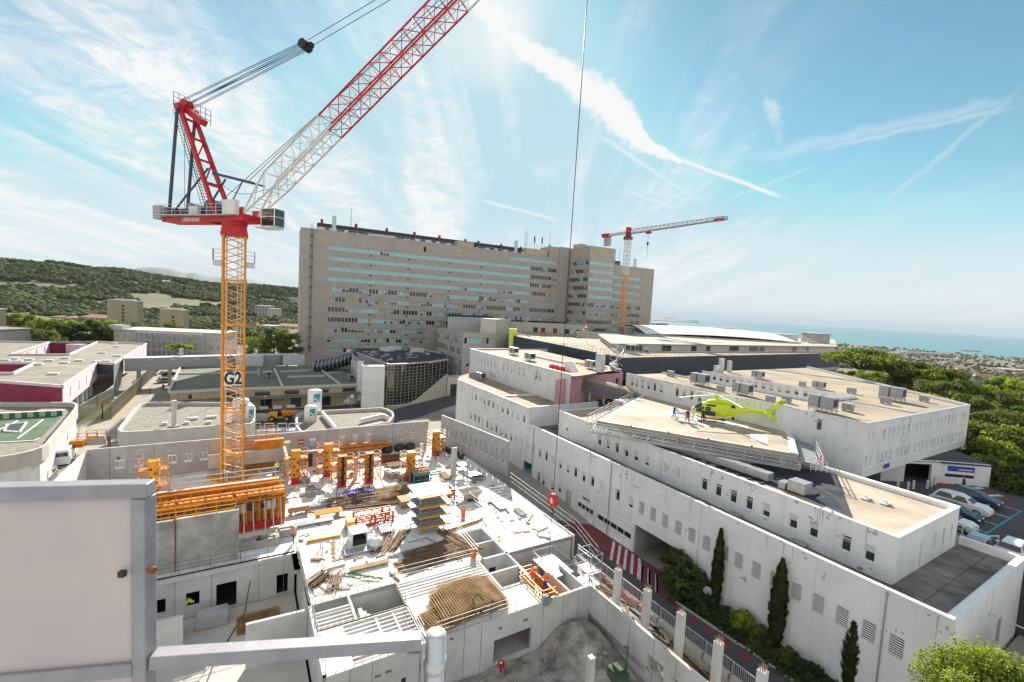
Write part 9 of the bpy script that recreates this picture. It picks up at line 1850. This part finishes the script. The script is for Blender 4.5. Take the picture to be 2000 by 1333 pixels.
person(W(37.3, -32.7, ZS), RB, 'worker in orange vest standing at the slab edge beside the yellow beam', 'hiorange', 'sign_blue', 'orange', None, ST_)
bend = dict(waist=(.08, 0, 1.12), chest=(.32, 0, 1.26), neck=(.46, 0, 1.32), hb=(.54, 0, 1.36), ht=(.66, 0, 1.42), ls=(.34, .19, 1.32), le=(.42, .24, 1.04), lw=(.52, .2, .82), lh=(.56, .18, .74), rs=(.34, -.19, 1.32), re=(.42, -.24, 1.04), rw=(.52, -.2, .82), rh=(.56, -.18, .74))
person(W(22.9, -15.0, 1.98), RB, 'worker in orange bending over the yellow platform, left of two', 'hiorange', 'hiorange', 'orange', bend, ST_)
person(W(21.4, -14.6, 1.98), RA, 'worker in orange reflective vest standing on the yellow platform, right of two', 'hiorange', 'sign_blue', 'orange', dict(le=(.15, .26, 1.18), lw=(.36, .22, 1.1), lh=(.44, .21, 1.08)), ST_)
person(W(36.1, -40.4, -1.25), RB+pi, 'worker in yellow green vest leaning in a window opening of the courtyard wall', 'hivis', 'sign_blue', 'yhelmet', bend, ST_)
p = at(980, 1318, -1.2); person(p, RA+2.4, 'worker in dark red clothes with yellow helmet crouching in the dirt yard', 'form_red', 'magenta', 'yhelmet', dict(bend, pel=(0, 0, .8)), ST_)
person(W(53.8, -33.2, ZS+1.0), RA, 'worker in yellow green vest beside the core wall', 'hivis', 'sign_blue', 'yhelmet', None, ST_)
person(at(106, 931, 0), 2.2, 'man in white shirt and dark trousers walking on the lane below the van', 'white_paint', 'dark', 'hair', walk)
person(at(293, 771, 0), .5, 'person in dark clothes walking on the path near the depot corner', 'black', 'black', 'dark', walk, 'walkers on the path')
person(at(319, 763, 0), 2.5, 'person in dark clothes close to the depot end wall', 'black', 'black', 'dark', None, 'walkers on the path')
person(W(8.6, 35.9, ZL), RA, 'person in a dark coat standing on the zebra stripes of the parking', 'black', 'black', 'dark', None)
for i, (x, y, lb) in enumerate(((905, 1001, 'orange safety jacket hanging on the rail left of the skip'), (925, 1081, 'orange safety jacket hanging on the rail of the shaft'))):
    g = G(); c = at(x, y, ZS+.5); g.loft([[c+V((cos(k*pi/4)*w_, sin(k*pi/4)*w_*.5, z)) for k in range(8)] for z, w_ in ((-.5, .24), (0, .26), (.3, .28), (.42, .12))]); g.build('safety_jacket', 'hiorange', label=lb, cat='jacket', group='orange jackets on rails')
# ================================================================ balcony guard in the foreground
fg = thing('balcony_guard', (0, 0, 0), 'grey metal balcony guard with frosted glass panel, close at the lower left', 'balcony guard')
r = ray(285, 948); k = -.4/r.z; c0 = V((r.x*k, r.y*k, HC-.4)); aa = R(78.3); dx = V((sin(aa), cos(aa), 0)); dn_ = V((-dx.y, dx.x, 0)); Q = lambda a, z, n=0.: V((c0.x, c0.y, HC))+dx*a+V((0, 0, z))+dn_*n
def bar_(a0, z0, a1, z1, w_=.034, n=.02, m='tube_alu', nm='tube', bev=.003, h_=.03):
    g = G(); g.beam(Q(a0, z0, n), Q(a1, z1, n), w_, h_); o = g.build(nm, m, fg); b = o.modifiers.new('bevel', 'BEVEL'); b.width = bev; b.segments = 2; return o
bar_(-.9, -.415, .0, -.415, nm='top_rail'); bar_(-.0145, -.431, -.0145, -1.6, nm='upright', w_=.029, h_=.034); bar_(-.9, -.80, -.03, -.80, nm='mid_rail'); bar_(.001, -.79, .565, -.806, nm='hand_rail'); bar_(.55, -.823, .55, -1.7, nm='upright', w_=.03, h_=.034)
g = G(); g.tube(Q(.60, -.80, .03), Q(.60, -1.8, .03), .025, 20); g.build('round_post', 'alu', fg, smooth=True)
g = G(); g.tube(Q(.60, -.86, .03), Q(.60, -.89, .03), .0275, 20); g.build('collar', 'galv', fg, smooth=True)
g = G(); g.prism([Q(a, 0, n)[:2] for a, n in ((-.9, .012), (-.03, .012), (-.03, .02), (-.9, .02))], HC-.785, HC-.431); g.prism([Q(a, 0, n)[:2] for a, n in ((-.9, .012), (-.03, .012), (-.03, .02), (-.9, .02))], HC-1.4, HC-.816); g.build('glass_panel', 'frosted', fg)
g = G(); g.tube(Q(.004, -.585, .01), Q(.012, -.585, .005), .007, 8); g.build('screw', 'rust', fg); g = G(); g.box(Q(-.043, -.585, .0), (.012, .01, .012), 0); g.build('clip', 'dark', fg); g = G(); g.tube(Q(.49, -.793, .02), Q(.49, -.788, .02), .006, 8); g.build('screw', 'steel_grey', fg)
# ================================================================ separate the loose pieces of a few parts
def explode(name, new):
    for o in [q for q in bpy.data.objects if q.type == 'MESH' and q.name.split('.')[0] == name]:
        me = o.data; n = len(me.vertices); pa = list(range(n))
        def find(i):
            while pa[i] != i: pa[i] = pa[pa[i]]; i = pa[i]
            return i
        for p in me.polygons:
            v = p.vertices
            for i in v[1:]: pa[find(i)] = find(v[0])
        comp = {}
        for i in range(n): comp.setdefault(find(i), []).append(i)
        cs = list(comp.values()); bb = []
        for c in cs:
            P_ = [me.vertices[i].co for i in c]; bb.append([min(p[k] for p in P_)-.04 for k in range(3)]+[max(p[k] for p in P_)+.04 for k in range(3)])
        gp = list(range(len(cs)))
        def fg_(i):
            while gp[i] != i: i = gp[i]
            return i
        for i in range(len(cs)):
            for j in range(i):
                if all(bb[i][k] <= bb[j][k+3] and bb[j][k] <= bb[i][k+3] for k in range(3)): gp[fg_(i)] = fg_(j)
        gr = {}
        for i in range(len(cs)): gr.setdefault(fg_(i), []).extend(cs[i])
        if len(gr) < 2: continue
        own = {}
        for k, vs in gr.items():
            for i in vs: own[i] = k
        for k, vs in gr.items():
            ix = {v: i for i, v in enumerate(vs)}; m2 = bpy.data.meshes.new(new); fs = [p for p in me.polygons if own[p.vertices[0]] == k]
            m2.from_pydata([me.vertices[v].co[:] for v in vs], [], [[ix[v] for v in p.vertices] for p in fs])
            for m in me.materials: m2.materials.append(m)
            m2.polygons.foreach_set('material_index', [p.material_index for p in fs]); q = bpy.data.objects.new(new, m2); col.objects.link(q); q.parent = o.parent; q.location = o.location
        bpy.data.objects.remove(o)
for a, b in (('red_vents', 'vent_stack'), ('roof_ducts', 'roof_duct'), ('roof_railing', 'roof_railing_run'), ('antennas', 'antenna'), ('supports', 'support'), ('round_piers', 'round_pier'), ('mast_platform', 'access_platform'), ('slab_edge', 'edge_beam'), ('court_wall', 'courtyard_face'), ('terrace_pipes', 'terrace_pipe'), ('roof_vents', 'roof_vent'), ('ramp_props', 'ramp_prop'), ('roof_hut', 'roof_hut_body'), ('trolley_and_winch', 'winch'), ('plant_boxes', 'plant_box'), ('edge_lights', 'edge_light'), ('push_props', 'push_prop'), ('cut_outs', 'cut_out'), ('service_stair', 'service_stair_flight')):
    if a != 'roof_hut': explode(a, b)
# ================================================================ haze
me = bpy.data.meshes.new('haze'); x0, x1, y0, y1, z0, z1 = -62000, 62000, -400, 76000, -210, 560
me.from_pydata([(x, y, z) for x in (x0, x1) for y in (y0, y1) for z in (z0, z1)], [], [(0, 1, 3, 2), (4, 6, 7, 5), (0, 4, 5, 1), (2, 3, 7, 6), (0, 2, 6, 4), (1, 5, 7, 3)])
hm = bpy.data.materials.new('haze_air'); hm.use_nodes = True; t = hm.node_tree; t.nodes.clear(); pv_ = t.nodes.new('ShaderNodeVolumePrincipled'); pv_.inputs['Color'].default_value = (.52, .62, .72, 1); pv_.inputs['Density'].default_value = 3.2e-5; pv_.inputs['Anisotropy'].default_value = 0
o_ = t.nodes.new('ShaderNodeOutputMaterial'); t.links.new(pv_.outputs[0], o_.inputs['Volume']); hm.cycles.homogeneous_volume = True
me.materials.append(hm); ho = bpy.data.objects.new('haze', me); col.objects.link(ho); ho['kind'] = 'stuff'; ho['label'] = 'thin pale haze in the air towards the hills and the sea'; ho['category'] = 'haze'
